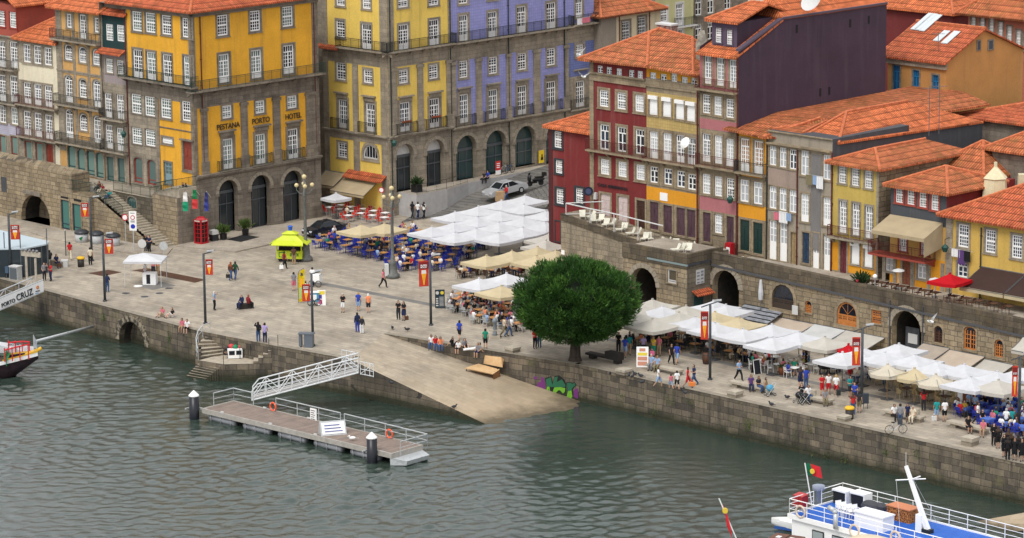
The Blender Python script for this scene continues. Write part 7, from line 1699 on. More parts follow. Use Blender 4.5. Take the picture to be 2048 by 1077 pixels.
mb.add(vs,[(i*(k+1)+j,(i+1)*(k+1)+j,(i+1)*(k+1)+j+1,i*(k+1)+j+1)for i in range(n)for j in range(k)]);mb.obj('roof',plain('cream_gelcoat',(.62,.52,.36),.35),o,True)
mb=MB();mb.box(-1.9,5.9,-1.45,1.45,-1.6,.05);mb.obj('coaming',WHITE,o);mb=MB();mb.add([(-3,-1.7,-1.6),(6,-1.7,-1.6),(6,1.7,-1.6),(-3,1.7,-1.6),(-2.5,-1.2,-4.6),(6,-1.2,-4.6),(6,1.2,-4.6),(-2.5,1.2,-4.6)],[(0,1,2,3),(0,4,5,1),(2,6,7,3),(3,7,4,0)]);mb.obj('hull',WHITE,o)
c=P(1573,1092,.6);o=thing('hatch_box','varnished brown slatted hatch box with white stickers at the bottom edge','box',c,rad(-30));mb=MB();mb.box(-1.0,1.0,-.7,.7,0,.55);mb.obj('body',mottled('varnished_mahogany',[(.3,(.10,.035,.018)),(.7,(.17,.07,.035))],3,.4),o);mb=MB()
for x in(-.5,.4):mb.box(x-.16,x+.16,-.3,.1,.56,.57)
mb.obj('sticker',WHITE,o);mb=MB();mb.box(-.03,.03,-.7,.7,.55,.57);mb.obj('seam',DARK,o)
mb=MB();mb.box(-1.6,1.4,-.9,.9,-3.8,0);mb.obj('hull',WHITE,o)
# small far slipway, lower right
p0,p1,p2,p3=P(1935,1046,WZ-.2),P(2010,1066,WZ-.2),P(2140,1050,-1.6),P(2080,1020,-1.6);mb=MB();mb.poly([p0,p1,p2,p3]);mb.poly([p1,p0,(p0.x,p0.y,WZ-2),(p1.x,p1.y,WZ-2)]);struct(mb.obj('slipway',[RAMPM]))
# ---------------------------------------------------------------- chairs beyond the three hundred that show largest
chs=sorted([o for o in bpy.data.objects if o.name.split('.')[0]=='chair'],key=lambda o:o.location.y)
if len(chs)>292:
 rest=chs[292:];V_,F_,MI=[],[],[];mats=[]
 for o in rest:
  b=len(V_);mw=Tr(o.location)@o.rotation_euler.to_matrix().to_4x4();me=o.data
  V_+=[tuple(mw@v.co)for v in me.vertices];F_+=[[b+i for i in p.vertices]for p in me.polygons]
  for p in me.polygons:
   m=me.materials[p.material_index]
   if m not in mats:mats.append(m)
   MI.append(mats.index(m))
  bpy.data.objects.remove(o)
 me=bpy.data.meshes.new('distant_chairs');me.from_pydata(V_,[],F_)
 for m in mats:me.materials.append(m)
 me.polygons.foreach_set('material_index',MI);me.update()
 tag(link('distant_chairs',me),'mass of blue and red café chairs deep under the far parasols','chairs',None,'stuff')
# ---------------------------------------------------------------- the tree
def tree():
 c=P(1150,722);o=thing('round_tree','big dark green tree with a dense round clipped crown on the quay','tree',c)
 mb=MB();pts=[(0,0,-.1,.62),(0,0,.35,.47),(.03,.02,1.3,.40),(-.03,0,2.6,.36),(.02,0,4.0,.25)]
 for a,b in zip(pts,pts[1:]):mb.bar(a[:3],b[:3],a[3],0,12,b[3],cap=False)
 rg=random.Random(5)
 for i in range(11):
  t=2*math.pi*i/11+rg.uniform(-.3,.3);z=2.2+rg.uniform(0,1.5);R=rg.uniform(2.2,3.4)
  a=Vector((0,0,z));m=Vector((R*.5*math.cos(t),R*.5*math.sin(t),z+.7));e=Vector((R*math.cos(t),R*math.sin(t),z+1.6))
  mb.bar(a,m,.14,0,6,.10);mb.bar(m,e,.10,0,5,.05)
 mb.obj('trunk',mottled('tree_bark',[(.3,(.03,.023,.018)),(.7,(.075,.058,.045))],5,.9,(1,1,.3),bump=.6),o,True)
 rs=np.random.RandomState(11);RX,RZ,CZ=4.85,3.55,4.75
 nc=620;u=rs.uniform(-1,1,nc);t=rs.uniform(0,2*np.pi,nc);s=np.sqrt(1-u*u)
 D=np.stack([s*np.cos(t),s*np.sin(t),u],1)
 rr=np.where(rs.rand(nc)<.72,rs.uniform(.84,.97,nc),rs.uniform(.35,.8,nc))
 flat=np.where(D[:,2]<0,.86,1.0)
 C=D*rr[:,None]*np.array([RX,RX,RZ]);C[:,2]=C[:,2]*flat+CZ
 lump=1+.05*np.sin(3*t+1)*s+.04*np.sin(5*t)*s;C[:,:2]*=lump[:,None]
 V_,F_=[],[];cols=[]
 per=130;tone=rs.uniform(0,1,nc)
 n=nc*per;ci=np.repeat(np.arange(nc),per)
 off=rs.normal(0,1,(n,3));off/=np.linalg.norm(off,axis=1)[:,None];rad_=.62*rs.uniform(.35,1,n)**.6
 pos=C[ci]+off*rad_[:,None]*np.array([1,1,.8])
 out=(pos-np.array([0,0,CZ-.8]));out/=np.linalg.norm(out,axis=1)[:,None]
 d=out*.55+off*.35+np.array([0,0,.45])+rs.normal(0,.3,(n,3));d/=np.linalg.norm(d,axis=1)[:,None]
 w_=np.cross(d,rs.normal(0,1,(n,3)));w_/=np.linalg.norm(w_,axis=1)[:,None]
 ln=rs.uniform(.16,.34,n)[:,None];wd=rs.uniform(.025,.05,n)[:,None]
 v=np.stack([pos-w_*wd,pos+w_*wd,pos+d*ln+w_*wd*.25,pos+d*ln-w_*wd*.25],1).reshape(-1,3)
 me=bpy.data.meshes.new('crown');me.vertices.add(len(v));me.vertices.foreach_set('co',v.ravel());me.loops.add(len(v));me.loops.foreach_set('vertex_index',np.arange(len(v)))
 me.polygons.add(n);me.polygons.foreach_set('loop_start',np.arange(n)*4);me.polygons.foreach_set('loop_total',np.full(n,4));me.update(calc_edges=True)
 at=me.attributes.new('tone','FLOAT','FACE');at.data.foreach_set('value',(tone[ci]*.7+rs.rand(n)*.3))
 m,tt,b,N,L=new_mat('tree_needles');an=N('ShaderNodeAttribute');an.attribute_name='tone'
 L(_ramp(N,L,an.outputs['Fac'],[(.1,(.013,.040,.009)),(.5,(.034,.098,.017)),(.95,(.085,.19,.03))]),b.inputs['Base Color']);b.inputs['Roughness'].default_value=.6;b.inputs['Specular IOR Level'].default_value=.25
 tr=N('ShaderNodeBsdfTranslucent');tr.inputs[0].default_value=(.05,.12,.015,1);mx=N('ShaderNodeMixShader');mx.inputs[0].default_value=.08;L(b.outputs[0],mx.inputs[1]);L(tr.outputs[0],mx.inputs[2]);L(mx.outputs[0],tt.nodes['Material Output'].inputs[0])
 me.materials.append(m);link('crown',me,o)
 mb=MB();mb.ball((0,0,CZ+.1),(RX*.66,RX*.66,RZ*.6),0,20,12);mb.obj('shade_core',plain('shade_core',(.008,.016,.006),.9),o,True)  # solid dark ball added inside the crown to block light between the needles
tree()
# weeds on the quay walls
WEED=mottled('wall_weed',[(.3,(.035,.07,.012)),(.7,(.09,.13,.025))],6)
def weed(c,n_,r,label,cat='weed'):
 o=thing('wall_weed',label,'weed',c,0,'weeds in the quay wall joints');mb=MB();rg=random.Random(int(c.x*100))
 for i in range(n_):
  p=Vector((rg.gauss(0,r*.5),rg.gauss(0,r*.5),rg.gauss(0,r*.7)));d=Vector((rg.uniform(-1,1)-.3,rg.uniform(-1,.2)-.4,rg.uniform(-1,.6))).normalized()*rg.uniform(.08,.2);w2=d.cross(Vector((rg.uniform(-1,1),rg.uniform(-1,1),1))).normalized()*.035
  mb.poly([p-w2,p+w2,p+d])
 mb.obj('leaves',WEED,o)
QRM=Tr(Vector((*qf,0)))@Ro(math.atan2(qg[1]-qf[1],qg[0]-qf[0]),4,'Z')
for u,v,n_,r in((1343,800,70,.5),(1310,820,50,.4),(1380,808,40,.35),(1498,848,120,.45),(1620,862,40,.35),(1592,870,45,.35),(1790,893,60,.4),(1770,905,40,.3),(1835,905,40,.3),(1628,912,35,.3),(1690,920,40,.35),(1245,790,30,.3),(1655,912,30,.3),(1965,935,30,.3),(1470,880,30,.3)):
 weed(QRM@pl(QRM,u,v,-.06),n_,r,'green weed tuft rooted in the mossy right quay wall')
for u,v,n_ in((208,634,90),(340,674,70)):weed(QLM@pl(QLM,u,v,-.06),n_,.35,'green weed tuft rooted in the quay wall near the culvert')
weed(P(612,722,-1.0),110,.55,'large green weed clump on the wall behind the trussed gangway')
# graffiti: flat paint on the wall
GL=math.hypot(ri.x-.1-qe[0],ri.y+4.3-qe[1])-.08
gm_={k:plain('graffiti_'+k,c,.6)for k,c in{'green':(.02,.14,.07),'lime':(.16,.42,.03),'purple':(.16,.03,.17),'black':(.008,.012,.012)}.items()}
gfM=Tr(Vector((*qe,0)))@Ro(math.atan2(ri.y+4.3-qe[1],ri.x-.1-qe[0]),4,'Z')
go=thing('graffiti','green and purple graffiti lettering painted on the retaining wall','graffiti',gfM@pl(gfM,1120,780,0));bpy.context.view_layer.update()
def gp(pts,m,t):
 mb=MB();mb.T=go.matrix_world.inverted()@gfM;q=[pl(gfM,1058+x/13.63,740+y/13.63,0)for x,y in pts];mb.poly([(min(p.x,GL),-t,p.z)for p in q]);return mb
for nm,m,t,pts in(('purple_bubble','purple',.012,[(190,470),(240,350),(320,330),(330,200),(400,200),(440,330),(460,560),(400,620),(320,620),(250,540)]),('purple_bubble','purple',.012,[(1230,540),(1340,500),(1430,520),(1440,620),(1420,720),(1400,780),(1330,790),(1270,760),(1210,740)]),('purple_bubble','purple',.012,[(120,190),(230,180),(220,260),(140,260)]),('black_outline','black',.016,[(430,230),(610,170),(650,350),(700,170),(820,150),(960,260),(1020,400),(1010,620),(930,680),(860,620),(800,590),(730,670),(660,640),(590,670),(540,580),(500,690),(420,660),(490,440)]),('black_outline','black',.016,[(1020,340),(1140,330),(1180,360),(1240,330),(1300,410),(1220,500),(1190,560),(1210,760),(1130,830),(1010,760),(1040,600)]),('letter','green',.02,[(460,260),(600,200),(640,420),(700,200),(790,180),(760,340),(900,260),(1000,420),(990,470),(700,470),(500,460)]),('letter','lime',.02,[(500,455),(560,455),(580,600),(640,640),(690,480),(860,470),(990,500),(980,600),(930,650),(850,560),(800,560),(720,650),(690,600),(650,650),(580,640),(540,520),(500,670),(440,640)]),('letter','green',.02,[(1040,360),(1140,350),(1180,390),(1240,350),(1270,420),(1190,490),(1160,560),(1060,590),(1040,450)]),('letter','lime',.02,[(1060,585),(1160,560),(1190,740),(1120,800),(1030,750)])):gp(pts,m,t).obj(nm,gm_[m],go)
# ---------------------------------------------------------------- street lamps with banners
BN_R=mottled('banner_red',[(.3,(.42,.03,.02)),(.7,(.58,.06,.03))],2,.7);BN_D=plain('banner_dark',(.20,.012,.012),.7);BEER=mottled('beer_gold',[(.3,(.75,.30,.02)),(.7,(.85,.45,.04))],3,.6);FOAM=plain('foam_white',(.72,.70,.66),.7)
txt_me=None
def banner(parent,x0,z1,w_,h_,rz=0):
 global txt_me
 T=Tr((x0,0,0))@Ro(rz,4,'Z');sgn=1 if w_>0 else-1;W_=abs(w_)
 mb=MB();a,b=(0,W_)if sgn>0 else(-W_,0);mb.box(a,b,-.012,.012,z1-h_,z1);bn=mb.obj('banner',BN_R,parent);bn.matrix_basis=T
 mb=MB();mb.box(a+.02,b-.02,-.016,-.0125,z1-h_*.32,z1-h_*.05);mb.obj('dark_header',BN_D,bn);c=(a+b)/2;k=W_/.75
 g=MB();z0=z1-h_*.93;g.add([(c-.07*k,-.03,z0),(c+.07*k,-.03,z0),(c+.05*k,-.03,z0+.04*h_),(c+.19*k,-.03,z1-h_*.5),(c-.19*k,-.03,z1-h_*.5),(c-.05*k,-.03,z0+.04*h_)],[(0,1,2,5),(5,2,3,4)]);g.obj('beer_glass',BEER,bn)
 g=MB();g.add([(c-.19*k,-.031,z1-h_*.5),(c+.19*k,-.031,z1-h_*.5),(c+.17*k,-.031,z1-h_*.36),(c-.17*k,-.031,z1-h_*.36)],[(0,1,2,3)]);g.obj('foam',FOAM,bn)
 if txt_me is None:t=lettering('SUPER\nBOCK',.26,WHITE,.5);txt_me=t.data;t.parent=bn
 else:t=link('lettering',txt_me,bn)
 t.matrix_basis=Tr((c,-.03,z1-h_*.28))@Ro(math.pi/2,4,'X')@Matrix.Scale(k,4);return bn
POLE=mottled('painted_pole',[(.3,(.035,.042,.048)),(.7,(.065,.075,.085))],4,.45)
LPS=[(22,556,6.0,.8,1.35,4.9,0,'by the glass pavilion'),(184,522,6.0,-.72,1.3,5.5,0,'beside the recycling containers'),(210,603,6.0,.75,1.35,5.6,0,'at the quay edge by the canopy stall'),(411,648,6.2,.62,1.35,5.6,0,'by the head of the river stair'),(626,692,6.2,-.66,1.45,5.2,0,'above the trussed gangway by the feather flag'),(862,651,6.0,-.85,2.2,5.6,rad(18),'beside the crowd and the menu board'),(1420,760,6.2,-.6,2.25,5.5,0,'between the tree and the white parasols'),(1723,808,6.0,-.62,2.2,5.2,0,'beside the badge parasol'),(2037,862,5.7,-.42,2.3,4.9,0,'by the clothed tables')]
for u,v,H_,bw_,bh,bz,brz,l in LPS:
 o=thing('street_lamp',f'slim dark lamp with a red beer banner {l}','street lamp',P(u,v),0,'banner lamps along the quay')
 mb=MB();mb.bar((0,0,0),(0,0,H_-.1),.12,0,10,.10);mb.bar((0,0,0),(0,0,.12),.2,0,10);mb.obj('pole',POLE,o,True)
 mb=MB();d=Vector((.8,.5,.12))if u>1000 else Vector((.75,.35,.1));mb.bar(Vector((0,0,H_-.15))-d*(.9 if u>1000 else.05),Vector((0,0,H_-.1))+d*.9,.05,0,6);mb.obj('arm',POLE,o)
 mb=MB();e=Vector((0,0,H_-.08))+d*.75;mb.add([e+Vector(p)for p in((-.3,-.12,0),(.3,-.12,.05),(.3,.12,.05),(-.3,.12,0),(-.3,-.12,.1),(.3,-.12,.16),(.3,.12,.16),(-.3,.12,.1))],BXF);mb.obj('lamp_head',GALV,o)
 banner(o,.14 if bw_>0 else-.14,bz,bw_,bh,brz)
GLOBE=plain('opal_globe',(.62,.52,.28),.25);OLDP=mottled('grey_cast_iron',[(.3,(.10,.105,.10)),(.7,(.17,.175,.17))],4,.55)
for u,v,H_,l in((612,522,8.3,'old cast iron lamp with three yellow globes behind the green kiosk'),(786,556,8.6,'old cast iron lamp with three yellow globes before the blue chairs')):
 o=thing('globe_lamp',l,'street lamp',P(u,v),rad(8));mb=MB();mb.lathe([(.62,0),(.62,.3),(.42,.5),(.36,1.3),(.42,1.4),(.22,1.6),(.15,2.2),(.13,H_-2.2),(.2,H_-2.1),(.12,H_-2),(.08,H_-.6)],0,14);mb.obj('column',OLDP,o,True)
 for i in range(4):
  t=i*math.pi/2;e=Vector((.72*math.cos(t),.72*math.sin(t),H_-1.35));mb=MB();mb.tube([(0,0,H_-1.9),(.4*math.cos(t),.4*math.sin(t),H_-1.95),tuple(e-Vector((0,0,.25))),tuple(e)],.045,0,6);mb.obj('arm',OLDP,o);mb=MB();mb.ball(e+Vector((0,0,.22)),.2,0,14,8);mb.obj('globe',GLOBE,o,True)
 mb=MB();mb.ball((0,0,H_-.35),.22,0,14,8);mb.obj('globe',GLOBE,o,True)
 if u>700:mb=MB();mb.box(-.75,-.4,-.3,.3,.25,1.3);mb.obj('side_box',WHITED,o)
# ---------------------------------------------------------------- kiosk, phone box, cars and the rest of the square
c=P(582,522);o=thing('drinks_kiosk','lime yellow wheeled drinks kiosk with a tiered roof and a blue top','kiosk',c,rad(-10));o.scale=(.9,.9,.9);LIME=mottled('lime_paint',[(.3,(.46,.56,.02)),(.7,(.60,.68,.04))],2,.4);LIMT=plain('lime_text',(.03,.2,.03),.5)
mb=MB();mb.box(-1.35,1.35,-.75,.75,.35,1.15);mb.obj('counter',LIME,o)
for x in(-1.3,1.3):
 for y in(-.7,.7):mb=MB();mb.box(x-.06,x+.06,y-.06,y+.06,1.15,2.2);mb.obj('post',LIME,o)
mb=MB();mb.add([(-1.5,-.9,2.2),(1.5,-.9,2.2),(1.5,.9,2.2),(-1.5,.9,2.2),(-.7,-.4,2.75),(.7,-.4,2.75),(.7,.4,2.75),(-.7,.4,2.75)],BXF);mb.box(-.72,.72,-.42,.42,2.75,2.9);mb.add([(-.85,-.5,2.9),(.85,-.5,2.9),(.85,.5,2.9),(-.85,.5,2.9),(-.2,-.2,3.2),(.2,-.2,3.2),(.2,.2,3.2),(-.2,.2,3.2)],BXF);mb.obj('tiered_roof',LIME,o)
for pts in(((-1.5,-.9,2.25),(1.5,-.9,2.25),(1.7,-1.6,1.95),(-1.7,-1.6,1.95)),((-1.5,.9,2.25),(-1.5,-.9,2.25),(-2.0,-1.0,1.95),(-2.0,1.0,1.95)),((1.5,-.9,2.25),(1.5,.9,2.25),(2.0,1.0,1.95),(2.0,-1.0,1.95))):
 mb=MB();q=[Vector(p)for p in pts];mb.add(q+[p-Vector((0,0,.08))for p in q],[(0,1,2,3),(7,6,5,4),(0,4,5,1),(1,5,6,2),(2,6,7,3),(3,7,4,0)]);mb.obj('flap',LIME,o)
mb=MB();mb.lathe([(.2,3.2),(.22,3.55),(.3,3.6),(.2,3.7)],0,8);mb.obj('cup_sign',plain('cup_blue',(.02,.10,.5)),o)
for x in(-.9,.9):mb=MB();mb.T=Tr((x,-.6,.32))@Ro(rad(90),4,'X');mb.lathe([(.32,-.06),(.32,.06)],0,14);mb.obj('wheel',DARK,o)
mb=MB();mb.box(-1.2,1.2,-.3,.3,1.16,1.9);mb.obj('dark_interior',DARK,o)
mb=MB();mb.box(-1.1,-.5,-.775,-.75,.5,1.05);mb.box(-1.0,-.6,-.78,-.776,.58,.97,1);mb.obj('menu_panel',[LIMT,LIME],o);t=lettering('SUMOS',.3,LIMT,.9);t.parent=o;t.matrix_basis=Tr((.55,-.78,.65))@Ro(math.pi/2,4,'X')
c=P(403,489);o=thing('phone_box','red British style telephone box beside the hotel arcade','phone box',c,rad(-40));RED=plain('pillar_red',(.42,.012,.02),.4)
for x in(-.42,.42):
 for y in(-.42,.42):mb=MB();mb.box(x-.06,x+.06,y-.06,y+.06,0,2.35);mb.obj('post',RED,o)
mb=MB();mb.box(-.5,.5,-.5,.5,2.2,2.45);mb.lathe([(.62,2.45),(.5,2.6),(.3,2.68),(0,2.7)],0,4);mb.box(-.5,.5,-.5,.5,0,.25);mb.obj('body',RED,o)
mb=MB()
for s in(-1,1):
 for k in range(4):z=.7+.4*k;mb.box(-.36,.36,s*.44-.02,s*.44+.02,z,z+.04);mb.box(s*.44-.02,s*.44+.02,-.36,.36,z,z+.04)
 mb.box(-.02,.02,s*.44-.02,s*.44+.02,.25,2.2);mb.box(s*.44-.02,s*.44+.02,-.02,.02,.25,2.2)
mb.obj('glazing_bars',RED,o);mb=MB();mb.box(-.36,.36,-.36,.36,.26,2.18);mb.obj('dark_interior',plain('phone_interior',(.035,.015,.015),.15),o);mb=MB()
for s in(-1,1):mb.box(-.36,.36,s*.5-.01,s*.5+.01,2.26,2.4);mb.box(s*.5-.01,s*.5+.01,-.36,.36,2.26,2.4)
mb.obj('sign_panel',plain('sign_cream',(.6,.5,.45)),o)
def car(label,c,rz,col,tilt=0):
 o=thing('parked_car',label,'car',c,rz);o.rotation_euler=(0,tilt,rz);L2,W2_=2.3,.86
 prof=[(-2.3,.45),(-2.28,.78),(-1.9,.9),(-1.25,.95),(-.65,1.38),(.55,1.42),(1.25,1.05),(1.9,.98),(2.28,.88),(2.32,.45)]
 mb=MB();lo=[(x,z)for x,z in prof if True]
 bodyp=[(-2.3,.32),(-2.32,.6),(-2.2,.8),(-1.2,.92),(1.25,.96),(2.2,.9),(2.33,.6),(2.3,.32)]
 def loft(p,w0,w1,m=0):
  n=len(p);V_=[(x,-w(z,w0,w1),z)for x,z in p]+[(x,w(z,w0,w1),z)for x,z in p]
  mb.add(V_,[(i,(i+1)%n,n+(i+1)%n,n+i)for i in range(n)]+[tuple(range(n-1,-1,-1)),tuple(range(n,2*n))],m)
 w=lambda z,a,b:a+(b-a)*max(0,min(1,(z-.3)/.65));loft(bodyp,.84,.80);mb.obj('body',col,o)
 mb=MB();w=lambda z,a,b:a+(b-a)*max(0,min(1,(z-.9)/.5));loft([(-1.25,.9),(-.6,1.36),(.55,1.40),(1.3,.92)],.78,.60);cb=mb.obj('cabin',glass('car_glass',(.012,.016,.02),.05),o)
 mb=MB();mb.add([(-.62,-.61,1.36),(.57,-.61,1.40),(.57,.61,1.40),(-.62,.61,1.36),(-.6,-.58,1.42),(.5,-.58,1.45),(.5,.58,1.45),(-.6,.58,1.42)],[(4,5,6,7),(0,1,5,4),(1,2,6,5),(2,3,7,6),(3,0,4,7)])
 for s in(-1,1):
  mb.bar((-1.28,s*.78,.92),(-.62,s*.61,1.38),.035,0,5);mb.bar((1.32,s*.78,.93),(.56,s*.61,1.41),.045,0,5);mb.bar((-.02,s*.77,.93),(.0,s*.61,1.41),.03,0,5)
 mb.obj('roof_panel',col,cb)
 for x in(-1.42,1.4):
  for s in(-1,1):
   mb=MB();mb.T=Tr((x,s*.78,.32))@Ro(rad(90),4,'X');mb.lathe([(.32,-.1),(.32,.1)],0,16);wh=mb.obj('wheel',plain('tyre',(.012,.012,.013),.7),o);mb=MB();mb.T=Tr((x,s*.78,.32))@Ro(rad(90),4,'X');mb.lathe([(.2,-.115),(.2,.115)],0,10);mb.obj('rim',GALV,wh)
 for s in(-1,1):mb=MB();mb.box(-2.33,-2.2,s*.62-.16,s*.62+.16,.6,.74);mb.obj('headlight',plain('headlight',(.6,.62,.65),.1),o);mb=MB();mb.box(2.22,2.34,s*.62-.16,s*.62+.16,.62,.78);mb.obj('tail_light',plain('tail_red',(.35,.01,.01),.2),o);mb=MB();mb.box(-.95,-.8,s*.86-.08,s*.86+.08,.9,1.02);mb.obj('mirror',col,o)
 mb=MB();mb.box(-2.345,-2.3,-.3,.3,.42,.53);mb.obj('number_plate',WHITED,o);return o
car('shiny black saloon car parked behind the green kiosk by the hotel',P(652,470,0),rad(40),plain('black_car_paint',(.016,.018,.023),.1,0,.8))
slz=1.75
# sloping street past the arcade
mb=MB();mb.poly([P(800,446,.02),P(880,432,.03),P(1000,420,.6),P(1090,418,1.6),P(1150,330,3.0),P(1090,332,2.75),P(905,392,.75),P(830,428,.03)],0);struct(mb.obj('street',ashlar('street_setts',(.20,.19,.175),(.155,.15,.14),(.10,.095,.09),.2,.12,.15,gap=.012)))
def onstreet(u,v):
 a,b,c_=P(880,432,.03),P(1090,418,1.6),P(1090,332,2.75);n=(b-a).cross(c_-a);d=ray(u,v);return CAM+d*(n.dot(a-CAM)/n.dot(d))
car('silver saloon car parked on the sloping street by the arcade',onstreet(1011,390),rad(38),mottled('silver_paint',[(.3,(.46,.47,.49)),(.7,(.54,.55,.57))],1,.25,metal=.3),rad(-5))
# raised pavement and ramp wall in front of the arcade
mb=MB();zt_=2.35;
pts=[(1.2,-.02),(1.2,-2.6),(5.5,-2.6),(9.5,-1.6),(22,-1.3),(22,-.02)]
mb.T=BRM;mb.prism(pts,-.2,zt_,0,1);struct(mb.obj('raised_pavement',[mottled('pale_ramp_wall',[(.3,(.36,.355,.35)),(.7,(.46,.45,.44))],1.5),PAVE2]))
o=thing('arcade_railing','dark iron railing along the raised pavement before the arcade','railing',BRM@Vector((1.3,-2.5,zt_)));bpy.context.view_layer.update();rails(o,[BRM@Vector((x,y,zt_))for x,y in((1.35,-2.5),(5.5,-2.5),(9.4,-1.55))],IRON,1.0,1.2)
c=BRM@Vector((2.4,-1.4,zt_));o=thing('planter','black square planter with a dark clipped bush on the raised pavement','planter',c,rad(45));mb=MB();mb.box(-.4,.4,-.4,.4,0,.75);mb.obj('pot',plain('black_pot',(.012,.012,.013),.4),o);
LEAFD=mottled('dark_leaf',[(.3,(.012,.03,.008)),(.7,(.035,.07,.018))],8)
def tuft(o,z,r,n_,mat,up=.4):
 mb=MB();rg=random.Random(n_+int(o.location.x*10))
 for i in range(n_):
  d=Vector((rg.gauss(0,1),rg.gauss(0,1),abs(rg.gauss(0,1))+up)).normalized();p=d*r*rg.uniform(.1,.8)+Vector((0,0,z));e=p+d*r*.45;w2=d.cross(Vector((rg.uniform(-1,1),rg.uniform(-1,1),.3))).normalized()*r*.09;mb.poly([p-w2,p+w2,e+w2*.3,e-w2*.3])
 return mb.obj('foliage',mat,o)
tuft(o,.75,.8,160,LEAFD)
for u,v,l in((447,482,'slender potted plant at the first hotel arch'),(491,473,'slender potted plant at the second hotel arch')):o=thing('potted_plant',l,'plant',P(u,v),0);mb=MB();mb.lathe([(.3,0),(.36,.7),(.3,.72)],0,10);mb.obj('pot',MC['black_pot'],o);tuft(o,.7,.95,130,mottled('light_leaf',[(.3,(.03,.06,.012)),(.7,(.09,.14,.03))],8),.9)
c=P(428,484);o=thing('waste_bin','black waste box with a white top panel beside the phone box','bin',c,rad(40));mb=MB();mb.box(-.35,.35,-.3,.3,0,.75);mb.obj('body',plain('black_bin',(.02,.02,.022)),o);mb=MB();mb.box(-.36,.36,-.31,.31,.75,1.15);mb.obj('top',WHITED,o)
slab('door_mat',[(452,482),(488,472),(520,477),(482,487)],.13,plain('black_mat',(.012,.012,.013),.9))
sc=onstreet(1071,372);o=thing('scooter','black touring scooter parked behind the silver car','scooter',sc,rad(30));BKP=plain('black_plastic',(.01,.01,.011),.3)
for x in(-.65,.65):mb=MB();mb.T=Tr((x,0,.28))@Ro(rad(90),4,'X');mb.lathe([(.28,-.07),(.28,.07)],0,12);mb.obj('wheel',MC['tyre'],o)
mb=MB();mb.ball((.35,0,.62),(.75,.2,.24),0,12,7);mb.ball((-.72,0,.8),(.2,.24,.38),0,10,7);mb.box(-.6,.1,-.17,.17,.3,.46);mb.bar((-.65,0,.3),(-.72,0,.9),.07);mb.obj('body',BKP,o);mb=MB();mb.box(-.0,.95,-.17,.17,.82,.93);mb.obj('saddle',BKP,o);mb=MB();mb.box(.85,1.2,-.22,.22,.95,1.3);mb.obj('top_box',BKP,o);mb=MB();mb.bar((-.6,-.35,1.1),(-.6,.35,1.1),.03);mb.add([(-.8,-.2,1.0),(-.8,.2,1.0),(-.68,.16,1.4),(-.68,-.16,1.4)],[(0,1,2,3)]);mb.obj('handlebar',BKP,o)
def bicycle(c,rz,label,mat):
 o=thing('bicycle',label,'bicycle',c,rz)
 for x in(-.52,.52):mb=MB();mb.torus((x,0,.34),.32,.022,Ro(rad(90),3,'X'),0,18,5);[mb.bar((x,0,.34),(x+.31*math.cos(t),0,.34+.31*math.sin(t)),.006,0,3)for t in np.arange(0,6.2,.7)];mb.obj('wheel',MC['tyre'],o)
 mb=MB();[mb.bar(a,b,.022,0,5)for a,b in(((-.52,0,.34),(-.1,0,.32)),((-.52,0,.34),(-.2,0,.8)),((-.1,0,.32),(-.22,0,.85)),((-.2,0,.78),(.38,0,.82)),((-.1,0,.32),(.38,0,.78)),((.38,0,.9),(.52,0,.34)))];mb.obj('frame',mat,o);mb=MB();mb.box(-.36,-.1,-.07,.07,.85,.91);mb.obj('saddle',BKP,o);mb=MB();mb.bar((.36,-.28,.98),(.36,.28,.98),.02);mb.obj('handlebar',BKP,o);return o
B_=lambda x,y:BRM@Vector((x,y,zt_))
q=pl(BRM,1018,352,-.9);bicycle(B_(q.x,-.9),rad(45),'blue bicycle leaning at the arcade near the red placard',plain('bike_blue',(.02,.09,.2),.4));q=pl(BRM,1008,350,-.75);bicycle(B_(q.x,-.7),rad(50),'white bicycle behind the blue one at the arcade',WHITED)
q=pl(BRM,995,345,-.9);o=thing('placard','tilted red placard with a white lower half at the arcade','sign',B_(q.x,-1.0),rad(40));mb=MB();mb.box(-.32,.32,-.03,.03,.55,1.5);mb.obj('board',plain('placard_red',(.6,.03,.03)),o);mb=MB();mb.box(-.32,.32,-.03,.03,.1,.545);mb.obj('lower_board',WHITE,o);mb=MB()
for z in(.8,1.0,1.2):mb.box(-.22,.2,-.04,-.03,z,z+.09)
mb.obj('print',WHITE,o)
q=pl(BRM,1080,312,-.1);o=thing('wall_sign','yellow vertical sign with a black symbol beside the last arch','sign',B_(q.x,-.3),rad(45));mb=MB();mb.box(-.35,.35,-.05,.05,.3,1.6);mb.obj('board',plain('sign_yellow',(.75,.52,.02)),o);mb=MB();mb.box(-.15,.2,-.07,-.05,.6,.9);mb.box(-.05,.12,-.07,-.05,.9,1.2);mb.obj('symbol',BLACKL,o)
# glass pavilion at the left edge
pa=P(47,541,0);o=thing('glass_pavilion','dark glass pavilion with a flat pale blue roof at the left edge','pavilion',pa);bpy.context.view_layer.update();I=o.matrix_world.inverted()
r0=[P(u,v,2.7)for u,v in((48,497),(94,488),(96,483),(0,461),(-80,470),(-80,500))];mb=MB();mb.T=I;mb.prism([(p.x,p.y)for p in r0],0,2.6);mb.obj('glass_walls',plain('smoked_glass',(.03,.04,.048),.12),o)
mb=MB();mb.T=I;cx=sum(p.x for p in r0)/6;cy=sum(p.y for p in r0)/6;mb.prism([(cx+(p.x-cx)*1.02,cy+(p.y-cy)*1.02)for p in r0],2.6,2.72);mb.obj('roof',plain('pale_blue_membrane',(.44,.52,.56),.6),o)
mb=MB();mb.T=I
for u,v in((9,497),(41,497),(94,489)):p=P(u,v,2.7);mb.bar((p.x,p.y-.05,.1),(p.x,p.y-.05,4.2),.05,0,6)
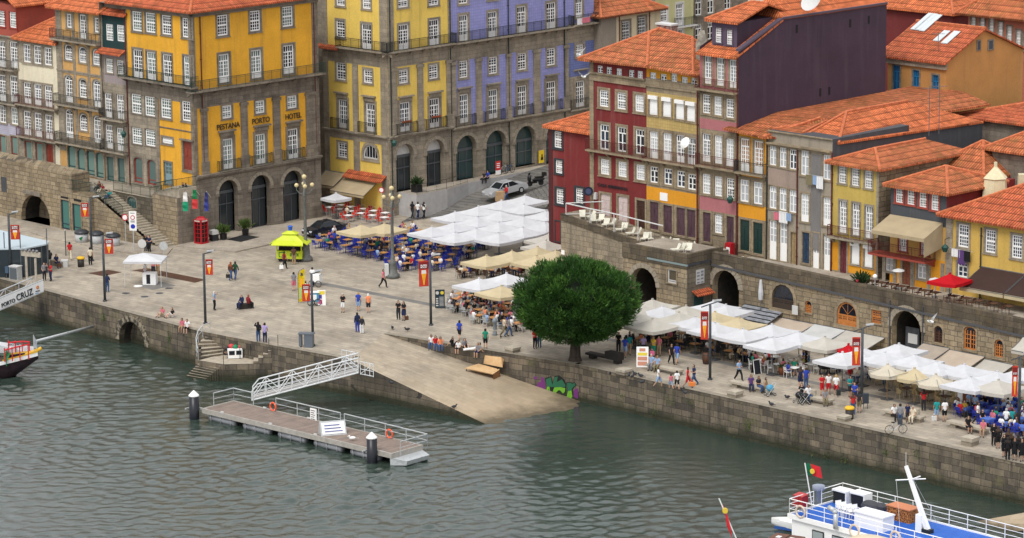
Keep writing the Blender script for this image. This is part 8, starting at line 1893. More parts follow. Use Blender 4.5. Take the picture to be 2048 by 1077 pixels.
mb.obj('mast_posts',STEEL,o);mb=MB();mb.T=I
for p,q in zip(r0,r0[1:]):
 for k in range(4):e=p.lerp(q,k/4);mb=MB();mb.T=I;mb.bar((e.x,e.y,0),(e.x,e.y,2.6),.03,0,4);mb.obj('mullion',STEEL,o)
# recycling containers, bins, low wall
for u,v,l,gl in((164,486,'grey and white round recycling container with a green mark',1),(194,489,'grey and white round recycling container in the middle of three',0),(227,493,'grey and white round recycling container nearest the stair',0)):
 o=thing('recycling_container',l,'container',P(u,v),0,'recycling containers');mb=MB();mb.lathe([(.62,0),(.66,.95)],0,18);mb.obj('drum',plain('container_grey',(.45,.46,.47),.5),o,True);mb=MB();mb.lathe([(.72,.95),(.72,1.08),(.45,1.28),(0,1.3)],0,18);mb.obj('lid',plain('dark_lid',(.03,.033,.04),.4),o,True)
 if gl:mb=MB();mb.add([(-.2,-.67,.6),(.2,-.66,.75),(0,-.68,.3)],[(0,1,2),(2,1,0)]);mb.obj('green_mark',plain('recycle_green',(.02,.3,.08)),o)
for u,v,l in((162,534,'yellow lidded dark litter bin on the square'),(1699,838,'yellow lidded litter bin at the quay edge beside the white stone block')):o=thing('litter_bin',l,'bin',P(u,v),0);mb=MB();mb.lathe([(.3,0),(.32,.75)],0,14);mb.obj('drum',plain('dark_bin',(.03,.028,.026),.5),o,True);mb=MB();mb.lathe([(.38,.75),(.38,.86),(.3,.95),(0,.97)],0,14);mb.obj('lid',plain('yellow_lid',(.72,.42,.02),.4),o,True)
o=thing('litter_bin','dark hooded litter bin on legs beside the second banner lamp','bin',P(1731,818),0);mb=MB();mb.box(-.22,.22,-.2,.2,.45,1.2);mb.obj('box',plain('slate_bin',(.03,.04,.055),.5),o);mb=MB();[mb.bar((x,0,0),(x,0,.5),.03)for x in(-.15,.15)];mb.obj('leg',STEEL,o)
o=thing('low_wall','low grey parapet wall beside the glass pavilion','wall',P(116,532),0);mb=MB();mb.T=Ro(rad(-42),4,'Z');mb.box(-.9,.9,-.25,.25,0,.5);mb.obj('masonry',COPE,o);mb=MB();mb.box(.35,1.0,-.7,-.1,0,.62);mb.obj('end_block',WHITED,o)
# machine by the gangway lamp
o=thing('ticket_machine','grey steel ticket machine housing at the foot of the gangway lamp','machine',P(604,694),rad(-10));mb=MB();mb.box(.25,.95,-.3,.3,0,1.1);mb.box(-.25,1.05,-.34,.34,1.1,1.2);mb.box(-.2,.0,-.25,.25,.1,1.1);mb.bar((-.1,0,0),(-.1,0,.2),.05);mb.obj('housing',plain('machine_grey',(.12,.14,.165),.4),o)
# white canopy stall
c=P(292,568);o=thing('canopy_stall','small white canopy stall with a white counter on the square','stall',c,rad(-5));bpy.context.view_layer.update()
mb=MB();n=1.75;mb.add([(-n,-n*.8,2.3),(n,-n*.8,2.3),(n,n*.8,2.3),(-n,n*.8,2.3),(-.1,0,2.85)],[(0,1,4),(1,2,4),(2,3,4),(3,0,4)])
for a,b in(((-n,-n*.8),(n,-n*.8)),((n,-n*.8),(n,n*.8)),((n,n*.8),(-n,n*.8)),((-n,n*.8),(-n,-n*.8))):mb.poly([(*a,2.3),(*a,2.1),(*b,2.1),(*b,2.3)])
mb.obj('canopy',FAB_W,o)
for x in(-n+.1,n-.1):
 for y in(-n*.75,n*.75):mb=MB();mb.bar((x,y,0),(x,y,2.3),.03);mb.obj('post',WHITED,o)
mb=MB();mb.box(-.2,1.0,-.5,.4,0,1.05);mb.obj('counter',WHITE,o);mb=MB();mb.box(.15,.5,-.515,-.5,.1,.95);mb.obj('dark_panel',BLACKL,o);mb=MB();mb.lathe([(.4,0),(.4,.04)],0,14,(-.5,-1.1,0));mb.obj('base_plate',WHITE,o)
# signs on the left
def disc_sign(u,v,H_,label,ring,face,R=.33,back=False):
 o=thing('road_sign',label,'sign',P(u,v),rad(-15));mb=MB();mb.bar((0,0,0),(0,0,H_),.035,0,6);mb.obj('post',GALV,o);mb=MB();mb.T=Tr((0,-.04,H_-R))@Ro(rad(90),4,'X');mb.lathe([(R,-.02),(R,.0)],0,20);d_=mb.obj('disc',ring,o);mb=MB();mb.T=Tr((0,-.04,H_-R))@Ro(rad(90),4,'X');mb.lathe([(R*.7,.005),(R*.7,.012)],0,20);mb.obj('face',face,d_);return o
SR=plain('sign_red',(.5,.03,.04),.4);SB=plain('sign_blue',(.015,.04,.4),.4)
disc_sign(252,492,3.1,'round no entry type sign with a red ring before the stair',SR,WHITE);disc_sign(285,511,1.55,'round white backed sign nearest the canopy stall',WHITED,WHITED,.42);disc_sign(328,517,1.6,'round grey backed sign between the canopy stall and the stair',GALV,GALV,.42)
disc_sign(764,438,3.2,'small round red ringed sign beside the tan awning',SR,WHITE,.3)
o=thing('parking_sign','tall white traffic panel with a red ringed disc above a blue disc','sign',P(268,505),rad(-10));mb=MB();mb.bar((0,0,0),(0,0,2.4),.05,0,6);mb.obj('post',GALV,o);mb=MB();mb.box(-.36,.36,-.06,-.02,2.1,3.95);bd=mb.obj('panel',WHITE,o)
for z,m1,m2 in((3.35,SR,WHITE),(2.5,SB,SB)):
 mb=MB();mb.T=Tr((0,-.06,z))@Ro(rad(90),4,'X');mb.lathe([(.22,0),(.22,.015)],0,18);mb.obj('disc',m1,bd);mb=MB();mb.T=Tr((0,-.075,z))@Ro(rad(90),4,'X');mb.lathe([(.15,0),(.15,.012)],0,18);mb.obj('disc_face',m2,bd)
mb=MB();[mb.box(-.22,.2,-.07,-.06,z,z+.05)for z in(2.9,3.0,3.75)];mb.obj('print',SLATE,bd)
o=thing('short_post','slim dark bollard post with a pale top before the stone frontage','bollard',P(132,512),0);mb=MB();mb.bar((0,0,0),(0,0,2.4),.05,0,6);mb.obj('post',POLE,o);mb=MB();mb.bar((0,0,2.4),(0,0,2.55),.05);mb.obj('cap',WHITED,o)
# hotel flags
for u,v,l,cs in((372,405,'green and white flag drooping from the bastion corner',((.7,.7,.68),(.0,.25,.12))),(391,400,'green and red flag hanging from the bastion corner',((.0,.16,.05),(.5,.03,.03))),(414,405,'navy blue flag hanging beside the hotel arcade',((.015,.02,.12),(.02,.03,.2)))):
 q=pl(LFM,u,v,-3.2);c=LFM@q;o=thing('hotel_flag',l,'flag',c);mb=MB();mb.bar((.3,.9,.3),(0,-.3,1.1),.03);mb.obj('staff',WHITED,o);mb=MB();k=.3 if u>400 else.38
 for i in range(6):
  z0,z1=1.0-.3*i,1.0-.3*(i+1);w0=k*(.5+.5*i/6)*(1 if i<5 else.8);w1=k*(.5+.5*(i+1)/6)*(.8 if i==5 else 1);mb.poly([(-w0,-.3+.1*(i%2),z0),(w0*.7,-.3,z0),(w1*.7,-.3,z1),(-w1,-.3+.1*((i+1)%2),z1)],0 if i<3 else 1)
 mb.obj('cloth',[plain(f'hotel_flag_a{u}',cs[0]),plain(f'hotel_flag_b{u}',cs[1])],o)
# feather flag and tour stand
o=thing('feather_flag','tall yellow feather flag beside the tour stand','flag',P(604,607),rad(-8));mb=MB();mb.tube([(-.3,0,0),(-.32,0,2.4),(-.2,0,2.9),(.25,0,3.15)],.025);mb.obj('mast',STEEL,o);mb=MB();mb.add([(-.3,0,.1),(.12,0,.15),(.28,0,1.6),(.32,0,3.1),(-.05,0,2.95),(-.3,0,2.5)],[(0,1,2,3,4,5),(5,4,3,2,1,0)]);cl=mb.obj('cloth',plain('feather_yellow',(.78,.60,.01),.6),o);mb=MB();mb.add([(-.22,-.01,.4),(-.1,-.01,.4),(-.02,-.01,1.4),(-.18,-.01,1.4)],[(0,1,2,3)]);mb.add([(-.16,-.01,1.5),(.12,-.01,1.5),(.14,-.01,2.2),(-.14,-.01,2.2)],[(0,1,2,3)],1);mb.add([(-.1,-.01,2.45),(.14,-.01,2.45),(.14,-.01,2.7),(-.05,-.01,2.75)],[(0,1,2,3)],2);mb.obj('print',[plain('print_mint',(.25,.55,.3)),plain('print_orange',(.75,.35,.02)),SLATE],cl)
def aboard(u,v,label,col,w_=.6,h_=1.1,rz=0,pics=(),frame_=None):
 o=thing('sign_board',label,'sign board',P(u,v),rz);mb=MB()
 for s in(-1,1):mb.add([(-w_/2,s*.3,0),(w_/2,s*.3,0),(w_/2,s*.04,h_),(-w_/2,s*.04,h_),(-w_/2,s*.3-.03*s,0),(w_/2,s*.3-.03*s,0),(w_/2,s*.04-.03*s,h_),(-w_/2,s*.04-.03*s,h_)],[(0,1,2,3),(7,6,5,4),(0,4,5,1),(1,5,6,2),(2,6,7,3),(3,7,4,0)])
 bo=mb.obj('board',col,o)
 for(x0,x1,t0,t1,m)in pics:
  mb=MB();f=lambda t:(-.3+.26*t-.012,h_*t);(y0,z0),(y1,z1)=f(t0),f(t1);mb.add([(x0*w_/2,y0,z0),(x1*w_/2,y0,z0),(x1*w_/2,y1,z1),(x0*w_/2,y1,z1)],[(0,1,2,3)]);mb.obj('print',m,bo)
 if frame_:mb=MB();[mb.bar((x*w_/2,-.31,0),(x*w_/2,-.05,h_),.03,0,4)for x in(-1,1)];mb.bar((-w_/2,-.05,h_),(w_/2,-.05,h_),.03,0,4);mb.obj('frame',frame_,bo)
 return o
PRT=[plain('print_salmon',(.55,.25,.17)),plain('print_violet',(.10,.06,.3)),plain('print_sky',(.06,.28,.45)),plain('print_lemon',(.7,.55,.05)),plain('print_pink',(.6,.12,.25))]
aboard(643,610,'white easel board with violet and yellow tour posters',WHITE,.7,1.3,rad(10),[(-.85,.1,.1,.4,PRT[4]),(-.85,.1,.45,.7,PRT[1]),(-.85,.85,.72,.95,PRT[3])])
o=thing('tour_cart','small turquoise tour bicycle cart behind the lamp by the feather flag','cart',P(626,611),rad(10));mb=MB();mb.box(-.55,.5,-.3,.3,.35,1.15);mb.obj('body',PRT[2],o);mb=MB();mb.box(-.6,.55,-.35,.35,1.15,1.2);mb.obj('top',WHITE,o);mb=MB();mb.torus((-.2,-.35,.32),.3,.03,Ro(rad(90),3,'X'));mb.torus((.4,-.35,.32),.3,.03,Ro(rad(90),3,'X'));mb.obj('wheel',MC['tyre'],o);mb=MB();mb.box(-.3,.3,-.32,-.3,.5,1.0);mb.obj('poster',WHITE,o)
o=thing('cargo_trike','white box tricycle beside a man behind the tour stand','tricycle',P(633,573),rad(-20));mb=MB();mb.box(-.45,.45,-.35,.35,.45,1.1);mb.obj('box',WHITE,o);mb=MB();mb.torus((-.3,-.38,.3),.28,.03,Ro(rad(90),3,'X'));mb.torus((.35,-.38,.3),.28,.03,Ro(rad(90),3,'X'));mb.obj('wheel',MC['tyre'],o);mb=MB();mb.bar((.4,-.3,1.1),(.7,-.3,1.25),.03);mb.obj('handlebar',STEEL,o)
o=thing('menu_board','tall navy menu board with two round plates beside the crowd','menu board',P(880,618),rad(5));mb=MB();mb.box(-.42,.42,-.04,.04,.08,1.7);mb.obj('board',plain('menu_navy',(.012,.03,.045),.5),o);mb=MB();[mb.box(-.05,.32,-.05,-.04,.25+.11*i,.29+.11*i)for i in range(8)];[mb.box(-.34,-.14,-.05,-.04,.25+.2*i,.36+.2*i)for i in range(4)];mb.obj('print',WHITED,o)
for x,m in((-.22,WHITED),(.2,PRT[3])):mb=MB();mb.T=Tr((x,-.045,1.42))@Ro(rad(90),4,'X');mb.lathe([(.15,0),(.15,.012)],0,14);mb.obj('plate',m,o)
aboard(1285,733,'big white picture menu with rows of salmon dishes by the first bench',WHITE,.95,1.6,rad(-5),[(-.8,.8,.08,.28,PRT[0]),(-.8,.8,.33,.52,PRT[0]),(-.8,.8,.57,.72,PRT[3]),(-.5,.5,.78,.93,PRT[0])])
aboard(1512,747,'white framed blackboard beside the white folding tables',BLACKL,.6,1.1,rad(25),[],WHITE)
o=thing('postcard_rack','tall revolving postcard rack beside the white folding chairs','rack',P(1612,742),0);mb=MB();mb.bar((0,0,0),(0,0,2.2),.04);mb.lathe([(.35,0),(.35,.05)],0,10);mb.obj('stand',STEEL,o);rg=random.Random(9);mb=MB()
for k in range(6):
 for i in range(8):t=i*math.pi/4;mb.add([(.3*math.cos(t)-.1*math.sin(t),.3*math.sin(t)+.1*math.cos(t),.5+.28*k),(.3*math.cos(t)+.1*math.sin(t),.3*math.sin(t)-.1*math.cos(t),.5+.28*k),(.3*math.cos(t)+.1*math.sin(t),.3*math.sin(t)-.1*math.cos(t),.72+.28*k),(.3*math.cos(t)-.1*math.sin(t),.3*math.sin(t)+.1*math.cos(t),.72+.28*k)],[(0,1,2,3),(3,2,1,0)],rg.randrange(5))
mb.obj('cards',[PRT[2],PRT[0],WHITE,SB,PRT[3]],o)
o=thing('menu_stand','brown wooden menu stand with white sheets at the blue clothed tables','menu board',P(1922,826),rad(-10));mb=MB();mb.box(-.35,.35,-.2,.2,0,1.75);mb.obj('body',mottled('chestnut_wood',[(.3,(.16,.055,.02)),(.7,(.25,.095,.035))],3),o);mb=MB();mb.box(-.28,.1,-.22,-.2,.95,1.6);mb.box(-.28,.1,-.22,-.2,.35,.7);mb.obj('sheets',WHITE,o)
o=thing('wine_barrel','brown wine barrel standing beside the first terrace lamp','barrel',P(1413,728),0);mb=MB();mb.lathe([(.27,0),(.36,.45),(.27,.9)],0,14);mb.obj('staves',WOODB,o,True);mb=MB();[mb.torus((0,0,z),r,.02,Matrix.Identity(3),0,14,4)for z,r in((.15,.31),(.75,.31))];mb.obj('hoops',IRON,o)
o=thing('planter','terracotta pot with a small green bush beside the white folding tables','planter',P(1565,750),0);mb=MB();mb.lathe([(.22,0),(.32,.55),(.34,.6),(.28,.6)],0,12);mb.obj('pot',mottled('terracotta',[(.3,(.28,.09,.04)),(.7,(.38,.14,.07))],4),o,True);tuft(o,.58,.42,120,MC['light_leaf'])
o=thing('display_cannon','black wheeled pram shape parked beside the badge parasol','cart',P(1652,748),rad(20));o.name='black_cart';o['label']='black covered hand cart with big wheels beside the badge parasol';mb=MB();mb.ball((0,0,.75),(.75,.45,.4),0,12,7);mb.obj('body',BKP,o,True);mb=MB();[mb.torus((x,-.4,.35),.33,.05,Ro(rad(90),3,'X'))for x in(-.4,.4)];mb.obj('wheel',MC['tyre'],o)
# stone blocks and benches
SEAT=mottled('pale_seat_stone',[(.3,(.33,.29,.23)),(.7,(.46,.41,.33))],3,.85)
for u,v,s,h_,l in((1025,704,.5,.42,'pale stone block seat before the round tree'),(1248,748,.5,.42,'pale stone block seat right of the tree shade'),(1470,794,.48,.5,'pale stone block seat before the purple shirted woman'),(1940,890,.5,.6,'tall pale stone block seat near the students'),(1688,842,.42,.42,'white stone block beside the yellow lidded bin')):
 o=thing('stone_block',l,'stone seat',P(u,v),rad(-44),'stone blocks along the quay');mb=MB();mb.box(-s,s,-s,s,h_*.55,h_);mb.obj('slab',SEAT,o);mb=MB();mb.box(-s*.9,s*.9,-s*.9,s*.9,0,h_*.54);mb.obj('plinth',mottled('seat_plinth',[(.3,(.2,.17,.13)),(.7,(.3,.26,.2))],3),o)
def bench(u0,v0,u1,v1,label,mat,back=None):
 a,b=P(u0,v0),P(u1,v1);o=thing('stone_bench',label,'bench',a,math.atan2(b.y-a.y,b.x-a.x));L_=(b-a).length;mb=MB();mb.box(0,L_,-.35,.35,.3,.46);mb.obj('seat',mat,o)
 for x in(.3,L_-.6):mb=MB();mb.box(x,x+.5,-.25,.25,0,.298);mb.obj('block_leg',MC['seat_plinth']if mat is SEAT else mat,o)
 if back:mb=MB();mb.box(L_*back[0],L_*back[1],-.35 if len(back)<3 else back[2],.35,.461,.9);mb.obj('backrest',mat,o)
 return o
DKB=mottled('black_bench',[(.3,(.018,.016,.015)),(.7,(.035,.03,.028))],3,.6)
bench(1176,715,1242,729,'long black bench with a raised block beside the tree',DKB,(.6,1.0));bench(1296,738,1363,752,'stone bench holding the elderly couple near the picture menu',SEAT);bench(1462,772,1528,786,'stone bench holding the purple shirted woman and the pushchair',SEAT);bench(1592,798,1664,812,'stone bench with black pushchairs near the red shorts group',SEAT,(.3,.5,.1));bench(1768,830,1846,846,'stone bench behind the grey bicycle',SEAT,(.55,.85,.1));bench(1898,852,1975,870,'stone bench holding the woman in black and the pink shirt',SEAT)
# drinking fountain, wooden table wreck on the slipway
o=thing('fountain','grey fluted drinking fountain on a square stone base','fountain',P(990,676),0);mb=MB();mb.box(-.42,.42,-.42,.42,0,.22);mb.obj('base',SEAT,o);mb=MB();mb.lathe([(.22,.22),(.17,.4),(.16,1.3),(.24,1.35),(.2,1.55),(.05,1.75)],0,12);mb.obj('column',plain('fountain_grey',(.2,.23,.26),.5),o,True);mb=MB();mb.box(-.5,.5,-.16,.16,.6,.68);mb.obj('basin',SEAT,o)
PLY=mottled('pale_plywood',[(.3,(.52,.33,.16)),(.7,(.66,.45,.24))],2,.6);PLB=mottled('brown_plywood',[(.3,(.26,.12,.05)),(.7,(.36,.18,.08))],3,.6)
zw=lambda u,v:0
sA,sB,sC=Vector((*qd,0)),Vector((*qe,0)),Vector((ro.x,ro.y,WZ));sn=(sB-sA).cross(sC-sA)
def onramp(u,v):d=ray(u,v);return CAM+d*(sn.dot(sA-CAM)/sn.dot(d))
c=onramp(967,764);o=thing('plywood_counter','collapsed plywood market counter standing on the slipway','counter',c,rad(-20));mb=MB();mb.add([(-1.45,-.5,1.15),(1.2,-1.0,.95),(1.3,.35,1.05),(-.7,.75,1.3)],[(0,1,2,3),(3,2,1,0)]);mb.add([(-1.45,-.5,1.1),(1.2,-1.0,.9),(1.3,.35,1.0),(-.7,.75,1.25)],[(3,2,1,0)]);mb.obj('top',PLY,o);mb=MB();mb.add([(-.9,-1.0,.75),(1.0,-1.2,.5),(.95,-1.3,-.1),(-.9,-1.1,.15),(-.9,-.95,.75),(1.0,-1.15,.5),(.95,-1.25,-.1),(-.9,-1.05,.15)],[(0,1,2,3),(7,6,5,4),(0,4,5,1)]);mb.obj('fallen_panel',PLB,o);mb=MB();mb.add([(-.3,.85,1.3),(1.5,.45,1.2),(1.6,.5,1.9),(1.3,.7,2.0),(-.2,.9,2.0)],[(0,1,2,3,4),(4,3,2,1,0)]);mb.obj('back_panel',PLY,o);mb=MB();mb.add([(1.3,.35,1.05),(1.2,-1.0,.95),(1.25,-.9,.0),(1.35,.4,.0)],[(0,1,2,3),(3,2,1,0)]);mb.obj('side_panel',PLB,o);mb=MB();[mb.bar((x,y,-.1),(x,y,1.1),.04)for x,y in((-1.3,-.45),(-.6,.65),(1.1,.3))];mb.obj('leg',WOODB,o)
# cart with coloured bags on the landing
c=P(470,716,LZ);o=thing('boat_cart','white windowed cart with red, green and yellow bundles on the stair landing','cart',c,rad(10));o.scale=(.8,.8,.8);mb=MB();mb.box(-.75,.75,-.45,.45,.05,.95);mb.obj('body',WHITE,o);mb=MB();mb.box(-.65,-.05,-.46,-.45,.4,.85);mb.box(.1,.65,-.46,-.45,.4,.85);mb.obj('pane',G_DARK,o)
for i,(x,y,z,cn)in enumerate(((.1,.3,1.1,'green'),(.55,.5,1.0,'red'),(-.3,.5,1.15,'red'),(.95,.4,.9,'yellow'),(.9,.9,.7,'green'),(-.75,.6,.9,'black'))):mb=MB();mb.ball((x,y,z),(.32,.28,.25),0,8,5);mb.obj('bundle',plain('bundle_'+cn,{'green':(.01,.2,.09),'red':(.55,.05,.06),'yellow':(.65,.4,.02),'black':(.02,.02,.02)}[cn],.6),o,True)
mb=MB();mb.add([(.7,.1,.3),(1.9,.6,.3),(2.2,.3,.9),(.8,-.3,.9)],[(0,1,2,3),(3,2,1,0)]);mb.obj('skiff_side',plain('skiff_teal',(.02,.13,.11)),o)
# laundry
def laundry(h_,pxs,label,t=-.35):
 o=None
 for u,v,w_,hh,c in pxs:
  p=h_.p(u,v,t)
  if o is None:o=thing('laundry',label,'laundry',h_.M@p);bpy.context.view_layer.update();T=o.matrix_world.inverted()@h_.M;p0=p
  mb=MB();mb.T=T;n=5
  for i in range(n):x0,x1=p.x-w_/2+w_*i/n,p.x-w_/2+w_*(i+1)/n;y0,y1=t+.05*(i%2),t+.05*((i+1)%2);mb.poly([(x0,y0,p.z),(x1,y1,p.z),(x1,y1,p.z-hh),(x0,y0,p.z-hh+.06)])
  mb.obj('garment',plain('cloth_'+c.replace(' ','_'),CLO[c],.85,0,.2),o);last=p
 mb=MB();mb.T=T;mb.bar((p0.x-.6,t,p0.z+.01),(last.x+.6,t,last.z+.01),.012);mb.obj('line',WHITED,o)
class HX:
 def __init__(s,M):s.M=M
 def p(s,u,v,t):return pl(s.M,u,v,t)
HF=HX(FRM)
FRH=HX(FRM@Tr((0,YR,0)))
laundry(FRH,((1618,350,.7,.9,'khaki'),(1630,352,.5,.8,'light blue'),(1639,353,.7,1.1,'white')),'grey, pale blue and white towels hung outside the wide grey house');laundry(FRH,((1553,425,.6,.7,'pink'),(1566,424,.9,1.0,'white'),(1577,427,.5,.7,'light blue')),'pink and white clothes on a line between grey house windows');laundry(FRH,((1911,498,.8,.7,'white'),(1923,501,.7,1.2,'purple'),(1934,503,.6,.9,'black')),'white, purple and black clothes below the mustard house window')
laundry(HX(BRM),((1160,37,.9,.7,'white'),(1172,35,1.4,.6,'pink')),'pink and white washing on the balcony of the narrow blue house',-.9)
# birds
def bird(c,rz,label,kind,sc=1.0,group=None):
 o=thing(kind,label,'bird',c,rz,group);mat=plain('pigeon_grey',(.035,.037,.045),.6)if kind=='pigeon' else WHITE
 mb=MB();mb.ball((0,0,.16*sc),(.19*sc,.085*sc,.09*sc),0,10,6);mb.ball((-.17*sc,0,.27*sc),(.055*sc,.05*sc,.055*sc),0,8,5);mb.bar((-.14*sc,0,.18*sc),(-.17*sc,0,.26*sc),.045*sc,0,6);mb.add([(.14*sc,-.05*sc,.16*sc),(.14*sc,.05*sc,.16*sc),(.34*sc,.05*sc,.13*sc),(.34*sc,-.05*sc,.13*sc)],[(0,1,2,3),(3,2,1,0)]);mb.bar((-.22*sc,0,.27*sc),(-.28*sc,0,.26*sc),.014*sc,0,4)
 mb.obj('body',mat,o,True);mb=MB();[mb.bar((0,y*sc,0),(0,y*sc,.1*sc),.01*sc,0,4)for y in(-.03,.03)];mb.obj('leg',plain('bird_leg',(.3,.1,.06)),o);return o
PGL='dark grey pigeon pecking on the paving of the quay'
for i,(u,v)in enumerate(((785,660),(815,663),(815,663),(1220,752),(1258,755),(1265,757),(1270,752),(1282,756),(1284,769),(1370,790),(1575,799),(1543,813))):
 if i!=2:bird(P(u,v),ru(0,6),PGL,'pigeon',1.25,'pigeons on the quay')
for u,v in((898,740),(910,737),(858,770),(930,778),(934,765),(1006,775),(1017,777),(928,800),(908,818),(783,770)):bird(onramp(u,v),ru(0,6),'dark grey pigeon walking on the slipway stones','pigeon',1.2,'pigeons on the slipway')
bird(P(705,882,PZ),rad(10),'white gull standing on the pontoon deck','gull',1.4)
def gull(c,label,roll):
 o=thing('flying_gull',label,'bird',c,ru(-1,1));mb=MB();mb.ball((0,0,0),(.28,.1,.1),0,10,6);mb.ball((-.28,0,.04),(.08,.07,.07),0,8,5);mb.add([(.2,-.05,0),(.2,.05,0),(.42,.1,0),(.42,-.1,0)],[(0,1,2,3),(3,2,1,0)]);mb.obj('body',WHITE,o,True)
 for s in(-1,1):mb=MB();e=Vector((.05,s*.75,.12+roll*s*.5+.35));m=Vector((-.06,s*.38,.22+roll*s*.2));mb.add([(-.12,0,.03),(.14,0,.03),tuple(m+Vector((.13,0,0))),tuple(m-Vector((.1,0,0))),tuple(e)],[(0,1,2,3),(3,2,1,0),(3,2,4),(4,2,3)]);mb.obj('wing',WHITED,o)
for u,v,l,r in((1158,110,'white gull flying before the narrow blue house',.3),(1168,154,'white gull gliding at the corner of the red house roof',-.3)):d=ray(u,v).normalized();gull(CAM+d*276,l,r)
d=ray(1862,644).normalized();gull(CAM+d*240,'white gull flying before the old city wall right of the wide arch',.2)
# antenna masts on the roofs, wall lanterns, signs on upper street
for u,v,t,hh in((1858,258,9,3.6),(1878,254,10,3.6),(1876,108,27,2.0)):
 p=FRM@pl(FRM,u,v,t);o=thing('roof_aerial',f"thin television aerial on the {'tan gabled roof' if v < 200 else 'deep new roof, ' + ('nearer the river' if u < 1870 else 'further back')}",'aerial',p);mb=MB();mb.bar((0,0,-.6),(0,0,hh),.03);mb.obj('mast',STEEL,o);mb=MB();mb.bar((-.6,0,hh-.2),(.6,0,hh-.2),.02);[mb.bar((x,-.3,hh-.2),(x,.3,hh-.2),.012)for x in(-.5,-.2,.1,.4)];mb.obj('dipoles',STEEL,o)
def lantern(M,u,v,t,label):
 p=M@pl(M,u,v,t);o=thing('wall_lantern',label,'lantern',p);mb=MB();mb.lathe([(.05,.35),(.28,.12),(.3,.08),(.16,-.3),(.1,-.32)],0,6);mb.obj('lantern',plain('verdigris_lantern',(.015,.07,.06),.5),o);mb=MB();mb.tube([(0,0,.3),(0,.1,.7),(.4,.4,.8)],.03);mb.obj('bracket',IRON,o)
lantern(LFM,247,269,-.6,'green iron wall lantern on the slim house beside the hotel');lantern(BRM,788,287,-.7,'green wall lantern on the lemon building corner');lantern(FRM,1460,400,1.9,'green wall lantern on the pink house');lantern(FRM,1890,497,1.9,'green wall lantern beside the cream awning house')
for u,v,l in((1797,540,'pale mushroom topped patio heater by the rust door'),(1870,558,'pale mushroom topped patio heater beside the red parasol')):q=W2.p(u,v,2.2);o=thing('patio_heater',l,'heater',W2.M@Vector((q.x,2.2,q.z-2.1)),0);mb=MB();mb.bar((0,0,0),(0,0,2.0),.05);mb.lathe([(.25,0),(.25,.7)],0,8);mb.obj('column',GALV,o);mb=MB();mb.lathe([(.5,2.0),(.45,2.08),(.05,2.2)],0,12);mb.obj('hood',WHITED,o)
q=W2.p(1728,560,.9);o=thing('climbing_plant','green potted plant with a red flower on the parapet','plant',W2.M@Vector((q.x,.6,q.z-.35)),0);mb=MB();mb.lathe([(.16,-.3),(.2,0)],0,8);mb.obj('pot',MC['black_pot'],o);tuft(o,.0,1.0,160,LEAFD,1.2);mb=MB();mb.ball((-.35,-.1,.35),.16,0,8,5);mb.obj('flower',plain('flower_red',(.4,.03,.05)),o)
q=W2.p(1747,553,.9);o=thing('table_lamp','white globe lamp on a table behind the parapet','lamp',W2.M@Vector((q.x,1.1,q.z-.3)),0);mb=MB();mb.bar((0,0,-.6),(0,0,.1),.03);mb.obj('stem',WHITED,o);mb=MB();mb.ball((0,0,.25),.2,0,10,6);mb.obj('globe',WHITE,o)
o=thing('folded_umbrella','folded white parasol leaning upright on the old wall by the barred arch','parasol',W2.M@Vector((W2.p(1528,580).x,-.4,0)),0);q=W2.p(1528,580,-.4);mb=MB();mb.bar((0,0,0),(0,0,q.z+.8),.035);mb.obj('pole',STEEL,o);mb=MB();mb.lathe([(.18,q.z-.9),(.22,q.z-.3),(.1,q.z+.8)],0,8);mb.obj('canopy',FAB_W,o)
o=thing('hanging_sign','small white sign hanging from a bracket on the old wall','sign',W2.M@Vector((W2.p(1590,620,-.5).x,-.5,W2.p(1590,620,-.5).z)),rad(-46));mb=MB();mb.box(-.3,.3,-.03,.03,-.4,.35);mb.obj('board',WHITED,o);mb=MB();mb.bar((-.1,.5,.45),(.4,-.1,.45),.03);mb.obj('bracket',IRON,o)
q=W0.p(1145,402,.3);
o=thing('round_wall_sign','round dark blue projecting sign at the red house corner','sign',FRM@pl(FRM,1177,383,1.9),rad(-10));mb=MB();mb.T=Ro(rad(90),4,'X');mb.lathe([(.42,-.05),(.42,.05)],0,18);mb.obj('disc',plain('night_blue',(.01,.014,.035),.4),o);mb=MB();mb.T=Ro(rad(90),4,'X');mb.lathe([(.26,.05),(.26,.06)],0,18);mb.obj('face',plain('sign_slate',(.05,.06,.13)),o)
o=thing('street_locker','small red vending box with white panels by the ochre house door','box',FRM@Vector((pl(FRM,1460,480,1.9).x,1.9,ZR)),rad(-46));mb=MB();mb.box(-.35,.35,-.25,.25,0,1.3);mb.obj('body',RED,o);mb=MB();mb.box(-.2,.2,-.27,-.25,.15,.5);mb.box(-.2,.2,-.27,-.25,.6,.95);mb.obj('panel',WHITE,o)
# ---------------------------------------------------------------- people one can tell apart
def who(u,v,pose,arms,shirt,bottom,face,label,legs='long',hair='short',hcol='dark',z=0.0,at=None,sleeve=False,sc=1.0,group=None,skin=None):
 c=at if at is not None else P(u,v,z);return person(c,rad(face),pose,arms,shirt,bottom,legs,hair,hcol,sleeve,label,group,sc,skin)
def bag(c,label,mat,s=(.18,.1,.22)):o=thing('bag',label,'bag',c);mb=MB();mb.box(-s[0],s[0],-s[1],s[1],0,s[2]*1.4);mb.obj('body',mat,o);mb=MB();mb.tube([(-s[0]*.7,0,s[2]*1.4),(0,0,s[2]*2.4),(s[0]*.7,0,s[2]*1.4)],.018);mb.obj('strap',mat,o)
W_=who
W_(89,562,'stand','up','grey','dark',30,'woman in a grey top raising an arm by the boarding ramp',hair='long');W_(102,563,'stand','front','red','navy',-60,'man in red shirt and jeans hugging the grey topped woman')
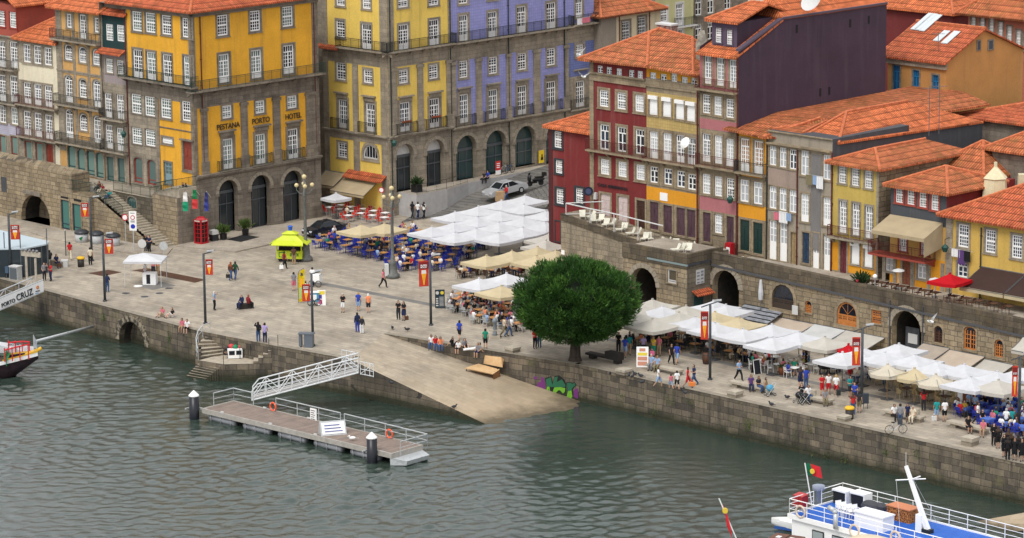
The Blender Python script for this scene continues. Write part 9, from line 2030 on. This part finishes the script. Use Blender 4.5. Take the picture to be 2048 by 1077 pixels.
W_(113,536,'sit','lap','navy','navy',40,'woman in navy seated on the low wall end with a brown bag',hair='long');bag(P(119,534,.45),'brown shoulder bag on the low wall beside the navy woman',WOODB);W_(100,528,'sit','lap','dark','dark',200,'man in dark clothes seated behind the low wall')
W_(140,520,'walk','swing','red','cream',190,'man in a red shirt and cream trousers walking to the houses',skin=0);W_(181,531,'stand','down','cream','black',200,'woman in cream top and black trousers near the yellow lidded bin',hair='short');W_(215,585,'stand','front','navy','jeans blue',170,'man in navy jacket beside the quay lamp',sleeve=True)
W_(291,562,'stand','front','white','navy',60,'vendor in white shirt at the canopy stall counter');W_(307,553,'stand','front','pink','dark',0,'woman in pink serving behind the canopy stall');W_(316,552,'stand','front','orange','tan',-20,'person in orange behind the canopy stall')
W_(462,561,'walk','down','brown','jeans blue',150,'woman in brown jacket with a black handbag walking away',hair='long',hcol='red',sleeve=True);bag(P(456,556,.7),'black handbag held by the brown jacketed woman',plain('black_leather',(.015,.014,.014)));W_(471,560,'walk','swing','dark green','jeans blue',160,'man in dark green walking beside the brown jacketed woman',sleeve=True)
W_(429,621,'stand','up','light blue','black',80,'person in white cap and pale blue photographing by the river lamp',hair='cap',hcol='white');W_(484,618,'sit','lap','navy','navy',-40,'woman in navy sitting back to back on the plaza',hair='short',hcol='grey',sleeve=True,z=.02);W_(497,619,'sit','lap','dark red','dark',140,'woman in dark red sitting beside the navy woman',hcol='red',sleeve=True);o=thing('stone_block','dark low block seat under the navy and dark red pair','stone seat',P(490,617),rad(20));mb=MB();mb.box(-.6,.6,-.3,.3,0,.42);mb.obj('block',DKB,o)
W_(325,633,'ground','lap','pink','cream',-30,'blond woman in pink sitting on the quay edge','short','long','blond');W_(345,635,'ground','lap','black','white',-50,'woman in black top and white shorts on the quay edge','short','long');W_(365,656,'edge','lap','pink','tan',-20,'girl in pale pink hanging her legs over the quay','short','long',z=0);W_(375,658,'edge','lap','white','black',-20,'youth in white and black shorts hanging his legs over the quay','short')
W_(517,684,'stand','up','black','jeans blue',190,'man in black jacket raising his arms on the stair wall',sleeve=True);W_(530,686,'stand','up','lilac','navy',170,'man in lilac shirt and navy trousers on the stair wall');W_(449,718,'sit','lap','dark','dark',100,'child in dark clothes crouching on the stair landing',z=LZ,sc=.75)
W_(569,539,'walk','swing','dark red','black',120,'man in dark red and black walking past the kiosk with a white bag');bag(P(563,538,.25),'white carrier bag held by the man passing the kiosk',WHITE);W_(588,530,'stand','front','brown','tan',180,'man in brown stripes ordering at the kiosk counter');W_(575,517,'stand','front','cream','dark',0,'seller inside the lime kiosk')
W_(588,582,'stand','front','grey','pink',200,'woman in grey top and pink skirt watching the tour stand','skirt');W_(625,572,'stand','front','white','navy',170,'man in white and navy behind the box tricycle');W_(612,600,'stand','front','cream','dark',90,'person half hidden behind the banner by the feather flag')
W_(686,626,'stand','front','black','white',-20,'white haired man in black shirt and white shorts','short','short','white');W_(717,623,'stand','down','blue','light blue',170,'woman in a blue summer dress','skirt','short','blond');W_(737,626,'stand','down','orange','dark',185,'man in orange polo, dark shorts and white cap','short','cap','white');W_(715,665,'stand','down','navy','blue',200,'person in navy jacket and blue jeans beside a boy',sleeve=True);W_(724,668,'stand','down','dark','white',180,'fair haired boy in dark jacket and white trousers','long','short','blond',sleeve=True,sc=.88)
W_(797,640,'stand','front','black','dark',-10,'man in black shirt standing with a woman on the drain line');W_(808,642,'stand','front','black','navy',-40,'woman in dark dress with a brown bag on the drain line','skirt','long','brown');bag(P(813,640,.75),'brown bag of the dark dressed woman on the drain line',WOODB)
W_(767,576,'walk','swing','pink','black',70,'woman in pink top and black trousers crossing before the globe lamp');W_(670,497,'stand','front','blue','black',175,'waiter in bright blue shirt at the blue chairs')
for u,v,s,b,hr,l in((825,437,'black','dark','short','dark jacketed man of three walking behind the white parasols'),(836,438,'white','navy','short','white shirted man of three walking behind the white parasols'),(848,438,'white','black','long','long haired woman in white of three walking behind the white parasols')):W_(u,v,'walk','swing',s,b,150,l,'long',hr,z=.05)
W_(1012,408,'walk','front','red','jeans blue',-60,'man in red jacket pushing boxes past the silver car',hair='cap',hcol='white',at=onstreet(1013,404),sleeve=True);o=thing('box_trolley','stacked brown cartons on a hand trolley by the silver car','trolley',onstreet(1001,406),rad(20));mb=MB();mb.box(-.45,.45,-.35,.35,.15,.65);mb.box(-.4,.4,-.3,.3,.655,1.15);mb.obj('carton',mottled('carton',[(.3,(.38,.25,.13)),(.7,(.5,.34,.2))],2),o);mb=MB();mb.bar((.5,-.3,0),(.5,-.3,1.3),.03);mb.bar((.5,.3,0),(.5,.3,1.3),.03);mb.obj('frame',STEEL,o)
q=pl(BRM,975,358,-1.5);W_(0,0,'sit','lap','blue','black',-40,'man in bright blue sitting at the arcade steps',at=BRM@Vector((q.x,-1.55,zt_-.42)));q=pl(BRM,968,356,-1.5);W_(0,0,'sit','lap','dark','dark',-40,'person in dark clothes sitting next to the bright blue man',at=BRM@Vector((q.x,-1.55,zt_-.42)))
q=pl(LFM,131,371,TY+.9);W_(0,0,'stand','front','light blue','navy',30,'man in pale blue shirt at the left terrace railing',at=LFM@Vector((q.x,q.y,4.1)))
for u,v,s,b,l in((199,384,'brown','dark','man in brown sitting on the stair beside a guitar case'),(205,390,'dark red','cream','person in dark red sitting on the upper stair'),(219,396,'teal','jeans blue','person in turquoise sitting on the upper stair')):
 q=pl(LFM,u,v,-4.0);W_(0,0,'ground','lap',s,b,-30,l,at=LFM@Vector((q.x,-4.0,max(0,(SX1-q.x)/(SX1-SX0)*4.1+.02))))
for u,l in((365,'dark clothed person seated on the bastion steps beside the red door'),(371,'second dark clothed person seated by the hotel red door')):q=pl(LFM,u,352,-1.5);W_(0,0,'ground','lap','black','dark',-60,l,hair='long' if u>367 else 'short',at=LFM@Vector((q.x,-1.5,5.0)))
W_(292,505,'stand','front','black','dark',30,'person in black leaning at the stair foot',hair='long');W_(299,506,'stand','front','navy','black',-30,'person in navy and black beside the stair foot',hair='long',hcol='brown')
# the edge of the retaining wall
W_(919,681,'walk','down','blue','black',160,'youth in royal blue tee walking behind the wall sitters','short');W_(971,698,'stand','down','green','black',175,'youth in emerald tee and black shorts behind the wall sitters','short')
for u,v,s,b,f,l,hc in((863,689,'white','jeans blue',-10,'girl in white of three in jeans on the retaining wall','dark'),(871,691,'red','jeans blue',10,'girl in red of three in jeans on the retaining wall','dark'),(881,693,'orange','jeans blue',5,'girl in tan of three in jeans on the retaining wall','brown')):W_(u,v,'edge','lap',s,b,f,l,'long','long',hc,sc=.97)
W_(905,694,'ground','back','black','black',60,'person in black reclining on the retaining wall',hair='long');W_(917,699,'edge','lap','white','black',-20,'boy in white and black shorts on the retaining wall','short',sc=.9);W_(929,697,'ground','lap','grey','dark',20,'long haired girl in grey on the retaining wall','short','long');W_(948,701,'lie','back','white','white',-80,'person in white lying along the retaining wall');W_(957,706,'edge','lap','grey','navy',-30,'person in grey and navy hanging legs over the retaining wall','short','long')
W_(1009,674,'walk','swing','cream','khaki',100,'person in cream walking past the fountain',hcol='brown');W_(1018,674,'walk','swing','grey','jeans blue',100,'person in grey and jeans walking past the fountain');W_(1070,698,'stand','front','red','black',20,'woman in red top and black trousers under the tree');W_(1079,696,'stand','front','purple','jeans blue',-20,'woman in purple and jeans under the tree');W_(1104,683,'walk','swing','white','tan',90,'walker in white under the tree crown','short');W_(1122,682,'walk','swing','dark','dark',90,'walker in dark clothes behind the tree trunk')
# right promenade
W_(1250,715,'walk','swing','blue','light blue',170,'boy in blue tee and pale shorts walking to the terraces','short');W_(1259,710,'walk','swing','teal','tan',170,'man in teal tee walking to the terraces','short');W_(1237,705,'stand','front','black','dark',0,'person in black beside the long black bench');W_(1287,712,'stand','front','lilac','dark',0,'woman in lilac behind the picture menu');W_(1307,714,'stand','front','yellow','green',-40,'blond woman in yellow top and green skirt','skirt','long','blond');bag(P(1304,711,.75),'salmon pink bag held by the yellow topped woman',PRT[4]);W_(1318,713,'stand','front','pink','tan',-20,'man in pink shirt behind the elderly couple','short')
W_(1303,740,'sit','lap','light blue','grey',-20,'elderly man in pale blue on the first bench',hcol='white');W_(1315,743,'sit','lap','light blue','khaki',-20,'elderly person in pale blue stripes on the first bench',hcol='blond')
W_(1343,729,'walk','swing','black','black',20,'woman all in black walking along the drain line',hair='long');W_(1354,729,'walk','swing','blue','light blue',150,'person in blue with pale shorts beside the woman in black','short');W_(1317,776,'walk','swing','white','light blue',80,'man in white tee and pale blue shorts on the quay','short');W_(1342,779,'walk','down','pink','light blue',200,'small child in pink on the quay','short',sc=.72);W_(1354,780,'walk','down','white','black',190,'boy in white tee and black shorts on the quay','short',sc=.9);W_(1376,777,'walk','swing','red','red',80,'youth in red tee and red shorts on the quay','short');W_(1388,772,'walk','front','navy','jeans blue',-70,'man in navy carrying an orange bag on the quay');bag(P(1384,772,.8),'orange bag carried by the navy man on the quay',plain('bag_orange',(.7,.2,.04)),(.25,.15,.2))
W_(1478,762,'walk','front','light blue','black',40,'person in grey-blue shirt beside the blackboard');W_(1502,782,'sit','lap','purple','navy',0,'woman in purple on the second bench',hair='short');W_(1517,785,'sit','front','dark','jeans blue',40,'person in dark grey in the middle of the second bench',hcol='brown');W_(1531,788,'sit','lap','tan','khaki',60,'person in tan minding the blue pushchair',hcol='dark')
W_(1601,776,'stand','down','navy','navy',180,'woman in navy dress with a dark bag','skirt','long','brown');W_(1612,778,'stand','down','blue','jeans blue',190,'man in blue shirt and jeans seen from behind',hcol='brown');W_(1603,800,'sit','lap','black','dark',0,'parent in black beside the black pushchairs');W_(1616,803,'sit','lap','white','jeans blue',20,'person in white minding the black pushchairs',hair='long');W_(1650,811,'sit','lap','grey','khaki',0,'grey haired man on the pushchair bench end',hcol='grey')
W_(1644,792,'stand','front','red','red',20,'youth in red tee of three in red shorts','short');W_(1657,790,'stand','down','white','red',0,'youth in white vest of three in red shorts','short');W_(1672,793,'walk','down','white','red',180,'youth in white with a backpack, of three in red shorts','short','short','blond');bag(P(1677,791,.95),'dark backpack of the youth in red shorts',IRON,(.16,.12,.3));W_(1700,795,'stand','front','teal','dark',30,'woman in teal at the steel tables','short','long');W_(1709,808,'stand','front','blue','navy',-20,'man in royal blue print tee under the banner lamp');W_(1706,830,'stand','down','red','jeans blue',170,'woman in red top and jeans beside the banner lamp',hair='long',hcol='brown');W_(1718,826,'stand','down','dark','khaki',150,'man in dark tee and khaki shorts beside the banner lamp','short')
W_(1788,842,'sit','lap','white','black',20,'person in white on the bicycle bench',hair='short');W_(1800,852,'stand','down','grey','jeans blue',170,'person with a backpack and jeans before the bicycle bench',sleeve=True);bag(P(1800,849,.95),'slate blue backpack worn before the bicycle bench',SLATE,(.17,.12,.3));W_(1815,845,'stand','down','navy','dark',0,'child in navy tee at the bicycle bench','short',sc=.85);W_(1826,846,'sit','lap','cream','cream',-30,'elderly man in cream on the bicycle bench',hcol='white');W_(1847,822,'stand','front','red','dark',180,'person in red vest behind the bicycle bench',hair='long');W_(1873,843,'stand','down','teal','light blue',180,'man with teal backpack and pale shorts','short','short','brown');W_(1889,844,'stand','down','white','black',190,'woman in white tee and black shorts','short');bag(P(1868,841,.45),'pale carrier bag of the man with the teal backpack',WHITED)
W_(1914,828,'sit','lap','white','dark',10,'person in white sitting behind the last bench',hair='long');W_(1928,834,'sit','lap','yellow','dark',10,'person in bright yellow behind the last bench');W_(1936,866,'sit','lap','black','black',10,'woman in a black dress on the last bench','skirt','long');W_(1966,873,'sit','front','pink','tan',-20,'man in hot pink shirt on the last bench','short');W_(1956,850,'walk','swing','white','dark',60,'man in white shirt walking behind the last bench');W_(1938,828,'stand','front','light blue','black',0,'waiter in pale blue shirt at the clothed tables');W_(1950,833,'stand','front','light blue','black',-40,'second waiter in pale blue shirt beside the menu stand',hcol='brown');W_(2023,862,'stand','front','teal','navy',180,'person in turquoise tee before the last lamp');W_(2012,862,'stand','front','white','dark',160,'grey haired person in white near the last lamp',hcol='grey')
for i,(u,v)in enumerate(((1987,892),(1996,898),(2007,915),(2015,921),(2022,912),(2029,922),(2036,916),(2043,924),(2016,905),(2050,915))):W_(u,v,'stand',random.choice(['front','down','lap'])if False else['front','down'][i%2],'black','black',[10,190,40,160,200,-20,180,20,150,0][i],'student dressed all in black with long hair in the group at the quay edge','skirt' if i%3 else 'long','long',['dark','brown','brown'][i%3],sleeve=True,group='students in black at the quay edge')
def pushchair(u,v,label,m,rz):
 o=thing('pushchair',label,'pushchair',P(u,v),rad(rz));mb=MB();mb.ball((0,0,.62),(.32,.28,.28),0,10,6);mb.obj('hood',m,o,True);mb=MB();mb.bar((-.3,-.25,.1),(.4,-.25,1.0),.02);mb.bar((-.3,.25,.1),(.4,.25,1.0),.02);mb.bar((.4,-.25,1.0),(.4,.25,1.0),.02);mb.bar((.3,-.25,.1),(-.25,-.25,.7),.02);mb.bar((.3,.25,.1),(-.25,.25,.7),.02);mb.obj('frame',GALV,o);mb=MB()
 for x in(-.3,.3):
  for y in(-.25,.25):mb.torus((x,y,.12),.1,.025,Ro(rad(90),3,'X'),0,10,4)
 mb.obj('wheel',MC['tyre'],o)
pushchair(1540,792,'bright blue hooded pushchair by the second bench',PRT[2],20);pushchair(1598,806,'black hooded pushchair at the third bench',BKP,40);pushchair(1610,809,'second black pushchair pressed against the third bench end',BKP,10)
bicycle(P(1792,868),rad(10),'silver bicycle standing near the quay edge',GALV)
c=P(1728,810,0)
